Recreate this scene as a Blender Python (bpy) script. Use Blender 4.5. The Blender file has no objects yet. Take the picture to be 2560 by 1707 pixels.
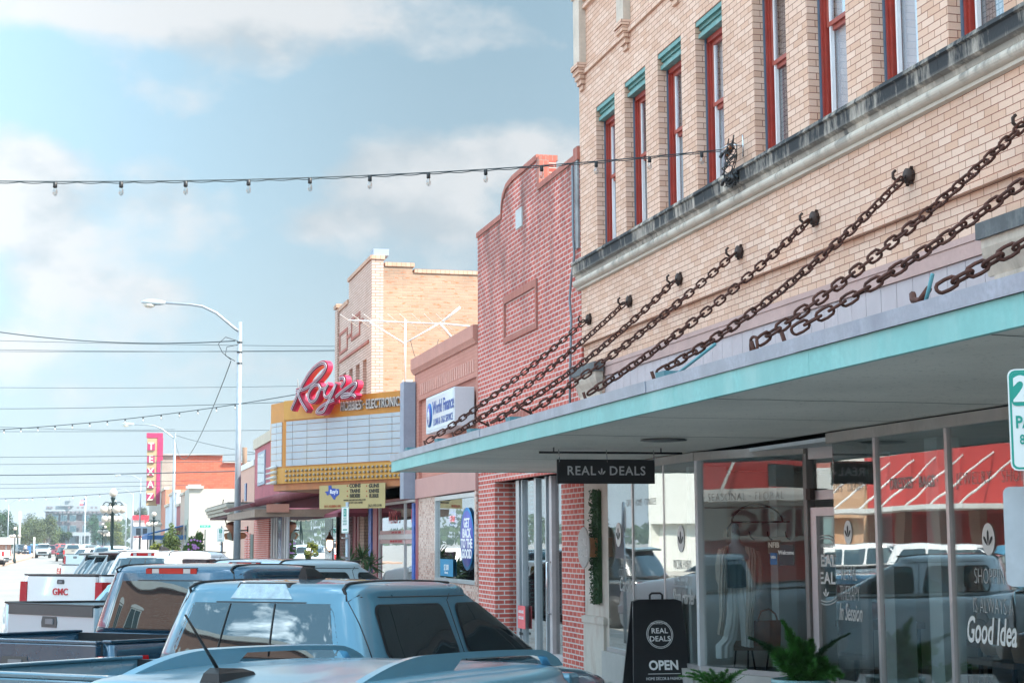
import bpy, bmesh, math, random
from mathutils import Vector, Matrix
import numpy as np
random.seed(7)
S = bpy.context.scene
R_ = math.radians
# ---------------------------------------------------------------- camera
FPX, IW, IH = 4150.0, 2560.0, 1707.0
YAW, PITCH, ROLL = R_(14.205541615), R_(6.804131013), -0.006
CAMF = Vector((math.sin(YAW)*math.cos(PITCH), math.cos(YAW)*math.cos(PITCH), math.sin(PITCH)))
_r0 = Vector((math.cos(YAW), -math.sin(YAW), 0)); _u0 = _r0.cross(CAMF)
CAMR = _r0*math.cos(ROLL)+_u0*math.sin(ROLL); CAMU = -_r0*math.sin(ROLL)+_u0*math.cos(ROLL)
CAM = Vector((0, 0, 2.1))
cd = bpy.data.cameras.new('camera'); cam = bpy.data.objects.new('camera', cd)
S.collection.objects.link(cam); S.camera = cam
cam.matrix_world = Matrix(((CAMR.x, CAMU.x, -CAMF.x, CAM.x), (CAMR.y, CAMU.y, -CAMF.y, CAM.y), (CAMR.z, CAMU.z, -CAMF.z, CAM.z), (0, 0, 0, 1)))
cd.sensor_width = 36; cd.lens = 36*FPX/IW; cd.clip_end = 6000; cd.clip_start = .1
def ray(px, py): return CAMF + CAMR*((px-IW/2)/FPX) - CAMU*((py-IH/2)/FPX)
def PX(px, py, X): d = ray(px, py); return CAM + d*((X-CAM.x)/d.x)
def PY(px, py, Y): d = ray(px, py); return CAM + d*((Y-CAM.y)/d.y)
def PZ(px, py, Z): d = ray(px, py); return CAM + d*((Z-CAM.z)/d.z)
def PD(px, py, D): return CAM + ray(px, py)*D
def YX(px, py=1300, X=6.8): return PX(px, py, X).y
# ---------------------------------------------------------------- light
SUN_EL, SUN_AZ = R_(44), R_(128)      # azimuth measured from +Y (street) clockwise towards +X
sd = Vector((math.sin(SUN_AZ)*math.cos(SUN_EL), math.cos(SUN_AZ)*math.cos(SUN_EL), math.sin(SUN_EL)))
sl = bpy.data.lights.new('sun', 'SUN'); sl.energy = 2.35; sl.angle = R_(.5); sl.color = (1, .93, .84)
so = bpy.data.objects.new('sun', sl); S.collection.objects.link(so)
so.rotation_euler = (-sd).to_track_quat('-Z', 'Y').to_euler(); so.location = (0, 0, 60)
S.view_settings.view_transform = 'Standard'; S.view_settings.look = 'None'
S.view_settings.exposure = 2.35; S.view_settings.gamma = 1
W = bpy.data.worlds.new('World'); S.world = W; W.use_nodes = True
nt = W.node_tree; nt.nodes.clear()
def N(t, **k):
    n = nt.nodes.new(t)
    for a, b in k.items(): setattr(n, a, b)
    return n
def MATH(op, a, b=None, c=None, clamp=False):
    n = N('ShaderNodeMath', operation=op); n.use_clamp = clamp
    for i, v in enumerate((a, b, c)):
        if v is None: continue
        if isinstance(v, (int, float)): n.inputs[i].default_value = v
        else: nt.links.new(v, n.inputs[i])
    return n.outputs[0]
def world():
    L = nt.links.new
    out = N('ShaderNodeOutputWorld'); bg = N('ShaderNodeBackground'); L(bg.outputs[0], out.inputs[0])
    sky = N('ShaderNodeTexSky', sky_type='NISHITA'); sky.sun_disc = False
    sky.sun_elevation = SUN_EL; sky.sun_rotation = SUN_AZ
    sky.air_density = 1.0; sky.dust_density = 1.6; sky.ozone_density = 1.0; sky.altitude = 20
    tc = N('ShaderNodeTexCoord'); sep = N('ShaderNodeSeparateXYZ'); L(tc.outputs['Generated'], sep.inputs[0])
    az = MATH('ARCTAN2', sep.outputs[0], sep.outputs[1]); el = MATH('ARCSINE', sep.outputs[2])
    # elsewhere in the sky: broken cloud, brightened as fill, away from the measured part
    far = MATH('SUBTRACT', 1.0, MATH('EXPONENT', MATH('MULTIPLY', MATH('MULTIPLY', MATH('SUBTRACT', az, .25), MATH('SUBTRACT', az, .25)), -4.5)))
    # warp
    n1 = N('ShaderNodeTexNoise'); n1.inputs['Scale'].default_value = 11; n1.inputs['Detail'].default_value = 12; n1.inputs['Roughness'].default_value = .58
    mp = N('ShaderNodeMapping'); mp.inputs['Scale'].default_value = (1, 1, 1.5); L(tc.outputs['Generated'], mp.inputs[0]); L(mp.outputs[0], n1.inputs['Vector'])
    n2 = N('ShaderNodeTexNoise'); n2.inputs['Scale'].default_value = 3.2; n2.inputs['Detail'].default_value = 4
    L(mp.outputs[0], n2.inputs['Vector'])
    blobs = []
    # pixel centre, pixel radii, weight
    for px, py, rx, ry, w in CLOUDS:
        d = ray(px, py).normalized(); a = math.atan2(d.x, d.y); e = math.asin(d.z)
        blobs.append((a, e, rx/FPX, ry/FPX, w))
    acc = None
    for a, e, ra, re, w in blobs:
        x = MATH('DIVIDE', MATH('SUBTRACT', az, a), ra); y = MATH('DIVIDE', MATH('SUBTRACT', el, e), re)
        r2 = MATH('ADD', MATH('MULTIPLY', x, x), MATH('MULTIPLY', y, y))
        g = MATH('MULTIPLY', MATH('EXPONENT', MATH('MULTIPLY', r2, -1.0)), w)
        acc = g if acc is None else MATH('ADD', acc, g)
    gen = MATH('MULTIPLY', MATH('MULTIPLY', MATH('SUBTRACT', n2.outputs[0], .38), 3.4), far)
    acc = MATH('ADD', acc, gen)
    dn = MATH('ADD', MATH('SUBTRACT', acc, .5), MATH('MULTIPLY', MATH('SUBTRACT', n1.outputs[0], .5), 3.4))
    al = MATH('SMOOTH_MIN', MATH('MAXIMUM', MATH('MULTIPLY', dn, 1.35), 0.0), 1.0, .25)
    al = MATH('MULTIPLY', al, .97, clamp=True)
    # low haze towards the horizon
    hz = MATH('EXPONENT', MATH('MULTIPLY', MATH('MAXIMUM', el, 0.0), -5.2))
    cr = N('ShaderNodeMix', data_type='RGBA'); L(al, cr.inputs[0])
    sc = N('ShaderNodeVectorMath', operation='MULTIPLY'); L(sky.outputs[0], sc.inputs[0]); sc.inputs[1].default_value = SKYTINT
    ev = N('ShaderNodeMix', data_type='RGBA'); ev.inputs[0].default_value = .6; L(sc.outputs[0], ev.inputs[6]); ev.inputs[7].default_value = (1.32, 2.12, 2.62, 1)
    s2 = N('ShaderNodeVectorMath', operation='SCALE'); L(ev.outputs[2], s2.inputs[0]); L(MATH('MULTIPLY_ADD', far, SKYFILL, 1.0), s2.inputs['Scale']); sc = s2  # blue sky outside the view is raised to fill the shaded facade
    hm = N('ShaderNodeMix', data_type='RGBA'); L(MATH('MULTIPLY', hz, HAZEMIX, clamp=True), hm.inputs[0]); L(sc.outputs[0], hm.inputs[6]); hm.inputs[7].default_value = HAZECOL
    L(hm.outputs[2], cr.inputs[6])
    # cloud body: lit tops, greyer undersides
    n3 = N('ShaderNodeTexNoise'); n3.inputs['Scale'].default_value = 11; n3.inputs['Detail'].default_value = 10; n3.inputs['Roughness'].default_value = .55
    mo = N('ShaderNodeMapping'); mo.inputs['Location'].default_value = (.012, -.008, -.035); L(mp.outputs[0], mo.inputs[0]); L(mo.outputs[0], n3.inputs['Vector'])
    # relief: thicker towards the sun side reads brighter
    rel = MATH('MULTIPLY', MATH('SUBTRACT', n1.outputs[0], n3.outputs[0]), 5.0)
    sh = MATH('ADD', MATH('ADD', MATH('MULTIPLY', n2.outputs[0], .8), .32), rel, clamp=True)
    cc = N('ShaderNodeMix', data_type='RGBA'); L(sh, cc.inputs[0]); cc.inputs[6].default_value = CLOUD_LO; cc.inputs[7].default_value = CLOUD_HI
    # unseen cloud across the street gets an added boost to light the facade
    aw = MATH('SUBTRACT', az, -1.65); sb = MATH('MULTIPLY', MATH('EXPONENT', MATH('MULTIPLY', MATH('MULTIPLY', aw, aw), -1.1)), MATH('MULTIPLY', far, FILLCLOUD))
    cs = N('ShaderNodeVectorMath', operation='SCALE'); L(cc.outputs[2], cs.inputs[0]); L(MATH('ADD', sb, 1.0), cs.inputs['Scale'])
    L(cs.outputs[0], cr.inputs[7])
    L(cr.outputs[2], bg.inputs[0]); bg.inputs[1].default_value = .05
HAZE = True
CLOUDS = [(640, 20, 300, 110, 1.15), (880, 70, 270, 110, 1.0), (700, 150, 170, 55, .6), (480, 60, 200, 70, .5), (130, 30, 240, 45, .75), (1290, 60, 150, 70, .62), (1180, 140, 120, 50, .35),
          (80, 430, 170, 90, 1.05), (70, 560, 190, 100, 1.0), (180, 700, 240, 90, 1.0), (420, 740, 150, 60, .75), (400, 480, 130, 90, .95), (520, 590, 140, 90, .8), (60, 860, 260, 80, .6), (330, 860, 260, 70, .45),
          (900, 420, 200, 95, 1.1), (1150, 440, 260, 120, 1.05), (1380, 380, 160, 90, 1.1), (780, 570, 100, 60, .9), (1050, 560, 260, 60, .7), (1230, 600, 160, 50, .5),
          (420, 960, 300, 70, .5), (150, 1000, 300, 60, .5), (700, 900, 240, 70, .45), (650, 760, 110, 50, .25), (1100, 720, 240, 60, .35)]
FILLCLOUD = 13; SKYFILL = 3.2  # added gains on out-of-view cloud and sky, as fill for the shaded facade
SKYTINT = (.385, .49, .455); HAZEMIX = .95; HAZECOL = (2.7, 3.0, 3.2, 1)
CLOUD_LO = (2.15, 2.45, 2.65, 1); CLOUD_HI = (3.0, 3.12, 3.2, 1)
world()
# ---------------------------------------------------------------- materials
MATS = {}
class NT:
    def __init__(s, name):
        s.m = bpy.data.materials.new(name); s.m.use_nodes = True; s.t = s.m.node_tree; s.t.nodes.clear()
        s.out = s.n('ShaderNodeOutputMaterial'); s.b = s.n('ShaderNodeBsdfPrincipled'); s.l(s.b.outputs[0], s.out.inputs[0])
    def n(s, t, **k):
        x = s.t.nodes.new(t)
        for a, b in k.items(): setattr(x, a, b)
        return x
    def l(s, a, b): s.t.links.new(a, b)
    def mix(s, f, a, b, mode='MIX'):
        x = s.n('ShaderNodeMix', data_type='RGBA', blend_type=mode)
        for i, v in ((0, f), (6, a), (7, b)):
            if isinstance(v, (int, float)): x.inputs[i].default_value = v
            elif isinstance(v, tuple): x.inputs[i].default_value = v if len(v) == 4 else (*v, 1)
            else: s.l(v, x.inputs[i])
        return x.outputs[2]
    def math(s, op, a, b=None, clamp=False):
        x = s.n('ShaderNodeMath', operation=op); x.use_clamp = clamp
        for i, v in enumerate((a, b)):
            if v is None: continue
            if isinstance(v, (int, float)): x.inputs[i].default_value = v
            else: s.l(v, x.inputs[i])
        return x.outputs[0]
    def noise(s, scale=5, detail=4, rough=.55, vec=None, stretch=None):
        x = s.n('ShaderNodeTexNoise'); x.inputs['Scale'].default_value = scale; x.inputs['Detail'].default_value = detail; x.inputs['Roughness'].default_value = rough
        v = vec if vec is not None else s.pos()
        if stretch:
            mp = s.n('ShaderNodeMapping'); mp.inputs['Scale'].default_value = stretch; s.l(v, mp.inputs[0]); v = mp.outputs[0]
        s.l(v, x.inputs['Vector']); return x.outputs[0]
    def pos(s):
        if not hasattr(s, '_p'): s._p = s.n('ShaderNodeTexCoord').outputs['Object'] if getattr(s, 'obj', False) else s.n('ShaderNodeNewGeometry').outputs['Position']
        return s._p
    def ramp(s, f, a, b):
        return s.math('MULTIPLY', s.math('SUBTRACT', f, a), 1/(b-a), clamp=True)
    def bump(s, h, st=.3, d=.01):
        x = s.n('ShaderNodeBump'); x.inputs['Strength'].default_value = st; x.inputs['Distance'].default_value = d
        s.l(h, x.inputs['Height']); s.l(x.outputs[0], s.b.inputs['Normal'])
    def set(s, **k):
        for a, v in k.items():
            i = s.b.inputs[a.replace('_', ' ')]
            if hasattr(v, 'node'): s.l(v, i)
            else: i.default_value = (*v, 1) if isinstance(v, tuple) and len(v) == 3 and i.type == 'RGBA' else v
def mat(name, col=(.5, .5, .5), rough=.6, metal=0, var=.12, vs=3, bump=0, bs=40, dirt=0, dcol=(.08, .07, .06), ds=1.2, stretch=None, coat=0, spec=.5, obj=False, emit=None, es=1):
    if name in MATS: return MATS[name]
    s = NT(name); s.obj = obj
    c = col
    if var: 
        c2 = tuple(min(1, x*(1+var)) for x in col); c1 = tuple(x*(1-var) for x in col)
        c = s.mix(s.ramp(s.noise(vs, 5), .3, .7), c1, c2)
        f = s.noise(vs*9, 3); c = s.mix(s.ramp(f, .35, .75), c, tuple(x*(1-var*.5) for x in col))
    if dirt: c = s.mix(s.math('MULTIPLY', s.ramp(s.noise(ds, 7, .65, stretch=stretch or (1, 1, .35)), .5, .72), dirt), c, dcol)
    s.set(Base_Color=c, Roughness=rough, Metallic=metal)
    s.b.inputs['Specular IOR Level'].default_value = spec
    if coat: s.b.inputs['Coat Weight'].default_value = coat; s.b.inputs['Coat Roughness'].default_value = .04
    if bump: s.bump(s.noise(bs, 4), bump, .01)
    if emit: s.set(Emission_Color=emit); s.b.inputs['Emission Strength'].default_value = es
    MATS[name] = s.m; return s.m
def wallcoord(s):
    g = s.n('ShaderNodeNewGeometry'); sn = s.n('ShaderNodeSeparateXYZ'); s.l(g.outputs['True Normal'], sn.inputs[0])
    sp = s.n('ShaderNodeSeparateXYZ'); s.l(g.outputs['Position'], sp.inputs[0])
    fx = s.math('GREATER_THAN', s.math('ABSOLUTE', sn.outputs[0]), .6)
    u = s.math('ADD', s.math('MULTIPLY', sp.outputs[1], fx), s.math('MULTIPLY', sp.outputs[0], s.math('SUBTRACT', 1, fx)))
    fz = s.math('GREATER_THAN', s.math('ABSOLUTE', sn.outputs[2]), .6)
    v = s.math('ADD', s.math('MULTIPLY', sp.outputs[2], s.math('SUBTRACT', 1, fz)), s.math('MULTIPLY', sp.outputs[0], fz))
    c = s.n('ShaderNodeCombineXYZ'); s.l(u, c.inputs[0]); s.l(v, c.inputs[1]); return c.outputs[0]
def brick(name, c1, c2, mortar, bw=.21, bh=.0677, ms=.006, var=.25, stain=0, scol=(.1, .085, .075), bumpst=.5, spots=0, spotc=(.6, .25, .12), zstain=None, bias=0):
    if name in MATS: return MATS[name]
    s = NT(name); v = wallcoord(s)
    w = s.n('ShaderNodeVectorMath', operation='ADD'); nz = s.n('ShaderNodeTexNoise'); nz.inputs['Scale'].default_value = 3; s.l(v, nz.inputs['Vector'])
    sc = s.n('ShaderNodeVectorMath', operation='SCALE'); s.l(nz.outputs['Color'], sc.inputs[0]); sc.inputs['Scale'].default_value = .008; s.l(v, w.inputs[0]); s.l(sc.outputs[0], w.inputs[1])
    b = s.n('ShaderNodeTexBrick'); s.l(w.outputs[0], b.inputs['Vector'])
    b.inputs['Scale'].default_value = 1; b.inputs['Brick Width'].default_value = bw; b.inputs['Row Height'].default_value = bh
    b.inputs['Mortar Size'].default_value = ms; b.inputs['Mortar Smooth'].default_value = .3; b.inputs['Bias'].default_value = bias
    b.inputs['Color1'].default_value = (*c1, 1); b.inputs['Color2'].default_value = (*c2, 1); b.inputs['Mortar'].default_value = (*mortar, 1)
    c = b.outputs[0]
    c = s.mix(s.math('MULTIPLY', s.ramp(s.noise(1.1, 5, .6), .35, .75), var), c, s.mix(1.0, c, (.55, .5, .48), 'MULTIPLY'))
    c = s.mix(s.math('MULTIPLY', s.ramp(s.noise(60, 3), .45, .75), var*.8), c, s.mix(1.0, c, (.72, .68, .66), 'MULTIPLY'))
    if spots: 
        vo = s.n('ShaderNodeTexNoise'); vo.inputs['Scale'].default_value = 1; mp = s.n('ShaderNodeMapping'); mp.inputs['Scale'].default_value = (4.5, 15, 1); s.l(v, mp.inputs[0]); s.l(mp.outputs[0], vo.inputs['Vector'])
        m = s.math('MULTIPLY', s.ramp(vo.outputs[0], .6, .64), s.math('SUBTRACT', 1, b.outputs['Fac'])); c = s.mix(s.math('MULTIPLY', m, spots), c, spotc)
    if stain: c = s.mix(s.math('MULTIPLY', s.ramp(s.noise(.9, 8, .7, stretch=(1, 1, .45)), .5, .7), stain), c, scol)
    if zstain:
        sp = s.n('ShaderNodeSeparateXYZ'); s.l(s.pos(), sp.inputs[0])
        z0, z1, st = zstain; f = s.ramp(sp.outputs[2], z0, z1)
        f = s.math('MULTIPLY', s.math('MULTIPLY', f, s.ramp(s.noise(1.6, 8, .7, stretch=(1, 1, .4)), .38, .62)), st); c = s.mix(f, c, scol)
    s.set(Base_Color=c, Roughness=.85); s.b.inputs['Specular IOR Level'].default_value = .25
    h = s.math('SUBTRACT', s.math('MULTIPLY', s.noise(90, 3), .25), b.outputs['Fac'])
    s.bump(h, bumpst, .008); MATS[name] = s.m; return s.m
def glass(name, tint=(.86, .9, .9), k=1.9, add=.03, rough=0.0):
    if name in MATS: return MATS[name]
    s = NT(name); s.t.nodes.remove(s.b)
    tr = s.n('ShaderNodeBsdfTransparent'); tr.inputs[0].default_value = (*tint, 1); gl = s.n('ShaderNodeBsdfGlossy'); gl.inputs['Roughness'].default_value = rough
    fr = s.n('ShaderNodeFresnel'); ge = s.n('ShaderNodeNewGeometry')
    s.l(s.math('SUBTRACT', 1.5, s.math('MULTIPLY', ge.outputs['Backfacing'], 1.5-1/1.5)), fr.inputs[0])
    nb = s.n('ShaderNodeBump'); nb.inputs['Strength'].default_value = .02; nb.inputs['Distance'].default_value = .05
    s.l(s.noise(1.3, 1), nb.inputs['Height']); s.l(nb.outputs[0], gl.inputs['Normal'])
    m = s.n('ShaderNodeMixShader'); s.l(s.math('ADD', s.math('MULTIPLY', fr.outputs[0], k), add, clamp=True), m.inputs[0])
    s.l(tr.outputs[0], m.inputs[1]); s.l(gl.outputs[0], m.inputs[2]); s.l(m.outputs[0], s.out.inputs[0])
    MATS[name] = s.m; return s.m
# ---------------------------------------------------------------- mesh helpers
ORG = {}
class MB:
    def __init__(s): s.v = []; s.f = []; s.sm = []
    def add(s, vs, fs, smooth=False):
        o = len(s.v); s.v += [tuple(v) for v in vs]; s.f += [tuple(i+o for i in f) for f in fs]; s.sm += [smooth]*len(fs); return s
    def box(s, x0, x1, y0, y1, z0, z1, bev=0, m=None):
        x0, x1 = sorted((x0, x1)); y0, y1 = sorted((y0, y1)); z0, z1 = sorted((z0, z1))
        if not bev:
            v = [(x, y, z) for x in (x0, x1) for y in (y0, y1) for z in (z0, z1)]
            f = [(0, 1, 3, 2), (4, 6, 7, 5), (0, 4, 5, 1), (2, 3, 7, 6), (0, 2, 6, 4), (1, 5, 7, 3)]
        else:
            bm = bmesh.new(); bmesh.ops.create_cube(bm, size=1)
            for q in bm.verts: q.co = Vector(((x0+x1)/2+q.co.x*(x1-x0), (y0+y1)/2+q.co.y*(y1-y0), (z0+z1)/2+q.co.z*(z1-z0)))
            bmesh.ops.bevel(bm, geom=bm.edges[:], offset=bev, segments=2, profile=.5, affect='EDGES')
            bm.verts.index_update(); v = [tuple(q.co) for q in bm.verts]; f = [tuple(q.index for q in g.verts) for g in bm.faces]; bm.free()
        if m is not None: v = [tuple(m @ Vector(q)) for q in v]
        return s.add(v, f)
    def prism(s, poly, off, cap=True):
        """poly: 3D points; extruded by vector off"""
        n = len(poly); off = Vector(off); P = [Vector(p) for p in poly]
        v = P+[p+off for p in P]; f = [(i, (i+1) % n, n+(i+1) % n, n+i) for i in range(n)]
        if cap: f += [tuple(range(n-1, -1, -1)), tuple(range(n, 2*n))]
        return s.add(v, f)
    def tube(s, pts, r, seg=6, cap=True, smooth=True, r1=None, closed=False):
        pts = [Vector(p) for p in pts]; n = len(pts); vs = []
        up = Vector((0, 0, 1)); prev = None
        for i, p in enumerate(pts):
            if closed: t = pts[(i+1) % n]-pts[i-1]
            else: t = pts[min(i+1, n-1)]-pts[max(i-1, 0)]
            t.normalize()
            if prev is None:
                a = t.cross(up) if abs(t.z) < .95 else t.cross(Vector((1, 0, 0)))
            else: a = prev - t*prev.dot(t)
            a.normalize(); prev = a; b = t.cross(a)
            rr = r if r1 is None else r+(r1-r)*i/(n-1)
            if callable(r): rr = r(i/(n-1))
            for k in range(seg):
                g = 2*math.pi*k/seg; vs.append(p+a*math.cos(g)*rr+b*math.sin(g)*rr)
        f = []
        for i in range(n if closed else n-1):
            j = (i+1) % n
            for k in range(seg): f.append((i*seg+k, i*seg+(k+1) % seg, j*seg+(k+1) % seg, j*seg+k))
        if cap and not closed: f += [tuple(range(seg-1, -1, -1)), tuple(range((n-1)*seg, n*seg))]
        return s.add(vs, f, smooth)
    def lathe(s, prof, c=(0, 0, 0), seg=16, axis='Z', smooth=True):
        vs = []; c = Vector(c)
        for r, h in prof:
            for k in range(seg):
                g = 2*math.pi*k/seg; a, b = r*math.cos(g), r*math.sin(g)
                vs.append(c+(Vector((a, b, h)) if axis == 'Z' else Vector((h, a, b)) if axis == 'X' else Vector((b, h, a))))
        f = [(i*seg+k, i*seg+(k+1) % seg, (i+1)*seg+(k+1) % seg, (i+1)*seg+k) for i in range(len(prof)-1) for k in range(seg)]
        f += [tuple(range(seg-1, -1, -1)), tuple(range((len(prof)-1)*seg, len(prof)*seg))]
        return s.add(vs, f, smooth)
    def sphere(s, c, r, seg=12, rings=8, sc=(1, 1, 1)):
        c = Vector(c); vs = [c+Vector((0, 0, -r*sc[2]))]; f = []
        for i in range(1, rings):
            p = -math.pi/2+math.pi*i/rings
            for k in range(seg):
                g = 2*math.pi*k/seg; vs.append(c+Vector((r*sc[0]*math.cos(p)*math.cos(g), r*sc[1]*math.cos(p)*math.sin(g), r*sc[2]*math.sin(p))))
        vs.append(c+Vector((0, 0, r*sc[2]))); m = len(vs)-1
        for k in range(seg):
            k2 = (k+1) % seg; f.append((0, 1+k2, 1+k)); f.append((m, 1+(rings-2)*seg+k, 1+(rings-2)*seg+k2))
            for i in range(rings-2): f.append((1+i*seg+k, 1+i*seg+k2, 1+(i+1)*seg+k2, 1+(i+1)*seg+k))
        return s.add(vs, f, True)
    def loft(s, rings, closed=True, cap0=True, cap1=True, smooth=True):
        n = len(rings[0]); vs = [p for r in rings for p in r]; f = []
        for i in range(len(rings)-1):
            for k in range(n if closed else n-1): f.append((i*n+k, i*n+(k+1) % n, (i+1)*n+(k+1) % n, (i+1)*n+k))
        if cap0: f.append(tuple(range(n-1, -1, -1)))
        if cap1: f.append(tuple(range((len(rings)-1)*n, len(rings)*n)))
        return s.add(vs, f, smooth)
    def grid(s, pts, smooth=True):
        n = len(pts[0]); vs = [p for r in pts for p in r]
        f = [(i*n+k, i*n+k+1, (i+1)*n+k+1, (i+1)*n+k) for i in range(len(pts)-1) for k in range(n-1)]
        return s.add(vs, f, smooth)
    def build(s, name, m, parent=None, fix=True, auto=None):
        me = bpy.data.meshes.new(name); o_ = ORG.get(parent.name, Vector()) if parent is not None else Vector()
        vs = [(v[0]-o_.x, v[1]-o_.y, v[2]-o_.z) for v in s.v]
        me.from_pydata(vs, [], s.f); 
        if len(s.sm): me.polygons.foreach_set('use_smooth', s.sm)
        if fix:
            bm = bmesh.new(); bm.from_mesh(me); bmesh.ops.recalc_face_normals(bm, faces=bm.faces[:]); bm.to_mesh(me); bm.free()
        me.materials.append(m); me.update()
        o = bpy.data.objects.new(name, me); S.collection.objects.link(o)
        if parent is not None: o.parent = parent; ORG[o.name] = o_
        return o
def thing(name, label, cat, loc=(0, 0, 0), group=None, local=False):
    o = bpy.data.objects.new(name, None); S.collection.objects.link(o); o.empty_display_size = .2
    o.location = loc; ORG[o.name] = Vector() if local else Vector(loc)
    return tag(o, label, cat, group)
def tag(o, label, cat, group=None):
    o['label'] = label; o['category'] = cat
    if group: o['group'] = group
    return o
def struct(o, kind='structure'): o['kind'] = kind; return o
def copy_tree(o, parent=None):
    c = o.copy(); S.collection.objects.link(c); c.parent = parent
    for ch in [x for x in KIDS(o)]: copy_tree(ch, c)
    return c
def KIDS(o): return [x for x in bpy.data.objects if x.parent == o]
def textmesh(mb, txt, size, org, xd, yd, ext=.004, align='CENTER', bold=0, shear=0, spacing=1, sx=1, smooth=False):
    c = bpy.data.curves.new('lettering', 'FONT'); c.body = txt; c.size = size; c.align_x = align; c.align_y = 'CENTER'; c.extrude = ext; c.offset = bold; c.shear = shear; c.space_character = spacing
    c.resolution_u = 3
    o = bpy.data.objects.new('lettering', c); S.collection.objects.link(o); dg = bpy.context.evaluated_depsgraph_get()
    me = bpy.data.meshes.new_from_object(o.evaluated_get(dg)); xd = Vector(xd).normalized(); yd = Vector(yd).normalized(); zd = xd.cross(yd); org = Vector(org)
    mb.add([org+xd*v.co.x*sx+yd*v.co.y+zd*v.co.z for v in me.vertices], [tuple(p.vertices) for p in me.polygons])
    bpy.data.objects.remove(o); bpy.data.curves.remove(c); bpy.data.meshes.remove(me); return mb
# ================================================================= ground
FX = 6.8            # facade line of the right-hand row
asph = NT('asphalt'); 
_c = asph.mix(asph.ramp(asph.noise(.25, 6), .3, .7), (.21, .205, .195), (.27, .26, .245))
_c = asph.mix(asph.math('MULTIPLY', asph.ramp(asph.noise(30, 4), .4, .7), .35), _c, (.19, .185, .18))
_c = asph.mix(asph.math('MULTIPLY', asph.ramp(asph.noise(.8, 7, .7, stretch=(1, .15, 1)), .55, .7), .5), _c, (.2, .195, .19))
asph.set(Base_Color=_c, Roughness=.85); asph.bump(asph.noise(80, 3), .4, .01)
mb = MB(); mb.add([(-900, -60, 0), (900, -60, 0), (900, 2600, 0), (-900, 2600, 0)], [(0, 1, 2, 3)])
struct(mb.build('ground', asph.m))
walkm = NT('pavement'); _c = walkm.mix(walkm.ramp(walkm.noise(.7, 6), .3, .7), (.36, .34, .31), (.5, .47, .43))
_b = walkm.n('ShaderNodeTexBrick'); walkm.l(walkm.pos(), _b.inputs['Vector']); _b.offset = 0; _b.inputs['Scale'].default_value = 1; _b.inputs['Brick Width'].default_value = 1.5; _b.inputs['Row Height'].default_value = 1.5; _b.inputs['Mortar Size'].default_value = .012
_c = walkm.mix(_b.outputs['Fac'], _c, (.16, .15, .14)); walkm.set(Base_Color=_c, Roughness=.9)
for nm, x0, x1, y0, y1 in (('sidewalk', 3.95, 8.2, -20, 79), ('sidewalk', 3.95, 8.2, 112, 620), ('sidewalk', -20, -16.6, -20, 100)):
    mb = MB(); mb.box(x0, x1, y0, y1, .001, .25 if x0 == 3.95 and y0 < 0 else .15, .02); struct(mb.build(nm, walkm.m))
paverm = brick('pavers', (.42, .27, .2), (.5, .34, .26), (.3, .25, .2), .2, .1, .008)
mb = MB(); mb.box(-14, -7.6, 150, 520, .002, .14); struct(mb.build('sidewalk', paverm))
mk = mat('road_paint', (.62, .61, .58), .8, var=.15, dirt=.4)
mb = MB()
for i in range(9):          # stall lines of the angled parking
    y = 5+i*5.5; a = R_(42); d = Vector((math.sin(a), math.cos(a), 0)); n = Vector((d.y, -d.x, 0))*.05
    p = Vector((3.9, y, .005)); q = p-d*5.6; mb.add([p+n, p-n, q-n, q+n], [(0, 1, 2, 3)])
struct(mb.build('road_markings', mk))

# ================================================================= cream brick building (nearest)
BR = brick('cream_brick', (.68, .43, .31), (.80, .57, .45), (.24, .085, .06), .212, .0675, .0042, var=.28, bumpst=.35)
STONE = NT('stained_stone'); 
_z = STONE.n('ShaderNodeSeparateXYZ'); STONE.l(STONE.pos(), _z.inputs[0])
_f1 = STONE.ramp(STONE.noise(3.4, 8, .72, stretch=(1, 1, .22)), .35, .52); _f2 = STONE.ramp(_z.outputs[2], 5.78, 5.93); _f3 = STONE.ramp(_z.outputs[2], 5.70, 5.82)
_f = STONE.math('MULTIPLY', _f1, _f2); _g = STONE.math('MULTIPLY', STONE.ramp(STONE.noise(2, 8, .75, stretch=(1, 1, .3)), .50, .6), _f3)
_c = STONE.mix(STONE.ramp(STONE.noise(2, 5), .3, .7), (.50, .43, .36), (.62, .55, .47)); _c = STONE.mix(STONE.math('MAXIMUM', STONE.math('MULTIPLY', _f, 1.0), STONE.math('MULTIPLY', _g, .85)), _c, (.03, .032, .036))
STONE.set(Base_Color=_c, Roughness=.85); STONE.bump(STONE.noise(30, 4), .3, .01); STONE = STONE.m
LIME = mat('limestone', (.58, .49, .41), .85, var=.15, bump=.2, dirt=.55, dcol=(.12, .105, .09), ds=2.2)
RED = mat('red_window_paint', (.36, .045, .03), .38, var=.2, vs=8, dirt=.25, dcol=(.36, .12, .08), ds=6)
REDL = mat('faded_red_paint', (.38, .085, .06), .5, var=.2, vs=8)
TEAL = mat('teal_paint', (.11, .27, .255), .5, var=.18, vs=5, dirt=.35, dcol=(.45, .5, .45), ds=6)
bld = thing('brick_building', 'two storey cream brick building with tall red sash windows above a teal canopy', 'building', (FX, 15, 0))
WY = [21.94, 20.64, 19.30, 17.95, 16.20, 14.82, 13.44, 12.06, 10.3, 8.95, 7.6, 6.25]; WW = .86
ZS, ZT, ZTOP, YE = 6.09, 8.16, 10.55, 22.76
YN = -2.0
mb = MB(); X0, X1 = FX, FX+.33
mb.box(X0, X1, YN, YE, ZT, ZTOP-.35)                                  # above the windows
ys = [YE]+[a for w in WY for a in (w, w-WW)]+[YN]
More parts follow.
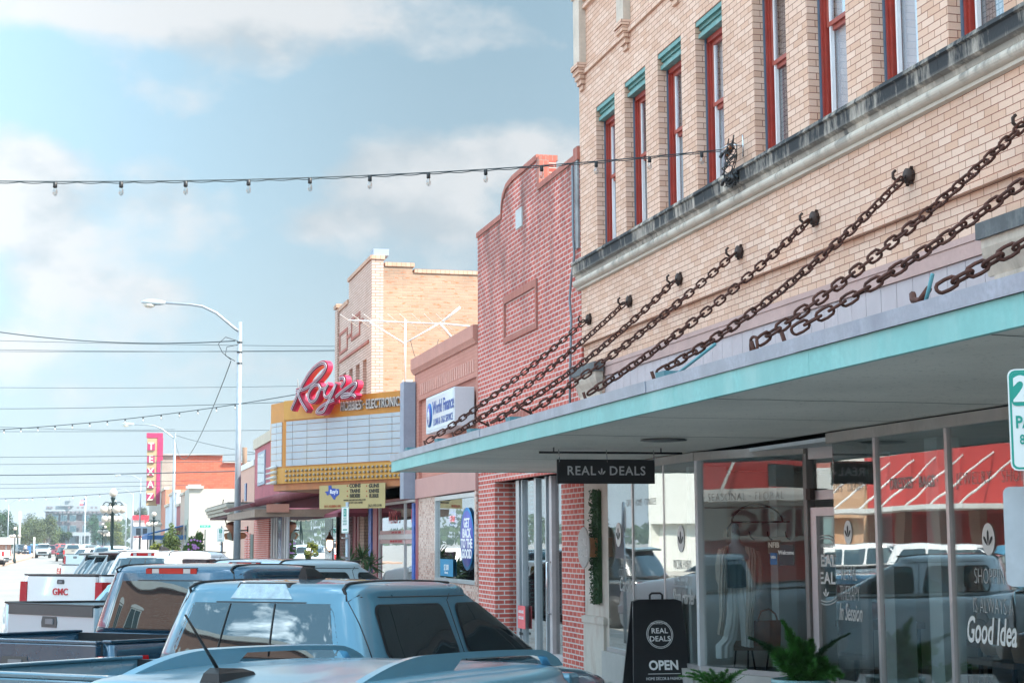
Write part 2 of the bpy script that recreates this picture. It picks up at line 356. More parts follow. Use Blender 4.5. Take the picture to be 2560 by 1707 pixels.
for i in range(0, len(ys), 2): mb.box(X0, X1, ys[i], ys[i+1], ZS, ZT)
mb.box(X0, X1, YN, YE, 4.86, ZS)
mb.box(X0+.03, X1, YN, YE, 4.52, 4.86)                                # slightly set-back courses under the projecting one
mb.box(X0, X1, 21.84, YE, 3.35, 4.52); mb.box(X0, X1, YN, 11.42, 3.35, 4.52)
# body behind: end walls, back, roof
mb.box(X1, 20, YE-.3, YE, 3.3, ZTOP-.4); mb.box(X1, 20, YN, YN+.3, 0, ZTOP-.4); mb.box(19.7, 20, YN+.3, YE-.3, 0, ZTOP-.4)
mb.build('wall', BR, bld)
mb = MB(); mb.box(X1+.0, 19.7, YN+.3, YE-.3, 9.7, 9.8); mb.box(X1+.03, 19.7, YN+.3, YE-.3, 3.3, 3.5)
mb.build('roof', mat('tar_roof', (.1, .1, .1), .9), bld)
# ledge below the windows: square nosing, fascia, torus and fillet, run along Y
def runY(name, prof, y0, y1, m, par, x=FX):
    b = MB(); b.prism([(x+a, y0, z) for a, z in prof], (0, y1-y0, 0)); return b.build(name, m, par)
tor = [(-.055+.085*math.cos(t)*-1+.04, 5.765+.055*math.sin(t)) for t in [R_(a) for a in range(-80, 81, 20)]]
prof = [(.1, 6.085), (-.12, 6.075), (-.135, 6.035), (-.11, 6.02), (-.105, 5.90), (-.085, 5.885), (-.06, 5.875), (-.05, 5.83)]+[(-.03-.075*math.cos(R_(a)), 5.765+.058*math.sin(R_(a))) for a in range(80, -81, -20)]+[(-.045, 5.70), (-.045, 5.675), (-.002, 5.665), (.1, 5.665)]
led = MB(); yy = YE+.1; k = 0
while yy > YN:
    y2 = max(YN, yy-1.35); led.prism([(FX+a, yy, z) for a, z in prof], (0, y2+.006-yy, 0)); yy = y2
led.build('ledge', STONE, bld)
runY('string_course', [(.0, 4.855), (-.03, 4.855), (-.03, 4.90), (0, 4.90)], YN, YE, BR, bld)
runY('string_course', [(.0, 8.78), (-.035, 8.78), (-.035, 8.85), (0, 8.85)], YN, YE, BR, bld)
# brackets: limestone strip over stepped brick corbel
def bracket(y, w=.30, ztop=10.2, z0=9.0):
    b = MB(); b.box(FX-.10, FX, y-w/2, y+w/2, z0, ztop); b.box(FX-.13, FX, y-w/2-.02, y+w/2+.02, ztop-.25, ztop)
    o = b.build('stone_strip', LIME, bld)
    b = MB()
    for k, (d, hw) in enumerate(((.14, .17), (.115, .15), (.09, .13), (.065, .11), (.035, .09))):
        b.box(FX-d, FX, y-hw, y+hw, z0-.005-.075*(k+1), z0-.005-.075*k-.003)
    b.build('corbel', BR, bld)
for y, z0 in ((22.55, 8.95), (20.6-.1, 8.95), (18.55, 8.95), (16.6, 8.95), (14.6, 8.95), (12.6, 8.95), (10.6, 8.95)): bracket(y, z0=z0)
# cornice
mb = MB(); mb.prism([(FX+a, YE+.12, z) for a, z in ((.3, 10.2), (-.04, 10.2), (-.10, 10.26), (-.12, 10.34), (-.22, 10.42), (-.26, 10.5), (-.26, 10.6), (.3, 10.6))], (0, YN-YE-.12, 0)); mb.build('cornice', LIME, bld)
for dz in (9.98, 9.86, 9.74): runY('string_course', [(0, dz), (-.05, dz), (-.05, dz+.06), (0, dz+.06)], YN, YE, BR, bld)
# windows
WG = glass('window_glass', (.93, .95, .97), 1.6, .06)
curt = mat('white_blind', (.85, .85, .88), .9, var=.1)
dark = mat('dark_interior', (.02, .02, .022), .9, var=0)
mshw = NT('window_screen'); _v = wallcoord(mshw); _b = mshw.n('ShaderNodeTexBrick'); _b.offset = 0; mshw.l(_v, _b.inputs['Vector']); _b.inputs['Scale'].default_value = 1; _b.inputs['Brick Width'].default_value = .05; _b.inputs['Row Height'].default_value = .05; _b.inputs['Mortar Size'].default_value = .006
mshw.set(Base_Color=mshw.mix(_b.outputs['Fac'], (.42, .33, .31), (.12, .10, .10)), Roughness=.9); mshw = mshw.m
for i, yl in enumerate(WY):
    yr = yl-WW; xg = FX+.195
    w = MB()          # outer frame, red
    w.box(FX+.155, FX+.21, yl-.085, yl-.03, ZS, ZT-.2); w.box(FX+.155, FX+.21, yr+.03, yr+.085, ZS, ZT-.2)
    w.box(FX+.13, FX+.155, yl-.055, yl-.03, ZS, ZT-.2); w.box(FX+.13, FX+.155, yr+.03, yr+.055, ZS, ZT-.2)
    w.box(FX+.155, FX+.21, yr+.085, yl-.085, ZS, ZS+.05); w.box(FX+.13, FX+.21, yr+.03, yl-.03, ZT-.26, ZT-.2)
    fr = w.build('window', RED, bld)
    fb = MB(); fb.box(FX+.115, FX+.17, yl-.03, yl-.002, ZS, ZT-.2); fb.box(FX+.115, FX+.17, yr+.002, yr+.03, ZS, ZT-.2); fb.build('flashing', mat('slate_blue_flashing', (.10, .15, .22), .6), fr)
    zm = 7.12
    sa = MB()
    for z0, z1, dx in ((ZS+.05, zm, .03), (zm, ZT-.26, 0)):
        sa.box(xg-.02+dx, xg+.02+dx, yl-.12, yl-.085, z0, z1); sa.box(xg-.02+dx, xg+.02+dx, yr+.085, yr+.12, z0, z1)
        sa.box(xg-.02+dx, xg+.02+dx, yr+.12, yl-.12, z0, z0+.045); sa.box(xg-.02+dx, xg+.02+dx, yr+.12, yl-.12, z1-.045, z1)
    sa.build('sash', REDL, fr)
    gp = MB(); gp.box(xg+.028, xg+.032, yr+.12, yl-.12, ZS+.09, zm-.045); gp.box(xg-.002, xg+.002, yr+.12, yl-.12, zm+.045, ZT-.30); gp.build('pane', WG, fr)
    se = MB(); se.box(xg-.012, xg+.026, yl-.15, yl-.12, ZS+.08, ZT-.30); se.build('sash_edge', mat('white_sash_edge', (.8, .8, .82), .5, var=.05), fr)
    bl = MB(); bl.box(xg+.065, xg+.07, yr+.1, yl-.1, ZS+.05, ZT-.25); bl.build('blind', curt if i % 3 != 1 else mshw, fr)
    ln = MB()
    for k, (d, z) in enumerate(((.01, 0), (.045, .05), (.02, .10), (-.02, .14))): ln.box(FX+d+.03, FX+.2, yr+.003, yl-.003, ZT-.2+z+.001, ZT-.2+z+(.05 if k < 3 else .058))
    ln.build('head_moulding', TEAL, fr)
# capitals of the end piers
def capital(y0, y1):
    b = MB(); b2 = MB(); b2.box(FX-.14, FX, y0-.10, y1+.10, 4.40, 4.53); b2.build('cap_slab', mat('slate_slab', (.12, .125, .13), .8, var=.4, vs=4, dirt=.5, dcol=(.3, .3, .28), ds=5), bld); b.box(FX-.11, FX, y0-.07, y1+.07, 4.33, 4.40)
    b.prism([(FX, y0-.07, 4.33), (FX-.11, y0-.07, 4.33), (FX-.09, y0-.05, 4.27), (FX-.05, y0-.02, 4.20), (FX-.02, y0-.01, 4.12), (FX, y0-.01, 4.12)], (0, y1-y0+.14, 0))
    b.box(FX-.035, FX, y0-.02, y1+.02, 4.02, 4.115); b.build('pier_capital', LIME, bld)
capital(21.84, YE-.02); capital(9.9, 11.42)
# boarded transom
mb = MB(); TW = mat('lilac_boards', (.50, .44, .46), .75, var=.1, vs=2, dirt=.35, dcol=(.38, .30, .32), ds=5)
y = 11.42
while y < 21.84: 
    y2 = min(y+.30, 21.84); mb.box(FX+.05, FX+.09, y+.004, y2-.004, 3.35, 4.33); y = y2
mb.build('transom_boards', TW, bld)
mb = MB(); mb.box(FX+.03, FX+.09, 11.42, 21.84, 4.335, 4.46, 0); mb.box(FX+.02, FX+.09, 11.42, 21.84, 4.463, 4.518); mb.build('transom_trim', mat('pinkish_trim', (.50, .33, .30), .7, var=.12, dirt=.2), bld)
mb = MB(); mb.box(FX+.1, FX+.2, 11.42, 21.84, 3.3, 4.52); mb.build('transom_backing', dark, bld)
# ---------------- canopy
CX = 4.25; CY1 = 24.0
SOF = NT('soffit_paint'); _c = SOF.mix(SOF.ramp(SOF.noise(.9, 6), .3, .7), (.60, .56, .50), (.72, .67, .60)); _c = SOF.mix(SOF.math('MULTIPLY', SOF.ramp(SOF.noise(26, 3), .62, .7), .5), _c, (.2, .185, .17))
SOF.set(Base_Color=_c, Roughness=.9); SOF = SOF.m
can = MB(); can.box(CX+.03, FX-.003, YN, CY1-.03, 3.10, 3.14)
canopy = can.build('canopy', SOF, bld)
for y, w in ((20.0, .03), (15.4, .035), (11.2, .03), (23.3, .03), (17.8, .02), (13.0, .02), (7.4, .02)):
    b = MB(); pts = [(CX+.08+k*(2.45/12), y+random.uniform(-.03, .03)+(k*.01)) for k in range(13)]
    b.add([(x, yy-w/2, 3.0985) for x, yy in pts]+[(x, yy+w/2, 3.0985) for x, yy in pts], [(i, i+1, 14+i, 13+i) for i in range(12)])
    b.build('soffit_seam', mat('dark_gap', (.02, .018, .015), 1, var=0), canopy)
b = MB(); yy = CY1
while yy > YN: 
    y2 = max(YN, yy-2.44); b.box(CX-.005, CX+.035, y2+.004, yy, 3.09, 3.245); yy = y2
b.box(CX+.035, FX, CY1-.035, CY1, 3.09, 3.245)
CAT = mat('aqua_fascia_paint', (.20, .47, .45), .55, var=.14, vs=2.4, dirt=.55, dcol=(.36, .56, .53), ds=1.8, stretch=(1, 1, .3))
b.build('fascia', CAT, canopy)
b = MB(); yy = CY1+.02; k = 0
while yy > YN:
    y2 = max(YN, yy-2.9); d = .006*(k % 2); b.prism([(CX-.02-d, yy, 3.245), (CX-.028-d, yy, 3.335), (CX+.10, yy, 3.35+d), (CX+.10, yy, 3.33), (CX-.005, yy, 3.25)], (0, y2-yy-.02, 0)); yy = y2; k += 1
FL = mat('galvanised_flashing', (.33, .37, .44), .42, .55, var=.22, vs=3, dirt=.5, dcol=(.16, .2, .28), ds=2)
b.build('flashing', FL, canopy)
b = MB(); b.box(CX+.1, FX-.003, YN, CY1-.03, 3.24, 3.29); b.build('deck', mat('canopy_deck', (.2, .2, .2), .9), canopy)
for y in (23.0, 20.9, 19.0, 17.1, 12.2): 
  b = MB(); b.prism([(CX+.03, y-.1, 3.34), (CX+.16, y-.1, 3.34), (CX+.16, y-.07, 3.395), (CX+.03, y-.07, 3.395)], (0, .2, 0)); b.build('cleat', mat('teal_cleat', (.06, .17, .2), .6), canopy)
b = MB()
for y in (15.9,): b.lathe([(.0, 3.098), (.22, 3.098), (.24, 3.085), (.12, 3.075), (0, 3.074)], (5.6, y, 0), 20)
b.build('ceiling_lamp', mat('lamp_ring', (.12, .12, .12), .5), canopy)
# ---------------- chains
RUST = mat('rusted_iron', (.10, .036, .025), .72, .25, var=.5, vs=14, bump=.3, bs=60, dirt=.25, dcol=(.16, .055, .03), ds=8)
def linkmesh(mb, p, t, side, L=.125, w=.034, r=.0112, seg=6, n=12):
    """oval link centred at p, long axis t, wide axis side"""
    pts = []; a = L/2-w
    for k in range(n):
        g = 2*math.pi*k/n; x = math.cos(g)*w+(a if math.cos(g) > .01 else -a if math.cos(g) < -.01 else 0); pts.append(p+t*x+side*math.sin(g)*w)
    mb.tube(pts, r, seg, closed=True)
def chain(pts, mb, twist=0, pitch=.092):
    pts = [Vector(p) for p in pts]; L = sum((b-a).length for a, b in zip(pts, pts[1:])); n = int(L/pitch); k = 0
    for i in range(n):
        s = (i+.5)*pitch; acc = 0
        for a, b in zip(pts, pts[1:]):
            l = (b-a).length
            if s <= acc+l: break
            acc += l
        t = (b-a).normalized(); p = a+t*(s-acc)
        up = t.cross(Vector((0, 1, 0))).normalized(); sd_ = t.cross(up)
        g = R_(90 if i % 2 else 0)+twist+.35*math.sin(i*.23+twist); linkmesh(mb, p, t, up*math.cos(g)+sd_*math.sin(g))
ords = ['first', 'second', 'third', 'fourth', 'fifth', 'sixth', 'seventh', 'eighth', 'ninth', 'tenth']
low = {6: 10.62, 7: 10.1, 8: 8.1}
for i, ya in enumerate((22.33, 20.50, 18.59, 16.67, 14.72, 12.78, 10.85, 8.95, 7.05)):
    yl = ya-.05 if i not in low else low[i]
    t = thing('support_chain', f'rusty iron chain holding up the teal canopy, {ords[i]} one counted from the far left', 'chain', (FX, ya, 5.19), 'rusty chains between brick wall and canopy')
    b = MB(); A = Vector((FX-.09, ya, 5.16)); B = Vector((CX+.16, yl, 3.42)); sag = .07+.03*(i % 3)
    pts = [A.lerp(B, s)-Vector((0, 0, sag*4*s*(1-s))) for s in [q/10 for q in range(11)]]
    if i in (6,): pts += [B+Vector((.0, .0, -.09))]
    chain(pts, b, twist=i*.5); b.build('links', RUST, t)
    b = MB()   # star washer and hook
    for k in range(6):
        g = k*math.pi/3; b.prism([(FX-.035, ya+math.cos(g+s)*rr, 5.19+math.sin(g+s)*rr) for s, rr in ((-.3, .045), (0, .092), (.3, .045))]+[(FX-.035, ya, 5.19)], (.03, 0, 0))
    b.lathe([(.065, -.055), (.07, -.03), (.07, -.002)], (FX, ya, 5.19), 10, 'X')
    b.tube([(FX-.05, ya, 5.19), (FX-.10, ya, 5.15), (FX-.14, ya, 5.14), (FX-.175, ya, 5.17), (FX-.175, ya, 5.21), (FX-.15, ya, 5.235)], .014, 6)
    b.build('wall_anchor', mat('dark_iron', (.06, .035, .028), .7, .3, var=.4), t)
    b = MB(); b.tube([B+Vector((-.02, 0, .03)), B+Vector((.0, 0, -.03)), B+Vector((.015, 0, -.12))], .015, 6) if i < 8 else b.tube([B+Vector((-.02, 0, .02)), B+Vector((-.02, .10, -.03)), B+Vector((.0, .22, -.01)), B+Vector((.02, .26, .03))], .02, 6)
    b.build('hook', RUST, t)
    b = MB()
    if i not in (2, 3): continue
    b.tube([B+Vector((0, 0, -.02)), B+Vector((-.12, -.03, .03)), B+Vector((-.17, -.03, .09))], .012, 6)
    b.build('hook', RUST, t)
for q_ in ([(CX+.12, 12.1, 3.36), (CX+.12, 11.25, 3.50)], [(CX+.12, 8.12, 3.34), (CX+.10, 7.98, 3.50)]):
  b = MB(); b.tube(q_, .012); b.build('tie_rod', mat('teal_rod', (.1, .3, .34), .5), canopy)
# ================================================================= the row beyond: red brick, pink, marquee, tan, rose, salmon
def yy_(px, X=FX, py=1300): return PX(px, py, X).y
def vplane(px, py, P0, n):
    d = ray(px, py); n = Vector(n); return CAM+d*((Vector(P0)-CAM).dot(n)/d.dot(n))
def facadebox(mb, x, y0, y1, z0, z1, t=.3): mb.box(x, x+t, y0, y1, z0, z1)
SILV = mat('anodised_frame', (.48, .52, .56), .35, .7, var=.1)
DGL = glass('shop_glass', (.78, .84, .84), 2.2, .05)
WHT = mat('white_paint', (.72, .72, .70), .6, var=.08, dirt=.3, dcol=(.45, .4, .36))
# ---------------- red brick
RB = brick('red_brick', (.50, .095, .075), (.64, .16, .12), (.70, .60, .56), .205, .077, .011, var=.3, zstain=(4.6, 7.4, .75), scol=(.10, .065, .06), bumpst=.6)
red = thing('brick_building', 'narrow red brick building with a curved parapet between cream and pink neighbours', 'building', (FX, 26, 0))
Ya, Yb = 22.78, 29.40; yc = 26.1
ztop = lambda y: 7.62
prof = [(Ya, 3.1), (Yb, 3.1), (Yb, 7.62), (yc+1.42, 7.62), (yc+1.40, 7.78), (yc+1.30, 7.94), (yc+1.05, 8.07), (yc+.6, 8.12), (yc-1.0, 8.12), (yc-1.02, 7.62), (Ya, 7.62)]
mb = MB(); mb.prism([(FX, y, z) for y, z in prof], (.3, 0, 0)); mb.box(FX+.3, 18, Ya, Ya+.25, 3.1, 7.2); mb.box(FX+.3, 18, Yb-.25, Yb, 0, 7.2); mb.box(17.7, 18, Ya+.25, Yb-.25, 0, 7.2)
mb.box(FX, FX+.6, 28.15, Yb, 0, 3.097); mb.box(FX, FX+.55, Ya, 23.92, 0, 3.097)
mb.build('wall', RB, red)
SOLD = brick('soldier_brick', (.40, .13, .10), (.46, .17, .13), (.34, .22, .19), .075, .3, .008)
cop = MB(); ed = prof[2:]
for (y0, z0), (y1, z1) in zip(ed, ed[1:]):
    if abs(y1-y0) < .05 and abs(z1-z0) > .2: continue
    cop.prism([(FX-.03, y0, z0), (FX-.03, y1, z1), (FX-.03, y1, z1+.09), (FX-.03, y0, z0+.09)], (.36, 0, 0))
cop.box(FX-.02, FX+.15, yc-1.12, yc-1.0, 7.72, 8.16); cop.box(FX-.04, FX+.15, Ya-.02, Ya+.2, 7.6, 7.80)
cop.build('coping', SOLD, red)
mb = MB(); mb.box(FX+.3, 17.7, Ya+.25, Yb-.25, 6.9, 7.0); mb.build('roof', mat('tar_roof'), red)
mb = MB(); 
for a, b_, c, d in ((25.18, 27.36, 6.10, 6.22), (25.18, 27.36, 5.42, 5.52)): mb.box(FX-.03, FX, a, b_, c, d)
for a in (25.18, 27.28): mb.box(FX-.03, FX, a, a+.08, 5.52, 6.10)
mb.build('panel_border', SOLD, red)
mb = MB(); mb.box(FX-.02, FX, 26.10, 26.50, 7.24, 7.56); mb.build('vent', mat('grey_vent', (.5, .52, .52), .6), red)
mb = MB()
for k in range(22):
    a0 = R_(15+150*k/22); a1 = R_(15+150*(k+.86)/22); cy, cz = 26.4, 3.42
    mb.prism([(FX-.02, cy+math.cos(a0)*1.55, cz+math.sin(a0)*.62), (FX-.02, cy+math.cos(a1)*1.55, cz+math.sin(a1)*.62), (FX-.02, cy+math.cos(a1)*1.78, cz+math.sin(a1)*.78), (FX-.02, cy+math.cos(a0)*1.78, cz+math.sin(a0)*.78)], (.03, 0, 0))
mb.build('brick_arch', SOLD, red)
pt = MB(); px_ = FX-.05
pt.tube([(px_, 22.98, 7.55), (px_, 22.98, 6.5), (px_, 22.93, 6.2), (px_, 23.1, 5.9), (px_, 23.2, 5.6), (px_, 23.12, 5.3), (px_, 23.2, 4.6), (px_, 23.3, 3.4)], .019, 6)
tag(pt.build('conduit', mat('grey_conduit', (.20, .23, .26), .5, .3)), 'grey electrical conduit running down the seam of the red and cream walls', 'pipe')
pt = MB(); pt.box(FX-.03, FX+.02, 22.80, 22.96, 6.3, 7.7); tag(pt.build('downspout', mat('stained_tin', (.3, .31, .32), .6, .3, var=.4, dirt=.6, dcol=(.05, .05, .05))), 'stained tin gutter piece at the top corner of the red brick wall', 'gutter')
# its shopfront
GX = 7.05
col = MB()
for a, w in ((27.35, .22), (27.05, .05), (26.2, .12), (25.55, .06)): col.box(GX-.05, GX+.07, a-w/2, a+w/2, .3, 3.097)
col.box(GX-.05, GX+.07, 23.92, 28.15, .15, .30); 
o = col.build('shopfront_frame', SILV, red)
g = MB(); g.box(GX, GX+.01, 25.4, 28.15, .3, 3.097); g.build('pane', DGL, o)
df = MB(); y0, y1 = 23.98, 25.3
for a, b_ in ((y0, y0+.10), (y1-.14, y1)): df.box(GX-.06, GX+.06, a, b_, .16, 3.097)
df.box(GX-.06, GX+.06, y0+.10, y1-.14, .16, .34); door = df.build('door', mat('pinkish_door_frame', (.50, .45, .46), .45, .2), red)
g = MB(); g.box(GX, GX+.01, y0+.10, y1-.14, .34, 3.097); g.build('pane', DGL, door)
g = MB(); g.tube([(GX-.06, y1-.07, .95), (GX-.12, y1-.07, .95), (GX-.12, y1-.07, 1.75), (GX-.06, y1-.07, 1.75)], .018, 6); g.build('handle', mat('steel', (.6, .6, .62), .25, 1), door)
g = MB(); g.box(7.9, 8.2, 23.9, 28.2, .16, 1.35); g.build('inner_wainscot', brick('maroon_brick', (.16, .03, .04), (.2, .05, .06), (.2, .13, .13), .4, .13, .012), red)
g = MB(); g.box(7.92, 8.2, 23.9, 28.2, 1.353, 3.09); g.build('inner_wall', brick('grey_inner_brick', (.14, .13, .12), (.18, .165, .15), (.10, .1, .09), .4, .13, .01), red)
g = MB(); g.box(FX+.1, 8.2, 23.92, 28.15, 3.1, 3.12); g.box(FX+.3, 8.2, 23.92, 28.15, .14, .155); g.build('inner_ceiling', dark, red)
pz = lambda px, py, X=6.98: PX(px, py, X)
po = MB(); a = pz(1293, 1512); b_ = pz(1311, 1572); po.box(6.99, 7.0, b_.y, a.y, b_.z, a.z)
post = po.build('poster', mat('poster_red', (.7, .12, .13), .6)); tag(post, 'small red and white available notice taped inside the glass beside the red brick pier', 'poster')
def ftext(txt, size, y, z, X, m, parent, bold=0, name='lettering', sx=1, spacing=1, ext=.002, align='CENTER', shear=0, lab=None):
    t = MB(); textmesh(t, txt, size, (X, y, z), (0, -1, 0), (0, 0, 1), ext, align, bold, shear, spacing, sx); return t.build(name, m, parent)
Wl = mat('white_letters', (.8, .8, .8), .5, var=0); Bk = mat('black_letters', (.012, .012, .014), .5, var=0); Rl = mat('red_letters', (.6, .03, .05), .5, var=0); Bl = mat('blue_letters', (.02, .06, .3), .5, var=0)
for k, (s_, q) in enumerate((('AVAILABLE', .10), ('FOR LEASE', .2), ('387-0434', .46))): ftext(s_, .07, (a.y+b_.y)/2, a.z-q, 6.985, Wl if k < 2 else Bk, post)
# ---------------- pink (loan office)
PK = mat('pink_painted_brick', (.52, .24, .185), .8, var=.1, vs=1.5, dirt=.15, dcol=(.4, .17, .13), bump=.15)
PKB = brick('pink_painted_brickwork', (.52, .235, .18), (.55, .26, .205), (.46, .19, .15), .21, .07, .006, var=.15)
pink = thing('shop_building', 'low salmon pink shop with a heavy cornice and loan office sign', 'building', (FX, 32.5, 0))
Yc, Yd = 29.43, 35.54
mb = MB(); mb.box(FX, FX+.3, Yc, Yd, 5.08, 5.68); mb.box(FX, FX+.3, Yc, Yc+.12, 3.4, 5.08); mb.box(FX, FX+.3, Yd-.45, Yd, 3.4, 5.08); mb.box(FX+.07, FX+.3, Yc+.12, Yd-.45, 3.4, 5.08)
mb.box(FX+.3, 18, Yd-.25, Yd, 0, 5.7); mb.box(17.7, 18, Yc, Yd-.25, 0, 5.7)
mb.build('wall', PKB, pink)
mb = MB(); mb.prism([(FX+a, Yc, z) for a, z in ((.3, 5.683), (-.03, 5.683), (-.05, 5.72), (-.09, 5.78), (-.09, 6.02), (.3, 6.02))], (0, Yd+.03-Yc, 0)); mb.build('cornice', PK, pink)
mb = MB()
for k in range(26): mb.box(FX-.012, FX, Yc+.3+k*.2, Yc+.4+k*.2, 5.18, 5.42)
mb.build('soldier_course', mat('pale_pink_brick', (.60, .31, .25), .8), pink)
mb = MB(); mb.box(FX+.3, 17.7, Yc, Yd-.25, 5.3, 5.4); mb.build('roof', mat('tar_roof'), pink)
mb = MB(); mb.prism([(FX-.05, Yd-.3, 3.4), (FX-.05, Yc, 3.4), (FX-.05, Yc, 3.0), (FX-.05, Yd-.3, 2.99)], (.30, 0, 0)); mb.box(FX, FX+.3, Yd-.3, Yd, 2.99, 3.4); mb.build('metal_band', mat('pink_metal', (.50, .265, .235), .55, var=.06), pink)
TILE = NT('mosaic_tile'); _v = wallcoord(TILE); _b = TILE.n('ShaderNodeTexBrick'); _b.offset = 0; TILE.l(_v, _b.inputs['Vector'])
for k, v in (('Scale', 1), ('Brick Width', .045), ('Row Height', .045), ('Mortar Size', .003)): _b.inputs[k].default_value = v
_b.inputs['Color1'].default_value = (.62, .42, .34, 1); _b.inputs['Color2'].default_value = (.66, .50, .43, 1); _b.inputs['Mortar'].default_value = (.42, .36, .33, 1)
_sn = TILE.n('ShaderNodeVectorMath', operation='SNAP'); TILE.l(_v, _sn.inputs[0]); _sn.inputs[1].default_value = (.045, .045, .045)
_wn = TILE.n('ShaderNodeTexWhiteNoise'); TILE.l(_sn.outputs[0], _wn.inputs['Vector'])
_m = TILE.math('GREATER_THAN', _wn.outputs[0], .72); _c = TILE.mix(TILE.math('MULTIPLY', _m, TILE.math('SUBTRACT', 1, _b.outputs['Fac'])), _b.outputs[0], (.34, .11, .06)); TILE.set(Base_Color=_c, Roughness=.35); TILE = TILE.m
mb = MB(); mb.box(FX, FX+.25, 33.3, Yd-.3, .15, 2.987); mb.box(FX, FX+.25, Yc, 33.3, .15, 1.28); mb.box(FX-.03, FX+.25, Yc+.02, 29.6, 1.283, 3.15); mb.build('tiled_base', TILE, pink)
mb = MB(); mb.box(FX, FX+.25, Yd-.3, Yd, .15, 2.987); mb.build('corner_pier', mat('pale_pink_plaster', (.62, .46, .42), .8), pink)
f = MB(); y0, y1, z0, z1 = 29.62, 33.28, 1.29, 2.97
f.box(FX-.02, FX+.08, y1-.07, y1, z0, z1); f.box(FX-.02, FX+.08, y0, y0+.05, z0, z1); f.box(FX-.02, FX+.08, y0+.05, y1-.07, z0, z0+.07); f.box(FX-.02, FX+.08, y0+.05, y1-.07, z1-.08, z1)
win = f.build('window', mat('aluminium', (.55, .58, .60), .35, .7), pink); g = MB(); g.box(FX+.03, FX+.04, y0+.05, y1-.07, z0+.07, z1-.08); g.build('pane', DGL, win)
g = MB(); g.box(7.9, 7.95, Yc+.1, Yd-.3, .2, 5); g.build('inner_wall', mat('grey_inner', (.22, .22, .21), .9), pink)
g = MB(); g.box(FX+.3, 7.9, Yd-.28, Yd-.26, .2, 5); g.build('inner_side', mat('pale_inner', (.35, .35, .34), .9), pink)
# wall sign
sg = thing('wall_sign', 'white box sign of the loan office with a blue round emblem on the pink wall', 'sign', (FX, 31, 4.18))
b = MB(); b.box(6.42, FX, 29.70, 32.36, 4.18, 4.90, .012); b.build('sign_box', mat('sign_box_white', (.62, .64, .68), .4, var=.04), sg)
b = MB(); b.box(6.412, 6.425, 29.78, 32.28, 4.23, 4.85); b.build('sign_face', mat('sign_face', (.72, .76, .78), .12, var=.03), sg)
b = MB(); b.lathe([(.235, -.012), (.235, .0)], (6.41, 31.95, 4.53), 40, 'X'); b.build('emblem', mat('emblem_blue', (.0, .14, .45), .4, var=0), sg)
b = MB(); b.lathe([(.195, -.005), (.195, .0)], (6.395, 31.95, 4.53), 40, 'X'); b.build('emblem_disc', mat('emblem_violet', (.09, .09, .38), .4, var=0), sg)
b = MB(); b.tube([(6.388, 31.95-.05*math.cos(t)-.02, 4.47+.12*math.sin(t)) for t in [R_(x) for x in range(-90, 120, 20)]], .014, 5); b.tube([(6.388, 31.98, 4.60), (6.388, 31.98, 4.45)], .016, 5); b.tube([(6.388, 32.03, 4.52), (6.388, 31.93, 4.53)], .014, 5); b.tube([(6.388, 31.95, 4.66), (6.388, 31.93, 4.50)], .012, 5); b.build('emblem_mark', Wl, sg)
ftext('World Finance', .36, 30.68, 4.63, 6.408, Bl, sg, bold=.004, sx=.90); ftext('LOAN & TAX SERVICE', .19, 30.68, 4.36, 6.408, Bl, sg, sx=.95, spacing=1.02)
# window graphics
rs = thing('window_sticker', 'large round blue and violet sticker filling the right part of the loan office window', 'sticker', (6.8, 30.3, 1.9))
c = PX(1165, 1346, 6.79)
b = MB(); b.lathe([(.58, -.004), (.58, .0)], (6.80, c.y-.05, c.z), 44, 'X'); b.build('rim', mat('sticker_blue', (.0, .17, .42), .4, var=0), rs)
b = MB(); b.lathe([(.52, -.004), (.52, .0)], (6.794, c.y-.05, c.z), 44, 'X'); b.build('disc', mat('sticker_violet', (.10, .10, .42), .4, var=.1), rs)
for k, s_ in enumerate(('GET', 'BACK', 'TO THE', 'GOOD')): ftext(s_, .235, c.y-.05, c.z+.285-k*.19, 6.788, Wl, rs, bold=.008, sx=1.15)
po = MB(); a = PX(1101, 1396, 6.8); b_ = PX(1133, 1441, 6.8); po.box(6.795, 6.80, b_.y, a.y, b_.z, a.z); ps = po.build('poster', mat('poster_blue', (.0, .2, .38), .5)); tag(ps, 'small blue cash offer poster in the lower left of the loan office window', 'poster')
ftext('$7,000', .16, (a.y+b_.y)/2, (a.z+b_.z)/2, 6.791, Wl, ps); ftext('Ask us today', .06, (a.y+b_.y)/2, b_.z+.07, 6.791, Wl, ps)
ne = thing('neon_sign', 'red neon OPEN sign hanging behind the loan office glass', 'neon sign', (6.9, 31.6, 2.5)); c = PX(1131, 1297, 6.88)
b = MB(); textmesh(b, 'OPEN', .17, (6.87, c.y, c.z), (0, -1, 0), (0, 0, 1), .006, bold=.004); b.build('letters', mat('neon_red', (.9, .02, .03), .4, emit=(1, .02, .04, 1), es=2.0), ne)
b = MB(); b.tube([(6.88, c.y+.30*math.cos(R_(t)), c.z+.14*math.sin(R_(t))) for t in range(0, 360, 15)], .012, 5, closed=True); b.build('ring', mat('neon_blue', (.02, .05, .6), .4, emit=(.05, .15, 1, 1), es=.8), ne)
b = MB(); b.tube([(6.88, c.y-.2, c.z+.13), (6.88, c.y, c.z+.38), (6.88, c.y+.2, c.z+.13)], .004, 4); b.build('cord', Bk, ne)
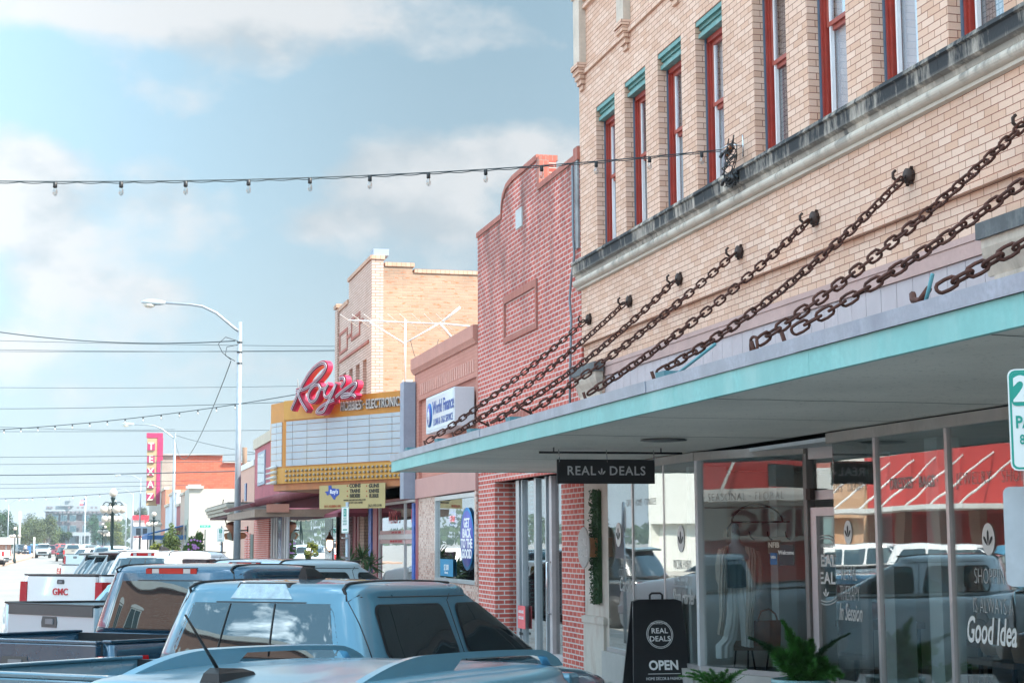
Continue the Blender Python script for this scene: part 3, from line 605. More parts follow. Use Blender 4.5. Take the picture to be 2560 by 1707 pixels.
# ---------------- Roy's: low building with the marquee
A = Vector((6.80, 35.87, 0)); B = Vector((4.42, 39.72, 0)); ax = (B-A).normalized(); nrm = Vector((-ax.y, ax.x, 0))
if nrm.y > 0: nrm = -nrm
Lm = (B-A).length
def MP(s, z, out=0): return Vector((A.x+ax.x*s*Lm+nrm.x*out, A.y+ax.y*s*Lm+nrm.y*out, z))
def MPX(px, py, out=0): return vplane(px, py, A+nrm*out, nrm)
ORG_ = mat('marquee_orange', (.50, .20, .02), .5, var=.12, vs=2, dirt=.25, dcol=(.5, .16, .03), ds=2); YEL = mat('marquee_yellow', (.54, .27, .045), .5, var=.1, vs=2, dirt=.35, dcol=(.45, .16, .03), ds=3, stretch=(1, 1, .3))
roy = thing('shop_building', 'hobby shop under the yellow marquee with red framed windows', 'building', (FX, 38.5, 0))
mb = MB(); mb.box(FX, FX+.3, 35.6, 41.3, 3.05, 5.2); mb.box(17.7, 18, 35.6, 41.3, 0, 5.2); mb.build('wall', PKB, roy)
mb = MB(); mb.box(FX+.3, 17.7, 35.6, 41.3, 4.9, 5.0); mb.build('roof', mat('tar_roof'), roy)
mar = thing('theatre_marquee', 'yellow and orange wedge marquee with blank white letter boards over the pavement', 'marquee', (5.6, 38, 3.4))
C_ = Vector((4.20, 40.55, 0)); D_ = Vector((6.8, 44.2, 0)); plan = [A, B, C_, D_]
def slab(mb, z0, z1, inset=0): 
    cen = sum(plan, Vector())/4; mb.prism([(p.x+(cen.x-p.x)*inset, p.y+(cen.y-p.y)*inset, z0) for p in plan], (0, 0, z1-z0))
b = MB(); slab(b, 3.83, 5.40); b.build('body', ORG_, mar)
b = MB(); slab(b, 3.46, 3.828); b.build('lower_band', YEL, mar)
b = MB(); slab(b, 3.30, 3.458, .06); b.build('soffit', mat('marquee_soffit', (.46, .17, .06), .6, var=.2, dirt=.3), mar)
b = MB(); q = [MP(.56, 4.96, .006), MP(.975, 4.96, .006), MP(.975, 5.405, .006), MP(.56, 5.405, .006)]; b.prism([MP(.66, 4.96, .02), MP(.995, 4.96, .02), MP(.995, 5.42, .02), MP(.66, 5.42, .02)], nrm*-.05); b.build('letter_backing', YEL, mar)
# letter board
BOARD = NT('letter_board'); _c = BOARD.mix(BOARD.ramp(BOARD.noise(1.2, 5), .3, .7), (.34, .40, .45), (.42, .47, .51)); _c = BOARD.mix(BOARD.math('MULTIPLY', BOARD.ramp(BOARD.noise(4, 6, .6, stretch=(1, 1, .2)), .5, .7), .2), _c, (.5, .45, .34)); BOARD.set(Base_Color=_c, Roughness=.3); BOARD = BOARD.m
b = MB(); rows = [3.86+k*(4.93-3.86)/6.6 for k in range(8)]; rows[-1] = 4.93; cols = [.02, .14, .31, .475, .64, .80, .92, .975]
for i in range(7):
    for j in range(7):
        p = [MP(cols[j]+.0018, rows[i]+.006, .02), MP(cols[j+1]-.0018, rows[i]+.006, .02), MP(cols[j+1]-.0018, rows[i+1]-.006, .02), MP(cols[j]+.0018, rows[i+1]-.006, .02)]
        b.prism(p, nrm*-.018)
b.build('letter_board', BOARD, mar)
b = MB(); ax2 = (C_-B).normalized(); n2 = Vector((ax2.y, -ax2.x, 0)); n2 = n2 if n2.x < 0 else -n2
for i in range(7):
    z0, z1 = rows[i]+.006, rows[i+1]-.006
    for s0, s1 in ((.1, .5), (.52, .92)): b.prism([B+ax2*.86*s0+n2*.015+Vector((0, 0, z0)), B+ax2*.86*s1+n2*.015+Vector((0, 0, z0)), B+ax2*.86*s1+n2*.015+Vector((0, 0, z1)), B+ax2*.86*s0+n2*.015+Vector((0, 0, z1))], n2*-.012)
b.build('letter_board', BOARD, mar)
# bulb sockets, three rows
bm_ = mat('bulb_dull', (.35, .28, .22), .35, .3)
b = MB(); b.sphere(ORG[mar.name], .034, 8, 5); p0 = b.build('bulb', bm_, mar); cnt = 0
for r_i, z in enumerate((3.545, 3.655, 3.765)):
    for k in range(30):
        p = MP(.018+k*.0327, z-.02, .03)-ORG[mar.name]
        o = p0 if cnt == 0 else p0.copy()
        if cnt: S.collection.objects.link(o)
        o.location = p; cnt += 1
t = MB(); 
textmesh(t, 'HOBBIES · ELECTRONICS', .30, MP(.292, 5.15, .03), -ax, (0, 0, 1), .03, bold=.004, sx=.635); t.build('metal_lettering', mat('tarnished_letters', (.45, .42, .40), .45, .4, var=.3), mar)
# script name in red channel letters
def zz(x, y): return (600+x/4.356, 880+y/4.356)
strokes = [[(562, 630), (600, 540), (650, 430), (700, 330), (760, 235), (830, 160), (900, 120), (938, 140), (928, 200), (870, 280), (790, 350), (700, 405), (610, 425)],
           [(630, 425), (655, 500), (690, 570), (735, 640)],
           [(865, 355), (810, 365), (760, 430), (748, 500), (775, 540), (820, 525), (858, 460), (876, 390), (860, 355), (890, 400), (945, 388)],
           [(965, 345), (928, 420), (925, 475), (958, 488), (1005, 430), (1050, 345)],
           [(1050, 345), (1015, 440), (975, 520), (935, 610), (905, 652), (838, 655), (880, 600), (960, 550), (1030, 520)],
           [(1085, 290), (1130, 280), (1140, 320), (1100, 385)],
           [(1045, 490), (1130, 420), (1255, 335), (1265, 370), (1215, 440), (1185, 480), (1110, 490), (1150, 455), (1235, 465), (1262, 490)]]
def smooth(pl, n=5):
    out = []
    for i in range(len(pl)-1):
        p0 = pl[max(i-1, 0)]; p1 = pl[i]; p2 = pl[i+1]; p3 = pl[min(i+2, len(pl)-1)]
        for k in range(n):
            t = k/n; out.append(tuple(.5*((2*p1[a])+(-p0[a]+p2[a])*t+(2*p0[a]-5*p1[a]+4*p2[a]-p3[a])*t*t+(-p0[a]+3*p1[a]-3*p2[a]+p3[a])*t**3) for a in range(len(p1))))
    out.append(tuple(pl[-1])); return out
def ribbon(mb, pts2, w, o0, o1):
    """pts2: plane points (s along, z); ribbon of half width w from offset o0 to o1 out of the marquee face"""
    n = len(pts2); L, R2 = [], []
    for i, (s, z) in enumerate(pts2):
        a = pts2[max(i-1, 0)]; c = pts2[min(i+1, n-1)]; dx, dz = c[0]-a[0], c[1]-a[1]; l = math.hypot(dx, dz) or 1
        nx, nz = -dz/l*w, dx/l*w; L.append((s+nx, z+nz)); R2.append((s-nx, z-nz))
    P = lambda q, o: A+ax*q[0]+nrm*o+Vector((0, 0, q[1]))
    vs = []; 
    for l, r2 in zip(L, R2): vs += [P(l, o0), P(r2, o0), P(r2, o1), P(l, o1)]
    f = []
    for i in range(n-1):
        for k in range(4): f.append((i*4+k, i*4+(k+1) % 4, (i+1)*4+(k+1) % 4, (i+1)*4+k))
    f += [(3, 2, 1, 0), ((n-1)*4, (n-1)*4+1, (n-1)*4+2, (n-1)*4+3)]; mb.add(vs, f)
scr = thing('script_sign', "red script lettering spelling Roy's standing on top of the yellow marquee", 'sign', (5.0, 38.6, 5.2))
ch, fa, ne_ = MB(), MB(), MB()
for st in strokes:
    q = []
    for x, y in st:
        p = MPX(*zz(x, y), out=.28); v = p-A-nrm*.28; q.append((v.dot(ax), v.z))
    q = smooth(q, 5); ribbon(ch, q, .062, .13, .28); ribbon(fa, q, .046, .282, .286)
    for sd_ in (1, -1):
        n = len(q); e = []
        for i, (s, z) in enumerate(q):
            a = q[max(i-1, 0)]; c = q[min(i+1, n-1)]; dx, dz = c[0]-a[0], c[1]-a[1]; l = math.hypot(dx, dz) or 1
            e.append((s-dz/l*.02*sd_, z+dx/l*.02*sd_))
        ne_.tube([A+ax*s+nrm*.30+Vector((0, 0, z)) for s, z in e], .0075, 5)
ch.build('channel', mat('sign_crimson', (.55, .02, .07), .35, var=.1), scr); fa.build('face', mat('sign_maroon', (.10, .008, .03), .5), scr); ne_.build('neon_tube', mat('unlit_neon', (.75, .62, .66), .2, var=0), scr)
b = MB()
for s, z in ((.9, 5.9), (.72, 5.7), (.5, 5.6)): b.tube([MP(s, 5.4, -.1), MP(s-.04, z, .1)], .012, 5)
b.tube([MP(.80, 6.05, .05), MP(.70, 5.4, -.6)], .01, 5); b.build('strut', mat('grey_strut', (.3, .3, .3), .6), scr)
# white finials at the marquee nose
b = MB()
for k in range(4):
    z = 3.86-k*.12; b.lathe([(.02, 0), (.075, .03), (.05, .09), (.06, .12), (.05, .16), (.035, .25), (.005, .34)], (0, 0, 0), 10, 'X') if False else None
    p = B.lerp(C_, .5)+n2*.02; b.tube([p+Vector((0, 0, z)), p+n2*.10+Vector((0, 0, z-.01)), p+n2*.26+Vector((0, 0, z-.045))], lambda t: .055*(1-t*.75), 8)
b.build('finials', WHT, mar)
# banner under the marquee
bn = thing('banner', 'beige banner with a blue state outline and a list of goods under the marquee', 'banner', MP(.6, 2.9, .0))
c0, c1, c2, c3 = MPX(798.5, 1214), MPX(963, 1206), MPX(962.5, 1269), MPX(798.6, 1272)
b = MB(); b.prism([c0, c1, c2, c3], nrm*-.01); b.build('sheet', mat('banner_beige', (.42, .33, .15), .7, var=.06), bn)
def btext(txt, size, px, py, m, sx=1, bold=0, align='CENTER'):
    t = MB(); textmesh(t, txt, size, MPX(px, py, .006), -ax, (0, 0, 1), .002, align, bold, 0, 1, sx); return t.build('lettering', m, bn)
def bz(x, y): return (780+x/5.807, 1190+y/5.807)
Bro = mat('brown_letters', (.35, .07, .02), .6, var=0); Ink = mat('ink_letters', (.035, .03, .02), .6, var=0)
for i, (l, r2) in enumerate((('COINS', 'GUNS'), ('TRAINS', 'KNIVES'), ('PLASTIC MODELS', 'FFL DEALER'))):
    y = (138, 214, 285)[i]; sx_ = (1.12, .93, .40)[i]; btext(l, .115, *bz(622, y), Ink, sx_, .005); btext(r2, .115, *bz(898, y), Ink, (1.12, .93, .52)[i], .005)
    b = MB()
    for x in (513, 793): p = MPX(*bz(x, y+2), out=.006); b.prism([p+ax*math.cos(t)*.02+Vector((0, 0, math.sin(t)*.02)) for t in [k*math.pi/4 for k in range(8)]], nrm*.003)
    b.build('bullet', Bro, bn)
btext('WWW.GALLERYOFGUNS.COM', .055, *bz(615, 346), Ink, 1.0); btext('ENTER VIP CODE: 828487', .055, *bz(615, 384), Ink, .95)
btext('217 E. KLEBERG AVE', .075, *bz(295, 437), Bro, .88, .002); btext('(361) 592-3190', .085, *bz(910, 425), Ink, .88)
tx = [(240, 135), (284, 135), (284, 172), (340, 178), (392, 188), (394, 240), (397, 262), (372, 280), (345, 300), (334, 340), (312, 332), (290, 300), (270, 268), (248, 262), (235, 278), (215, 272), (208, 245), (186, 228), (190, 222), (240, 215)]
b = MB(); b.prism([MPX(*bz(*p), out=.004) for p in tx], nrm*.003); b.build('state_outline', Bl, bn)
btext("Roy's", .13, *bz(318, 226), Wl, 1.0, .003)
# shopfront below
YF = 6.85
mr = mat('maroon_trim', (.30, .07, .085), .5, var=.1); bp = mat('blue_white_poster', (.05, .12, .42), .5, var=.6, vs=6)
b = MB()
for px0, px1 in ((933, 943), (1040, 1046)): b.box(YF-.06, YF+.12, yy_(px1), yy_(px0), .15, 3.05)
b.box(YF-.02, YF+.1, yy_(1034), yy_(943), 3.0, 3.05); b.build('door_post', mr, roy)
for px0, px1 in ((925, 932), (1034, 1039)):
    b = MB(); b.box(YF-.09, YF-.05, yy_(px1), yy_(px0), .2, 2.9); b.build('striped_post', bp, roy)
f = MB(); y0, y1 = yy_(1034), yy_(943)
for a, c in ((y0, y0+.06), (y1-.12, y1), (y0+1.27, y0+1.33)): f.box(YF-.02, YF+.06, a, c, 1.05, 2.93)
f.box(YF-.02, YF+.06, y0, y1, 2.935, 2.99); f.box(YF-.03, YF+.07, y0, y1, 2.12, 2.24) if False else f.box(YF-.025, YF+.065, y0+.06, y1-.12, 2.13, 2.24)
win = f.build('window', mat('pale_frame', (.52, .48, .48), .5, .2), roy)
g = MB(); g.box(YF+.01, YF+.02, y0+.02, y1-.02, 1.05, 2.93); g.build('pane', DGL, win)
f = MB(); f.box(YF-.05, YF+.15, y0, y1, .15, 1.045); f.build('bulkhead', mat('pale_grey_panel', (.48, .45, .46), .6, dirt=.3), roy)
f = MB(); f.box(YF+.0, YF+.008, y0+.06, y1-.12, 2.245, 2.33); f.box(YF, YF+.008, y0+.06, y1-.12, 2.03, 2.125); f.build('window_lettering_band', mat('pink_band', (.55, .33, .32), .6, var=.3, vs=20), win)
ftext("ROY'S", .42, yy_(980), 2.62, YF-.03, Rl, win, sx=1.0); ftext("H", .42, yy_(1029), 2.62, YF-.03, Rl, win)
ftext("COINS  GUNS  TRAINS", .07, yy_(985), 2.285, YF-.006, Rl, win, sx=1.8); ftext("HOBBIES  KNIVES  MODELS  ELECTRONICS", .07, yy_(985), 2.08, YF-.006, Rl, win, sx=1.2)
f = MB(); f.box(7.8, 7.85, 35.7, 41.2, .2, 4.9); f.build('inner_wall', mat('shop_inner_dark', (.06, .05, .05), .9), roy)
f = MB(); f.box(YF-.05, YF, yy_(1031, YF), 41.0, 3.06, 3.40); f.build('wood_fascia', NT('x').m if False else mat('brown_slats', (.16, .07, .05), .7, var=.4, vs=30), roy)
f = MB(); a, c = yy_(1031), yy_(1044); f.box(FX-.28, FX-.02, a-.45, a-.02, 2.99, 5.52); tag(f.build('downpipe_cover', mat('blue_grey_metal', (.30, .34, .42), .5, .2)), 'blue grey metal duct cover between the yellow marquee and the pink shop', 'duct')
# aerial on the roof
an = thing('roof_aerial', 'large white television aerial on a mast in front of the tan brick wall', 'aerial', (7.05, 38, 5))
def AP(x, y, Y=38.0): return PY(820+x/4.1275, 620+y/4.1275, Y)
AL = mat('aerial_aluminium', (.75, .74, .72), .4, .3, var=.05)
b = MB(); b.tube([AP(795, 1470), AP(797, 735)], .025, 6); b.build('mast', AL, an)
b = MB(); b.tube([AP(205, 745), AP(1240, 785), AP(1520, 815, 36.5)], .02, 6); b.build('boom', AL, an)
for q in ([AP(430, 765), AP(785, 985)], [AP(1150, 775), AP(800, 980)]): b = MB(); b.tube(q, .02, 5); b.build('brace', AL, an)
for k in range(9):
    t = k/8; x = 215+t*1000; b = MB(); y = 748+t*30; L = 1.0+.6*t; c = AP(x, y); b.tube([c+Vector((-.35*L, -L, 0)), c+Vector((.35*L, L, 0))], .008, 4); b.build('element', AL, an)
for q in ([AP(1180, 760), AP(1365, 610)], [AP(1150, 770), AP(1280, 930)]):
    b = MB(); b.tube(q, .03, 5); b.build('reflector', AL, an)
b = MB(); p, r2 = AP(850, 950), AP(1140, 945); b.tube([p.lerp(r2, s)-Vector((0, 0, .18*4*s*(1-s)*4)) for s in [k/8 for k in range(9)]], .006, 4); b.build('lead', Bk, an)
b = MB(); p = AP(820, 1370, 39); b.box(p.x-.12, p.x+.1, 38.9, 39.1, p.z-.5, p.z+.02); tag(b.build('roof_vent', WHT), 'white vent pipe standing on the roof behind the marquee', 'vent')
# ---------------- tan two storey
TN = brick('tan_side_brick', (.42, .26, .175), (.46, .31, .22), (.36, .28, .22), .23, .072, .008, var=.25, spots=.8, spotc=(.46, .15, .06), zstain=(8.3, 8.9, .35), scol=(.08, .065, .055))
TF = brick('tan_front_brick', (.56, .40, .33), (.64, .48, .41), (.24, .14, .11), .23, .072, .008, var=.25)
tan = thing('brick_building', 'two storey tan brick building with a stepped parapet rising behind the marquee', 'building', (FX, 44.3, 0))
Ye, Yg = 41.36, 47.5
b = MB(); b.prism([(FX+.30, Ye, 0), (18, Ye, 0), (18, Ye, 8.9), (FX+1.05, Ye, 8.9), (FX+1.05, Ye, 9.05), (FX+.30, Ye, 9.05)], (0, .3, 0)); b.box(17.7, 18, Ye+.3, Yg, 0, 8.8); b.box(FX+.3, 17.7, Yg-.3, Yg, 0, 8.6); b.build('side_wall', TN, tan)
b = MB()
wy = [(42.15, 42.75), (43.3, 43.95), (44.5, 45.15), (45.75, 46.4)]; e = [Ye]+[v for w in wy for v in w]+[Yg]
for i in range(0, len(e), 2): b.box(FX, FX+.298, e[i], e[i+1], 4.2, 6.75)
b.box(FX, FX+.298, Ye, Yg, 6.75, 8.62); b.box(FX, FX+.298, Ye, Ye+3.9, 8.62, 9.22); b.box(FX, FX+.298, Ye, Yg, 3.2, 4.2); b.box(FX-.06, FX+.3, Yg-.45, Yg, 3.2, 8.7)
b.build('front_wall', TF, tan)
b = MB(); b.box(FX-.04, FX+.34, Ye-.03, Ye+3.95, 9.22, 9.32); b.box(FX-.04, FX+.34, Ye+3.95, Yg, 8.62, 8.74); b.box(FX-.1, FX+.36, Yg-.5, Yg+.05, 8.742, 8.85); b.box(FX+.34, FX+1.1, Ye-.03, Ye+.33, 9.05, 9.15); b.box(FX+1.1, 18, Ye-.03, Ye+.33, 8.9, 9.0); b.build('coping', brick('coping_brick', (.55, .34, .24), (.6, .4, .3), (.3, .2, .16), .12, .2, .008, var=.5), tan)
b = MB(); b.box(FX+.3, 17.7, Ye+.3, Yg-.3, 8.2, 8.3); b.build('roof', mat('tar_roof'), tan)
b = MB(); b.box(FX+.05, FX+.45, Ye+.05, Ye+.55, 9.33, 9.5); b.build('roof_vent', mat('blue_grey_metal'), tan)
for a, c in wy:
    f = MB(); f.box(FX+.14, FX+.22, a, a+.07, 4.2, 6.75); f.box(FX+.14, FX+.22, c-.07, c, 4.2, 6.75); f.box(FX+.14, FX+.22, a+.07, c-.07, 6.6, 6.75); f.box(FX+.16, FX+.2, a+.07, c-.07, 4.2, 6.6); f.build('window', mat('faded_crimson', (.36, .10, .10), .5, var=.15), tan)
b = MB()
for (y, z) in ((45.4, 7.35), (43.2, 7.5)):
    for a0, a1, c0_, c1_ in ((y, y+1.5, z+.55, z+.63), (y, y+1.5, z, z+.08), (y, y+.1, z+.08, z+.55), (y+1.4, y+1.5, z+.08, z+.55), (y-.55, y, z+.3, z+.38)): b.box(FX-.025, FX, a0, a1, c0_, c1_)
b.box(FX-.04, FX, Ye+.4, Yg-.6, 7.12, 7.2); b.build('brick_relief', SOLD, tan)
# ground floor of the tan building: recessed entrance
b = MB(); b.box(FX, FX+.3, 45.0, 47.45, .15, 3.2); b.box(FX+.3, 8.4, 44.9, 45.0, .15, 3.2); b.build('purple_brick_pier', brick('purple_brick', (.22, .15, .15), (.27, .19, .18), (.36, .30, .29), .24, .08, .010), tan)
b = MB(); EB = brick('entry_brick', (.36, .24, .18), (.42, .3, .23), (.2, .14, .11), .24, .08, .008); b.box(8.35, 8.5, 41.3, 44.9, .15, 3.2); b.build('entry_wall', EB, tan)
for p0_, p1_ in ((910, 899), (850, 842)): b = MB(); b.box(FX, FX+.3, yy_(p0_), yy_(p1_), .15, 3.2); b.build('entry_pier', EB, tan)
b = MB(); yd = yy_(842); b.box(FX+.1, FX+.2, yd+.02, 43.6+.9, .15, 3.1); b.build('maroon_boards', mr, tan)
b = MB(); b.box(FX+.05, FX+.1, yy_(827), yy_(808), .15, 2.75); b.build('door', mat('dark_glass_door', (.02, .03, .035), .1), tan)
b = MB(); b.box(FX, FX+.3, yy_(897), yy_(893), .15, 3.2); b.box(FX+1.0, FX+1.3, 41.5, 42, .15, 3.1); b.build('dark_red_post', mat('dark_red', (.2, .02, .03), .5), tan)
ln = thing('wall_lantern', 'lit copper lantern on a bracket beside the dark entrance door', 'lantern', (6.7, 43.4, 1.9)); c = PX(824, 1358, 6.62)
b = MB(); b.lathe([(.02, -.2), (.05, -.17), (.085, -.1), (.09, .04), (.07, .1)], c, 10); b.build('glass_body', mat('lantern_glow', (.9, .55, .35), .4, emit=(1, .55, .28, 1), es=1.2), ln)
b = MB(); b.lathe([(.13, .1), (.11, .14), (.04, .25), (.02, .33), (.0, .35)], c, 10); b.lathe([(.0, -.27), (.03, -.24), (.05, -.2)], c, 10); b.build('copper_cap', mat('copper', (.28, .13, .08), .45, .6), ln)
b = MB(); b.tube([c+Vector((0, 0, .33)), c+Vector((.05, -.05, .42)), c+Vector((.12, -.1, .38)), c+Vector((.18, -.1, .3))], .012, 5); b.build('bracket', Bk, ln)
# small scalloped awning
aw = thing('shop_awning', 'small faded pink awning with a scalloped edge over the dark entrance', 'awning', (6.3, 44, 3)); 
y0, y1 = 41.9, 46.6
b = MB(); b.grid([[(FX, y0+(y1-y0)*k/12, 3.08) for k in range(13)], [(FX-.75, y0+(y1-y0)*k/12, 2.80) for k in range(13)]]); b.add([(FX, y0, 3.08), (FX-.75, y0, 2.80), (FX, y0, 2.8)], [(0, 1, 2)]); b.build('canvas', mat('faded_pink_canvas', (.42, .12, .16), .8, var=.15), aw)
b = MB()
for k in range(24):
    a = y0+(y1-y0)*k/24; c = y0+(y1-y0)*(k+1)/24; b.add([(FX-.752, a, 2.80), (FX-.752, c, 2.80), (FX-.76, c, 2.72), (FX-.76, (a+c)/2, 2.69), (FX-.76, a, 2.72)], [(0, 1, 2, 3, 4)])
for k in range(4): a = FX-.75+k*.19; b.add([(a, y0-.005, 2.80), (a+.19, y0-.005, 2.80), (a+.19, y0-.005, 2.72), (a+.09, y0-.005, 2.69), (a, y0-.005, 2.72)], [(0, 1, 2, 3, 4)])
b.build('valance', mat('maroon_canvas', (.22, .05, .07), .8), aw)
# big maroon lean-to canopy
lt = thing('porch_canopy', 'dilapidated maroon lean-to canopy with peeling hip roof left of the marquee', 'canopy', (5.5, 47, 3))
Y0, Y1, XE = 44.4, 53.5, 4.15; zE, zW = 3.0, 3.72
MAR = mat('peeling_maroon', (.20, .05, .06), .7, var=.3, vs=3, dirt=.5, dcol=(.36, .17, .17), ds=3)
b = MB(); b.prism([(XE, Y0, zE), (FX, Y0, zW), (FX, Y0, zW+.08), (XE-.1, Y0, zE+.08)], (0, Y1-Y0, 0)); b.build('roof', MAR, lt)
b = MB(); b.tube([(XE+.05, Y0-.03, zE+.10), (FX-1.0, Y0-.03, zE+.43), (FX-.05, Y0-.03, zW+.02)], lambda t: .10+.05*math.sin(t*3), 8); b.build('barge_roll', MAR, lt)
b = MB(); b.prism([(XE+.3, Y0+.02, zE-.02), (FX, Y0+.02, zE-.02), (FX, Y0+.02, zW-.02)], (0, .04, 0)); b.build('gable_end', mat('dark_maroon', (.11, .03, .04), .7), lt)
b = MB(); b.box(XE+.2, FX, Y0-.02, Y0+.10, 2.74, 2.94, 0); b.box(XE+.05, XE+.2, Y0, Y1, 2.74, 2.94); b.build('beam', mat('brown_beam', (.30, .22, .17), .7, var=.2), lt)
b = MB(); b.box(XE+.35, XE+.95, Y0-.08, Y0-.04, 2.86, 3.08, 0, Matrix.Rotation(0, 4, 'X')); b.build('patch_board', mat('salmon_board', (.52, .25, .19), .7), lt)
# ---------------- rose building
RS = mat('rose_stucco', (.42, .105, .13), .8, var=.18, vs=1.2, dirt=.35, dcol=(.34, .07, .09), ds=.8, stretch=(1, 1, .3))
ro = thing('shop_building', 'rose pink stucco shop front with one small high window', 'building', (FX, 59, 0))
b = MB(); b.box(FX, FX+.3, 47.6, 72.0, 3.0, 6.0); b.box(FX+.3, 17, 71.7, 72.0, 0, 5.9); b.box(FX+.3, 17, 47.6, 47.9, 0, 5.9); b.box(16.7, 17, 47.9, 71.7, 0, 5.9); b.build('wall', RS, ro)
b = MB(); b.box(FX-.08, FX+.35, 47.55, 72.1, 6.003, 6.42); b.build('coping', mat('buff_coping', (.52, .45, .36), .8, var=.15), ro)
b = MB(); b.box(FX+.3, 16.7, 47.9, 71.7, 5.6, 5.7); b.build('roof', mat('tar_roof'), ro)
f = MB(); a = PX(647, 1136, FX); c = PX(664, 1209, FX); f.box(FX-.05, FX, c.y, a.y, c.z, a.z+.05); w = f.build('window', mat('blue_grey_metal'), ro); g = MB(); g.box(FX-.058, FX-.045, c.y+.12, a.y-.12, c.z+.12, a.z-.06); g.build('pane', mat('sky_glass', (.5, .55, .6), .05, .6, var=0), w)
f = MB(); px_l = [655, 662, 668, 677, 684, 690, 696, 703, 710, 716]
for p in px_l: y = yy_(p); f.box(FX+.02, FX+.12, y-.12, y+.12, .15, 3.0)
f.box(FX+.02, FX+.12, 47.6, 64, .15, .55); sf = f.build('shopfront_frame', mat('pale_frame'), ro); g = MB(); g.box(FX+.06, FX+.08, 47.7, 66, .55, 3.0); g.build('pane', DGL, sf)
f = MB(); f.box(FX+1.6, FX+1.7, 47.9, 70, .15, 3.0); f.build('inner_wall', mat('pale_inner'), ro)
f = MB(); y = yy_(699); f.box(FX+.0, FX+.05, y-.5, y+.4, .2, 3.0); f.build('blue_door', mat('blue_door', (.01, .06, .2), .15), ro)
f = MB(); f.box(FX, FX+.3, 66, 72, .15, 3.0); f.build('brick_pier', RB, ro)
# grey wooden flat canopy
gc = thing('porch_canopy', 'weathered grey timber canopy projecting over the far pavement', 'canopy', (5.8, 66, 3.3))
GW = mat('weathered_timber', (.40, .37, .31), .8, var=.25, vs=4, dirt=.4, dcol=(.2, .17, .14), ds=3)
XG = 4.75; p1 = PX(574, 1258, XG); p2 = PX(574, 1284, XG); p3 = PX(519, 1277, XG); p4 = PX(519, 1300, XG)
b = MB(); z0, z1 = p2.z, p1.z; h_ = (z1-z0)/3
for k in range(3): b.box(XG-.06*(k), XG+.2, p1.y, p3.y, z0+k*h_+.01, z0+(k+1)*h_)
b.build('fascia', GW, gc)
b = MB()
for k in range(3): b.box(XG+.2, FX, p1.y-.06*k, p1.y+.15, z0+k*h_+.01, z0+(k+1)*h_)
b.build('end_fascia', mat('grey_end_boards', (.30, .28, .25), .8, var=.2), gc)
b = MB(); b.box(XG+.1, FX, p1.y+.05, p3.y, z0-.08, z0+.0); b.build('soffit', mat('dark_maroon'), gc)
b = MB(); b.box(XG-.05, FX, p1.y, p3.y, z1+.002, z1+.05); b.build('roof', mat('tar_roof'), gc)
# ---------------- salmon corner shop
sa = thing('shop_building', 'salmon plastered corner shop past the rose pink wall', 'building', (FX, 76, 0))
b = MB(); b.box(FX, FX+.3, 72.15, 80.5, .15, 5.35); b.box(FX+.3, 17, 80.2, 80.5, 0, 5.3); b.build('wall', mat('salmon_plaster', (.56, .33, .26), .8, var=.08), sa)
b = MB(); b.box(FX-.05, FX+.35, 72.15, 80.55, 5.353, 5.6); b.build('coping', WHT, sa)
b = MB(); y = yy_(617); b.box(FX-.05, FX, y-.6, y+.5, .15, 2.75); y = yy_(625); b.box(FX-.05, FX, y-.4, y+.5, .15, 2.45); b.build('brick_pilaster', RB, sa)
b = MB(); y = yy_(631); b.box(FX-.03, FX, y-.6, y+.6, .15, 2.4); b.build('door', mat('dark_green', (.04, .07, .06), .4), sa)
b = MB(); y = yy_(614.5); b.box(FX-.05, FX, y-.35, y+.35, 3.9, 4.7); b.build('slot_window', mat('blue_door'), sa)
# hanging wooden sign and lamp
hs = thing('hanging_sign', 'carved wooden shop sign hanging on an iron bracket behind the lamp post', 'sign', (5.5, 70, 2.3))
def HP(x, y, Y=69.5): return PY(500+x/7.127, 1180+y/7.127, Y)
b = MB(); b.tube([HP(415, 1037), HP(860, 1037)], .03, 5); b.tube([HP(850, 960), HP(850, 1060)], .03, 5); b.build('bracket', Bk, hs)
b = MB(); sh = [(420, 1125), (450, 1085), (500, 1075), (640, 1062), (800, 1075), (835, 1125), (800, 1180), (640, 1205), (450, 1195), (440, 1150)]; b.prism([HP(*p) for p in sh], (0, .08, 0)); b.build('board', mat('carved_wood', (.45, .2, .09), .6, var=.4, vs=6), hs)
b = MB(); q = HP(565, 1130); b.lathe([(.16, -.06), (.16, -.02)], q, 16, 'Y') if False else b.prism([(q.x+.2*math.cos(t), q.y-.02, q.z+.2*math.sin(t)) for t in [k*math.pi/6 for k in range(12)]], (0, -.02, 0)); b.build('emblem', mat('grey_green', (.3, .36, .3), .6), hs)
pl = thing('pendant_lamp', 'copper pendant lamp hung on chains under the grey timber canopy', 'lamp', (5.4, 70, 3))
b = MB(); q = HP(585, 960); b.lathe([(.04, -.6), (.08, -.3), (.3, .0), (.22, .15), (.05, .2)], q, 12); b.build('bowl', mat('copper'), pl)
b = MB(); b.tube([q+Vector((-.25, 0, .05)), q+Vector((-.45, 0, .7)), q+Vector((-.4, 0, 1.1))], .02, 4); b.tube([q+Vector((.25, 0, .05)), q+Vector((.4, 0, .7)), q+Vector((.4, 0, 1.1))], .02, 4); b.build('chain', Bk, pl)
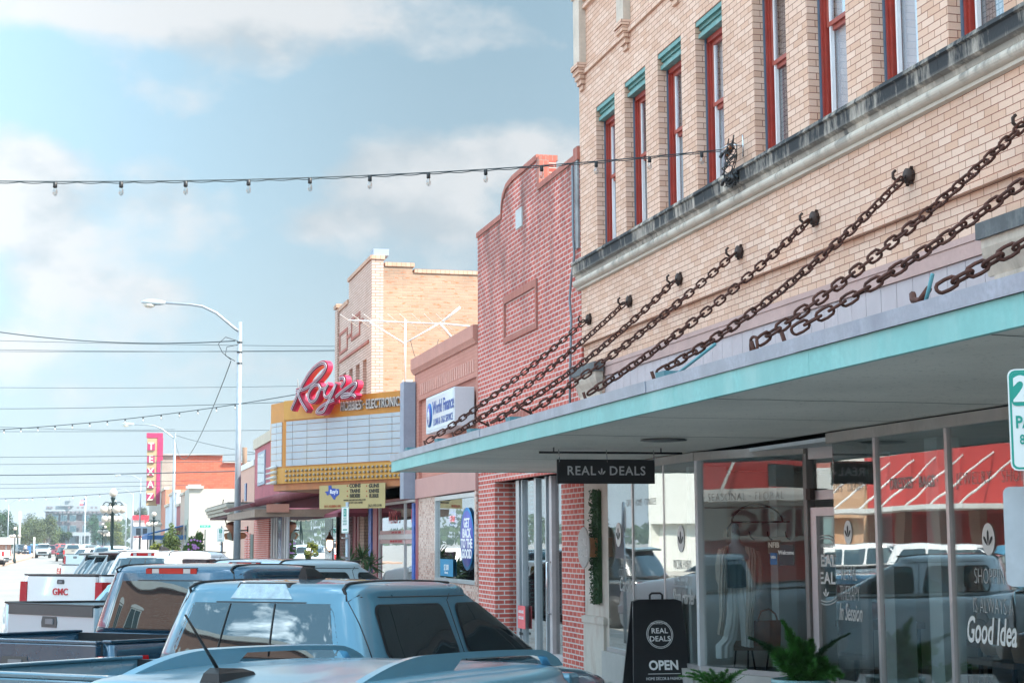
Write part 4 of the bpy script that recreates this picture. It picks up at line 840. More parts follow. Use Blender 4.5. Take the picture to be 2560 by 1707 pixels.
# ---------------- across the side street: cream corner block and more shops
cr = thing('corner_building', 'long cream rendered corner building across the side street', 'building', (FX, 130, 0))
CRM = mat('cream_render', (.40, .37, .325), .85, var=.05, vs=.5, dirt=.12, dcol=(.4, .36, .3))
b = MB(); b.box(FX, 60, 121, 121.4, 0, 5.85); b.box(FX, FX+.4, 121.4, 127, 0, 5.9); b.box(FX+.4, 60, 134, 134.4, 0, 5.8); b.build('wall', CRM, cr)
b = MB(); b.box(FX-.25, FX+1.0, 120.8, 121.5, 5.853, 6.05); b.box(FX-.1, FX+.8, 120.9, 121.5, 6.053, 6.16); b.build('corner_cap', mat('grey_cap', (.35, .34, .32), .8), cr)
b = MB(); a = 122.2; b.box(FX-.06, FX, 122.2, 125.3, .5, 3.65); w = b.build('window', mat('grey_green'), cr); b = MB(); b.box(FX-.10, FX-.055, 122.5, 125.0, .8, 3.3); b.build('pane', mat('dull_dark_glass', (.08, .11, .11), .15), w)
b = MB(); b.box(FX+.4, 60, 121.4, 134, 5.4, 5.5); b.build('roof', mat('tar_roof'), cr)
rows_ = [('shop_building', 'narrow tan shop front with scrolled top beyond the cream corner', 127, 133, 5.6, (.5, .36, .28)), ('shop_building', 'narrow red shop front between tan and white fronts', 133, 139, 4.9, (.36, .1, .09)),
         ('shop_building', 'narrow white panelled shop front with tall parapet', 139, 152, 6.1, (.55, .56, .6)), ('shop_building', 'low white shop front beside the red brick side wall', 152, 160, 5.3, (.5, .52, .55)), ('shop_building', 'orange brick low front attached to the theatre', 160, 170, 7.0, (.48, .18, .11))]
for nm, lab, y0, y1, zt, cl in rows_:
    t = thing(nm, lab, 'building', (FX, y0, 0)); b = MB(); b.box(FX, 20, y0+.02, y1-.02, 0, zt); b.build('wall', mat('shop_'+str(y0), cl, .8, var=.12), t)
    b = MB(); b.box(FX-.12, FX+.3, y0+.02, y1-.02, zt+.002, zt+.22); b.build('coping', mat('buff_coping'), t)
    b = MB(); b.box(FX-.03, FX, y0+.6, y1-.6, .6, 2.6); w = b.build('window', mat('dull_dark_glass'), t)
ba = thing('shop_awning', 'blue sloping awning on steel arms above the far shop fronts', 'awning', (5, 135, 2.9)); BLA = mat('blue_canvas', (.01, .09, .26), .7)
b = MB(); q = [PX(434, 1329, 4.2), PX(468, 1313, 6.7)]; b.prism([(4.2, 128, 2.62), (FX, 128, 3.25), (FX, 128, 3.35), (4.2, 128, 2.72)], (0, 14, 0)); b.build('canvas', BLA, ba)
b = MB(); b.box(4.15, 4.25, 127.9, 142, 2.28, 2.6); b.box(4.25, FX, 127.9, 128.0, 2.28, 2.6); b.build('valance', BLA, ba)
# ---------------- theatre with the vertical sign
th = thing('theatre_building', 'tall orange red brick theatre side wall with a pale corner', 'building', (FX, 185, 0))
TB = brick('orange_red_brick', (.36, .09, .05), (.41, .12, .07), (.36, .15, .10), .6, .2, .02, var=.25)
b = MB(); b.prism([(FX+1.3, 170.3, 0), (45, 170.3, 0), (45, 170.3, 10.2), (FX+16.5, 170.3, 10.2), (FX+12.6, 170.3, 10.2), (FX+12.6, 170.3, 10.75), (FX+1.3, 170.3, 10.75)] if False else [(FX+1.3, 170.3, 0), (45, 170.3, 0), (45, 170.3, 10.0), (FX+6.0, 170.3, 10.0), (FX+6.0, 170.3, 10.72), (FX+1.3, 170.3, 10.72)], (0, 40, 0)); b.build('side_wall', TB, th)
b = MB(); b.box(FX, FX+1.3, 170.3, 205, 0, 10.72); b.build('front_wall', mat('theatre_render', (.34, .31, .27), .85, var=.2, vs=.8), th)
b = MB(); b.box(FX-.2, FX+6.1, 170.0, 171, 10.722, 10.85); b.box(FX+6.1, 45, 170.0, 171, 10.003, 10.12); b.build('coping', mat('grey_cap'), th)
vs = thing('vertical_sign', 'tall vertical theatre sign in magenta and buff spelling TEXAS down the blade', 'sign', (5.2, 169, 7))
def TP(x, y, Y=169.0): return PY(340+x/7.467, 1070+y/7.467, Y)
def trect(mb, x0, y0, x1, y1, Y, d): 
    a = TP(x0, y0); c = TP(x1, y1); mb.box(a.x, c.x, Y-d, Y, c.z, a.z)
MG = mat('magenta_paint', (.42, .02, .09), .5, var=.06); MG2 = mat('dark_magenta_paint', (.33, .02, .10), .5, var=.06); BF = mat('buff_panel', (.38, .27, .15), .6, var=.08)
b = MB(); a = TP(200, 92); c = TP(500, 185); b.box(a.x, c.x, 168.7, 169.4, c.z, a.z); a = TP(400, 185); c = TP(498, 600); b.box(a.x, c.x, 168.7, 169.4, c.z, a.z); b.build('frame', MG, vs)
b = MB(); a = TP(385, 600); c = TP(442, 1415); b.box(a.x, c.x, 168.7, 169.4, c.z, a.z-.01); b.build('lower_frame', MG2, vs)
b = MB(); a = TP(212, 185); c = TP(398, 1445); b.box(a.x, c.x-.02, 168.75, 169.3, c.z, a.z-.01); b.build('panel', BF, vs)
for k, ch_ in enumerate('TEXAZ'):
    y0 = 280+k*235; x0 = 212-k*5; b = MB(); a = TP(x0, y0); c = TP(x0+138, y0+135); b.box(a.x, c.x, 168.6, 168.745, c.z, a.z); lp = b.build('letter_plate', MG2, vs)
    t = MB(); textmesh(t, ch_, 2.35 if 0 else 1.0, ((a.x+c.x)/2, 168.58, (a.z+c.z)/2), (1, 0, 0), (0, 0, 1), .01, bold=.02, sx=.9); t.build('letter', mat('cream_letter', (.62, .56, .46), .6), lp)
# ================================================================= gift shop under the canopy
WALKZ = .25
cp = MB(); cp.box(FX, FX+.4, 21.62, YE-.02, WALKZ, 3.097); cp.box(FX-.04, FX, 21.75, YE-.06, WALKZ, 1.05); cp.box(FX-.06, FX, 21.7, YE-.03, .95, 1.04)
PIERM = mat('worn_cream_plaster', (.58, .53, .47), .85, var=.1, vs=2, dirt=.5, dcol=(.36, .20, .14), ds=4, bump=.2)
cp.build('shop_pier', PIERM, bld)
ALU = mat('pinkish_aluminium', (.52, .48, .48), .35, .55, var=.08)
WFR = mat('white_frame', (.62, .64, .66), .5, var=.06)
G0, G1, G2, G3, G4 = Vector((6.80, 21.6, 0)), Vector((6.78, 18.05, 0)), Vector((7.42, 16.45, 0)), Vector((7.62, 15.45, 0)), Vector((6.82, 14.55, 0))
G5 = Vector((6.82, 6.0, 0))
def panel(mb, a, b, z0, z1, t=.01, s0=0, s1=1):
    p = a.lerp(b, s0); q = a.lerp(b, s1); n = (q-p).normalized().cross(Vector((0, 0, 1)))*t
    mb.prism([p+Vector((0, 0, z0)), q+Vector((0, 0, z0)), q+Vector((0, 0, z1)), p+Vector((0, 0, z1))], n)
ZB, ZH = .62, 2.99
def post(mb, p, w, z0=ZB, z1=ZH): mb.box(p.x-w/2, p.x+w/2, p.y-w/2, p.y+w/2, z0, z1)
shopf = MB()
for a, b_ in ((G0, G1), (G1, G2), (G3, G4), (G4, G5)):
    panel(shopf, a, b_, ZH+.001, ZH+.095, .07)
shopf.build('shop_header', mat('pale_header', (.46, .43, .40), .7, var=.1, dirt=.4, dcol=(.3, .25, .2), ds=4), bld)
b = MB()
for a, b_ in ((G0, G1), (G1, G2), (G3, G4), (G4, G5)): panel(b, a, b_, WALKZ, ZB-.001, .12)
b.build('shop_bulkhead', mat('pale_bulkhead', (.45, .43, .41), .7, dirt=.3), bld)
wins = [('G0', G0, G1, 'left shop window'), ('G1', G1, G2, 'display window'), ('G3', G3, G4, 'side pane'), ('G4', G4, G5, 'right window')]
SG = glass('storefront_glass', (.90, .95, .95), 1.7, .07)
panes = []
for nm, a, b_, lab in wins:
    f = MB(); panel(f, a, b_, ZB, ZB+.05, .05); w = f.build('window', ALU, bld); f = MB(); panel(f, a, b_, ZB+.05, ZH, .008); f.build('pane', SG if nm != 'G1' else glass('display_glass', (.94, .97, .97), .6, .03), w); panes.append(w)
f = MB(); 
for px_ in (1583, 1662): y = PX(px_, 1300, 6.79).y; f = MB(); f.box(6.775, 6.80, y-.02, y+.02, ZB, ZH); f.build('mullion', ALU, panes[0])
f = MB(); post(f, G1+Vector((.0, 0, 0)), .085); f.build('corner_post', WFR, bld)
f = MB()
for px_ in (2190, 2370, 2566): y = PX(px_, 1300, 6.79).y; f = MB(); f.box(6.79, 6.83, y-.024, y+.024, ZB, ZH); f.build('mullion', ALU, panes[3])
f = MB(); post(f, G2, .09, WALKZ, 3.09); f.build('door_post', mat('dull_bronze', (.22, .20, .19), .5, .4), bld)
# door with transom
d0 = G2+Vector((.03, -.05, 0)); d1 = G3
f = MB()
for s0, s1 in ((0, .11), (.88, 1)): panel(f, d0, d1, WALKZ+.02, 2.42, .05, s0, s1)
panel(f, d0, d1, 2.33, 2.42, .05, .11, .88); panel(f, d0, d1, WALKZ+.02, .5, .05, .11, .88); panel(f, d0, d1, 2.5, 2.6, .06); panel(f, d0, d1, 2.93, 3.05, .06)
dr = f.build('door', ALU, bld); f = MB(); panel(f, d0, d1, .5, 2.33, .008, .11, .88); panel(f, d0, d1, 2.6, 2.93, .008); f.build('pane', SG, dr)
b = MB(); p = d0.lerp(d1, .02); b.box(p.x-.10, p.x-.02, p.y-.1, p.y-.0, 2.50, 2.62); b.build('closer', mat('dark_iron'), dr)
# interior
b = MB(); b.box(7.0, 14.5, -1.7, 22.4, .24, .25); b.build('shop_floor', mat('wood_floor', (.38, .31, .25), .5, var=.2), bld)
b = MB(); b.box(13.5, 13.6, -1.7, 22.4, .25, 3.05); b.box(6.9, 13.5, 22.3, 22.4, .25, 3.05); b.box(7.0, 13.5, 22.0, 22.29, 3.03, 3.06)
b.build('shop_wall', mat('shop_inner_wall', (.62, .62, .60), .9, var=.1), bld)
b = MB(); b.box(7.05, 13.5, -1.7, 22.2, 3.05, 3.09); b.build('shop_ceiling', mat('shop_ceiling_paint', (.55, .55, .54), .9), bld)
b = MB()
for y in (20.2, 17.0, 13.9, 10.6): b.box(8.6, 8.85, y-.12, y+.12, .25, 3.05)
b.box(7.6, 8.12, 20.6, 20.7, .25, 3.04); b.box(7.72, 7.95, 14.2, 14.45, .25, 3.04); b.build('white_column', mat('white_column_paint', (.62, .66, .66), .7, var=.05), bld)
# ---- lettering on the glass
GLt = mat('vinyl_letters', (.72, .72, .70), .5, var=0)
def gtext(txt, size, p, xd, par, sx=1, bold=0, shear=0, m=None, spacing=1):
    t = MB(); textmesh(t, txt, size, p, xd, (0, 0, 1), .001, 'CENTER', bold, shear, spacing, sx); return t.build('vinyl_lettering', m or GLt, par)
def on(a, b_, px, py, off=.012):
    n = (b_-a).normalized().cross(Vector((0, 0, 1))); n = n if n.x < 0 else -n; p0 = a+n*off; return vplane(px, py, p0, n), (b_-a).normalized()
for txt, size, px, py, k, sx, bold, sh, sp in (
    ('· TOPS · DENIM', .13, 2112, 1219, 3, .75, 0, 0, 1.15), ('· DRESSES · BAGS ·', .14, 2278, 1207, 3, .72, .001, 0, 1.15), ('JEWELRY · SHOES', .15, 2478, 1193, 3, .8, 0, 0, 1.2),
    ('· SEASONAL · FLORAL ·', .125, 1862, 1241, 1, .9, 0, 0, 1.2), ('· GIFTS · HOME · CANDLES', .13, 1600, 1256, 0, .75, 0, 0, 1.1),
    ('SHOPPING', .17, 1566, 1408, 0, .6, 0, 0, 1), ('COUNTS AS', .17, 1563, 1433, 0, .6, 0, 0, 1), ('Cardio', .26, 1564, 1462, 0, .75, .003, .35, 1),
    ('WORK HARD', .17, 1705, 1412, 0, .6, 0, 0, 1), ('SO YOU CAN', .17, 1706, 1452, 0, .6, 0, 0, 1), ('Shop Harder', .24, 1708, 1492, 0, .6, .003, .35, 1),
    ('RETAIL', .20, 2122, 1434, 3, .55, 0, 0, 1), ('THERAPY', .20, 2124, 1484, 3, .5, 0, 0, 1), ('In Session', .22, 2126, 1532, 3, .55, .003, .35, 1),
    ('SHOPPING', .18, 2480, 1442, 3, .6, 0, 0, 1.05), ('IS ALWAYS A', .18, 2482, 1516, 3, .55, 0, 0, 1.05), ('Good Idea', .29, 2476, 1580, 3, .60, .005, .3, 1)):
    a, b_ = ((G0, G1), (G1, G2), (G3, G4), (G4, G5))[k]; p, xd = on(a, b_, px, py); gtext(txt, size, p, xd, panes[k], sx, bold if bold else -.0035, sh, None if bold >= .005 else mat('faint_vinyl', (.42, .42, .41), .5, var=0), sp)
def sprig(mb, c, xd, s, off, down=False):
    xd = xd.normalized(); n = xd.cross(Vector((0, 0, 1))); n = n if n.x < 0 else -n
    for an, L in ((0, 1), (R_(38), .8), (R_(-38), .8)):
        d = xd*math.sin(an)+Vector((0, 0, math.cos(an))); w = d.cross(n); c0 = c+n*off-Vector((0, 0, s*.45))
        mb.prism([c0+d*s*.12, c0+d*s*.5*L+w*s*.10, c0+d*s*.85*L+w*s*.09, c0+d*s*.98*L, c0+d*s*.85*L-w*s*.09, c0+d*s*.5*L-w*s*.10], n*.002)
for px, py, k, r in ((1546, 1336, 0, .16), (1702, 1346, 0, .16), (2471, 1347, 3, .125), (2120, 1330, 3, .11)):
    a, b_ = ((G0, G1), (G1, G2), (G3, G4), (G4, G5))[k]; p, xd = on(a, b_, px, py); n = xd.cross(Vector((0, 0, 1))); n = n if n.x < 0 else -n
    b = MB(); b.prism([p+xd*r*.75*math.cos(t)+Vector((0, 0, r*math.sin(t))) for t in [q*math.pi/14 for q in range(28)]], n*.002); o = b.build('round_decal', GLt, panes[k])
    b = MB(); sprig(b, p, xd, r*1.1, .004); b.build('sprig', Bk, panes[k])
p, xd = on(d0, d1, 2064, 1424); xd = (d1-d0).normalized(); b = MB(); nn = xd.cross(Vector((0, 0, 1)))
for r in (.36, .33): b.tube([p+xd*r*math.cos(t)+Vector((0, 0, r*math.sin(t))) for t in [q*math.pi/20 for q in range(40)]], .006, 4, closed=True)
b.build('round_decal', GLt, dr); gtext('REAL', .17, p+Vector((0, 0, .09)), xd, dr, .95, .004, 0, None, 1.1); gtext('DEALS', .17, p-Vector((0, 0, .09)), xd, dr, .95, .004, 0, None, 1.1); gtext('KINGSVILLE', .06, p+Vector((0, 0, .25)), xd, dr); b = MB(); sprig(b, p-Vector((0, 0, .24)), xd, .1, .002); b.build('sprig', GLt, dr)
def decal(px, py, w, h, k, m, txt, tm, size, lab):
    a, b_ = ((G0, G1), (G1, G2))[k]; p, xd = on(a, b_, px, py); b = MB(); n = xd.cross(Vector((0, 0, 1))); n = n if n.x < 0 else -n
    b.prism([p-xd*w/2-Vector((0, 0, h/2)), p+xd*w/2-Vector((0, 0, h/2)), p+xd*w/2+Vector((0, 0, h/2)), p-xd*w/2+Vector((0, 0, h/2))], n*.002); o = b.build('window_sticker', m, None); tag(o, lab, 'sticker')
    t = MB(); textmesh(t, txt, size, p+n*.004+Vector((0, 0, h*.12)), xd, (0, 0, 1), .001, bold=.002); t.build('lettering', tm, o)
decal(1935, 1366, .19, .14, 1, mat('brown_sticker', (.08, .04, .02), .5), 'NFIB', mat('cream_letter'), .08, 'small brown member sticker on the display window beside the shop door')
decal(1966, 1387, .22, .22, 1, mat('black_sticker', (.03, .03, .035), .5), 'Welcome', GLt, .06, 'black sticker with a white hanger shape next to the shop door')
decal(1934, 1396, .10, .13, 1, mat('blue_sticker', (.02, .12, .3), .5), 'VISA', GLt, .04, 'small blue card sticker low on the display window by the door')
# ---- hanging sign
hs = thing('hanging_sign', 'black hanging shop sign with white REAL DEALS lettering on a bar under the canopy', 'sign', (5.5, 17.5, 3.0))
YS = 17.5; a = PY(1392, 1150, YS); b_ = PY(1637, 1209, YS)
b = MB(); b.box(a.x, b_.x, YS-.01, YS+.01, b_.z, a.z+.01, .004); b.build('board', mat('black_banner', (.012, .012, .015), .55, var=.2, vs=10), hs)
b = MB(); p, q = PY(1348, 1138, YS), PY(1705, 1138, YS); z = 3.045; b.tube([(p.x, YS, z), (q.x, YS, z)], .014, 6); b.build('bar', Bk, hs)
for s in (.015, .5, .985):
    b = MB(); x = a.x+(b_.x-a.x)*s; b.tube([(x, YS-.015, z+.03), (x+.01, YS-.015, a.z-.02)], .006, 5); b.build('hook', mat('steel'), hs)
for s in (.1, .85): b = MB(); x = p.x+(q.x-p.x)*s; b.tube([(x, YS, 3.1), (x, YS, z)], .008, 5); b.build('rod', Bk, hs)
GR = mat('grey_letters', (.50, .51, .53), .6, var=0)
for txt, s in (('REAL', .245), ('DEALS', .715)):
    t = MB(); textmesh(t, txt, .138, (a.x+(b_.x-a.x)*s, YS-.013, (a.z+b_.z)/2+.01), (1, 0, 0), (0, 0, 1), .001, bold=.002, spacing=1.13, sx=.98); t.build('lettering', GR, hs)
b = MB(); sprig(b, Vector((a.x+(b_.x-a.x)*.452, YS-.013, (a.z+b_.z)/2)), Vector((1, .001, 0)), .085, 0); b.build('sprig', GR, hs)
# ---- hedge strip and disc sign on the pier
LEAFM = mat('boxwood_leaf', (.035, .10, .035), .6, var=.5, vs=30)
def leafcloud(mb, pts, s, rnd, n=1):
    for p in pts:
        for _ in range(n):
            d = Vector((rnd.gauss(0, 1), rnd.gauss(0, 1), rnd.gauss(0, 1))).normalized(); e = d.orthogonal().normalized(); e.rotate(Matrix.Rotation(rnd.random()*6.28, 3, d)); f = d.cross(e)
            l = s*(.6+.8*rnd.random()); mb.add([p-e*l*.5, p+f*l*.28, p+e*l*.5, p-f*l*.28], [(0, 1, 2, 3)])
rnd = random.Random(3)
b = MB(); leafcloud(b, [Vector((FX-rnd.uniform(.02, .10), rnd.uniform(21.88, 22.22), rnd.uniform(1.22, 2.78))) for _ in range(2600)], .035, rnd); b.box(FX-.05, FX-.0, 21.92, 22.18, 1.24, 2.76)
tag(b.build('boxwood_strip', LEAFM, fix=False), 'narrow artificial boxwood hedge strip fixed to the cream pier', 'hedge strip')
ds = thing('disc_sign', 'round pale disc sign fixed over the boxwood strip on the cream pier', 'sign', (6.6, 22.1, 2))
b = MB(); b.lathe([(.27, -.02), (.28, -.012), (.28, .0)], (6.62, 22.15, 1.99), 36, 'X'); b.build('disc', mat('pale_disc', (.48, .46, .44), .7), ds)
b = MB(); b.box(6.625, 6.75, 21.95, 22.3, 1.86, 2.12); b.build('wooden_block', mat('carved_wood'), ds)
for k, s in enumerate(('REAL', 'DEALS')): ftext(s, .15, 22.15, 2.06-k*.15, 6.598, mat('pale_letters', (.62, .6, .58), .7, var=0), ds)
# ---- A-frame board
af = thing('pavement_sign', 'black folding A-frame board reading OPEN on the pavement before the shop window', 'sign', (0, 0, 0), local=True)
BKP = mat('black_plastic', (.015, .015, .018), .35, var=.2, vs=12)
H_, Wd, sp = 1.15, .64, .30
def afm(y, z): return y
for s in (-1, 1):
    fy = lambda z: s*(sp*(1-z/H_)+.02)
    b = MB()
    out = [(-Wd/2-.04, 0), (Wd/2+.04, 0), (Wd/2-.03, H_*.98), (Wd/2-.10, H_), (Wd/2-.20, H_), (Wd/2-.22, H_*.93), (.14, H_*.93), (.11, H_), (-.11, H_), (-.14, H_*.93), (-Wd/2+.22, H_*.93), (-Wd/2+.20, H_), (-Wd/2+.10, H_), (-Wd/2+.03, H_*.98)]
    b.prism([(x, fy(z), z) for x, z in out], (0, s*.035, 0)); b.build('board', BKP, af)
b = MB(); b.tube([(-.075, 0, H_-.02), (-.075, 0, H_+.05), (-.05, 0, H_+.07), (.05, 0, H_+.07), (.075, 0, H_+.05), (.075, 0, H_-.02)], .014, 6); b.build('handle', BKP, af)
b = MB(); b.tube([(-Wd/2-.02, -sp-.03, .02), (-Wd/2+.03, -.05, H_*.93)], .006, 4); b.build('edge_trim', GR, af)
def aft(txt, size, x, z, sx=1, bold=0, spacing=1):
    yy = -(sp*(1-z/H_)+.02)-.040; t = MB(); textmesh(t, txt, size, (x, yy, z), (1, 0, 0), (0, sp/H_, 1), .001, bold=bold, sx=sx, spacing=spacing); t.build('lettering', Wl, af)
aft('REAL', .085, 0, .79, 1, .0015, 1.05); aft('DEALS', .085, 0, .70, 1, .0015, 1.05); aft('OPEN', .15, .02, .40, .9, .005); aft('HOME DÉCOR & FASHION', .046, .02, .255, .8); aft('KINGSVILLE CO', .028, 0, .875)
yy = lambda z: -(sp*(1-z/H_)+.02)-.042
b = MB()
for r in (.155, .14): b.tube([(r*math.cos(t), yy(.75+r*math.sin(t)), .75+r*math.sin(t)) for t in [q*math.pi/18 for q in range(36)]], .0035, 4, closed=True)
b.build('ring_logo', Wl, af); b = MB(); b.box(-.17, .21, yy(.31)-.0, yy(.31)+.004, .307, .313); b.build('rule', Wl, af)
p = PD(1640, 1497, 19.5); af.location = (p.x, p.y, WALKZ); af.rotation_euler = (0, 0, R_(-6)); af.scale = (1, 1, (p.z-WALKZ)/H_)
# ---- clothes display behind the slanted glass
DD = 20.3
def DP(x, y, D=DD): return PD(1740+x/5.1075, 1400+y/5.1075, D)
def DP2(x, y, D=DD): return PD(1740+x/7.128, 1180+y/7.128, D)
def cloth(rows, depth, m, nm, par, fold=.03, nf=7, back=True):
    """rows: list of (left point, right point) in 3D; builds a softly folded double sheet"""
    fr, bk = [], []; fwd = -CAMF
    for i, (l, r) in enumerate(rows):
        a, c = [], []
        for k in range(25):
            t = k/24; p = l.lerp(r, t); w = math.sin(t*math.pi)**.5; a.append(p+fwd*(depth*w+fold*w*math.sin(t*nf*6.28+i*.5))); c.append(p-fwd*depth*w*.8)
        fr.append(a); bk.append(c)
    b = MB(); b.grid(fr); b.grid(bk) if back else 0; return b.build(nm, m, par)
cl = thing('clothes_display', 'beige cardigan, dark top and white flared trousers on a stand behind the display window', 'clothes display', DP(500, 1100))
TR = mat('white_denim', (.85, .88, .88), .85, var=.06, bump=.1); CG = mat('beige_knit', (.62, .55, .48), .95, var=.15, vs=20); TP_ = mat('dark_green_top', (.035, .07, .06), .8)
L_ = [((395, 330), (520, 330)), ((385, 480), (535, 500)), ((400, 650), (545, 650)), ((380, 820), (540, 820)), ((330, 1000), (520, 1000)), ((250, 1080), (480, 1085)), ((255, 1248), (480, 1220))]
cloth([(DP(*a), DP(*b_)) for a, b_ in L_], .07, TR, 'trouser_leg', cl, .012, 3)
L_ = [((515, 330), (650, 320)), ((520, 480), (700, 480)), ((545, 650), (715, 650)), ((560, 820), (725, 820)), ((575, 1000), (730, 1000)), ((578, 1085), (740, 1105))]
cloth([(DP(*a), DP(*b_)) for a, b_ in L_], .07, TR, 'trouser_leg', cl, .012, 3)
L_ = [((395, -120), (640, -120)), ((370, 0), (655, 0)), ((385, 150), (650, 150)), ((395, 345), (650, 330))]
cloth([(DP(*a, DD-.03), DP(*b_, DD-.03)) for a, b_ in L_], .10, TP_, 'top', cl, .01, 3)
L_ = [((330, -160), (420, -190)), ((295, -60), (400, -60)), ((285, 300), (400, 300)), ((290, 480), (400, 500)), ((300, 700), (380, 700)), ((270, 940), (350, 965))]
cloth([(DP(*a, DD-.10), DP(*b_, DD-.10)) for a, b_ in L_], .05, CG, 'cardigan_front', cl, .02, 3)
L_ = [((620, -190), (760, -140)), ((635, -60), (790, -60)), ((640, 300), (770, 300)), ((640, 480), (780, 500)), ((635, 700), (740, 700)), ((630, 940), (720, 970))]
cloth([(DP(*a, DD-.10), DP(*b_, DD-.10)) for a, b_ in L_], .05, CG, 'cardigan_front', cl, .02, 4)
b = MB(); b.tube([DP(330, -140), DP(295, 60), DP(300, 230), DP(345, 330), DP(395, 400)], .05, 8); b.build('sleeve', CG, cl)
b = MB(); b.tube([DP(760, -120), DP(800, 80), DP(815, 280), DP(770, 420), DP(700, 400)], .05, 8); b.build('sleeve', CG, cl)
b = MB(); p = DP2(710, 1400); b.lathe([(.02, .35), (.045, .3), (.05, .22), (.06, .1), (.16, .0), (.2, -.1)], p, 12); b.build('neck_form', mat('pale_blue_form', (.36, .48, .52), .4), cl)
rk = thing('clothes_rack', 'pale wooden peg rail with a black metal arch above the clothes', 'clothes rack', DP2(1000, 1200))
b = MB(); q = [DP2(550, 1150), DP2(1670, 1150), DP2(1670, 1245), DP2(550, 1250)]; b.prism(q, CAMF*.04); b.build('rail', mat('pale_wood', (.50, .44, .40), .7), rk)
b = MB(); b.tube([DP2(640, 880)]+[DP2(1090-455*math.cos(t), 880-300*math.sin(t)) for t in [R_(x) for x in range(10, 175, 12)]]+[DP2(1545, 880)], .014, 6); b.tube([DP2(560, 1150), DP2(560, 1000), DP2(640, 890), DP2(1670, 880)], .012, 6); b.build('metal_arch', Bk, rk)
b = MB(); q = [DP2(505, 1010), DP2(592, 1010), DP2(578, 1165), DP2(490, 1165)]; b.prism(q, CAMF*.005); b.build('price_tag', mat('tag_card', (.6, .55, .48), .8), rk)
b = MB(); q = [DP2(1325, 712), DP2(1390, 712), DP2(1398, 860), DP2(1325, 862)]; b.prism(q, CAMF*.005); b.build('price_tag', mat('tag_card'), rk)
for x in (690, 980, 1300, 1620): b = MB(); b.tube([DP2(x-30, 1050), DP2(x-20, 1130), DP2(x+20, 1180), DP2(x+60, 1200)], .01, 5); b.build('peg_hook', Bk, rk)
be = thing('bench', 'low wooden bench on black hairpin legs inside the display window', 'bench', DP(700, 1400))
b = MB(); b.prism([DP(430, 1100), DP(1080, 1100), DP(1080, 1150), DP(430, 1150)], CAMF*.4); b.build('seat', mat('bench_wood', (.20, .13, .09), .6), be)
for x0, x1 in ((510, 480), (665, 665), (715, 760), (930, 895)): b = MB(); b.tube([DP(x0, 1150), DP(x1, 1420)], .012, 5); b.build('leg', Bk, be)
b = MB(); b.prism([DP(250, 1430), DP(1080, 1440), DP(1080, 1480), DP(250, 1470)], CAMF*.4); b.build('shelf', mat('dark_shelf', (.03, .04, .05), .5), be)
bg_ = thing('handbag', 'brown leather tote bag standing on the bench in the display window', 'bag', DP(900, 1100))
b = MB(); b.loft([[DP(x, y, DD+.02+dz) for x, y, dz in ((740, yy2, 0), (1080+(1100-yy2)*.02, yy2-10, 0), (1080, yy2-10, .25), (740, yy2, .25))] for yy2 in (1100, 1000, 880, 770)], smooth=False); b.build('body', mat('brown_leather', (.25, .085, .04), .5, var=.3, vs=10), bg_)
b = MB(); b.tube([DP(780, 780), DP(830, 650), DP(930, 620), DP(1010, 680), DP(1040, 770)], .012, 5); b.build('handle', mat('brown_leather'), bg_)
# back-of-shop stock glimpsed through the door and right-hand glass
rnd = random.Random(11)
for k in range(16):
    x = rnd.uniform(9.2, 12.5); y = rnd.uniform(5, 19); b = MB(); h = rnd.uniform(.6, 1.3); r = rnd.uniform(.2, .45)
    t = thing('display_table', 'small shop display table stacked with goods, seen dimly through the glass', 'display table', (x, y, .25), 'display tables inside the shop')
    b.box(x-r, x+r, y-r*1.3, y+r*1.3, .25+h*.6, .25+h*.66); b.build('top', mat('bench_wood'), t)
    for sx_ in (-1, 1):
        for sy in (-1, 1): b = MB(); b.box(x+sx_*r*.85-.02, x+sx_*r*.85+.02, y+sy*r*1.1-.02, y+sy*r*1.1+.02, .25, .25+h*.6); b.build('leg', Bk, t)
    b = MB(); cc = rnd.choice([(.5, .5, .48), (.35, .08, .06), (.08, .2, .22), (.45, .3, .2)]); 
    for q in range(3): b.sphere((x+rnd.uniform(-r, r)*.6, y+rnd.uniform(-r, r), .25+h*.66+.12), .12, 8, 6, (1, 1, rnd.uniform(.8, 2)))
    b.build('goods', mat('goods_%d' % (k % 4), cc, .6), t)
# person in the shop (seen through the right-hand glass) is built with the figures
# ---- planter with foxtail fern
pt = thing('planter', 'glazed teal pot of foxtail fern in front of the shop door', 'planter', (6.2, 14.2, WALKZ))
c = PD(2002, 1696, 15.2); cx, cy = c.x, c.y; zr = c.z
POT = mat('teal_glaze', (.18, .36, .38), .25, var=.35, vs=10, dirt=.5, dcol=(.25, .14, .11), ds=8)
b = MB(); b.lathe([(.14, WALKZ), (.20, WALKZ+.15), (.235, zr-.15), (.235, zr-.07), (.27, zr-.06), (.275, zr), (.24, zr+.005), (.235, zr-.05)], (cx, cy, 0), 24); b.build('pot', POT, pt)
FERN = mat('fern_green', (.07, .24, .04), .6, var=.5, vs=18); FERN2 = mat('fern_dark', (.02, .07, .02), .6, var=.4, vs=18)
def plume(mb, p0, p1, r, rnd, n=260, bend=.1):
    p0, p1 = Vector(p0), Vector(p1); ax_ = p1-p0
    for k in range(n):
        t = rnd.random()**.8; p = p0+ax_*t+Vector((0, 0, bend*4*t*(1-t))); d = Vector((rnd.gauss(0, 1), rnd.gauss(0, 1), rnd.gauss(0, 1))).normalized(); w = r*(.35+.65*math.sin(min(1, t*1.15+.12)*math.pi)**.6)
        q = p+d*w+ax_.normalized()*w*.8; e = d.orthogonal().normalized()*.0055; mb.add([p-e, p+e, q], [(0, 1, 2)])
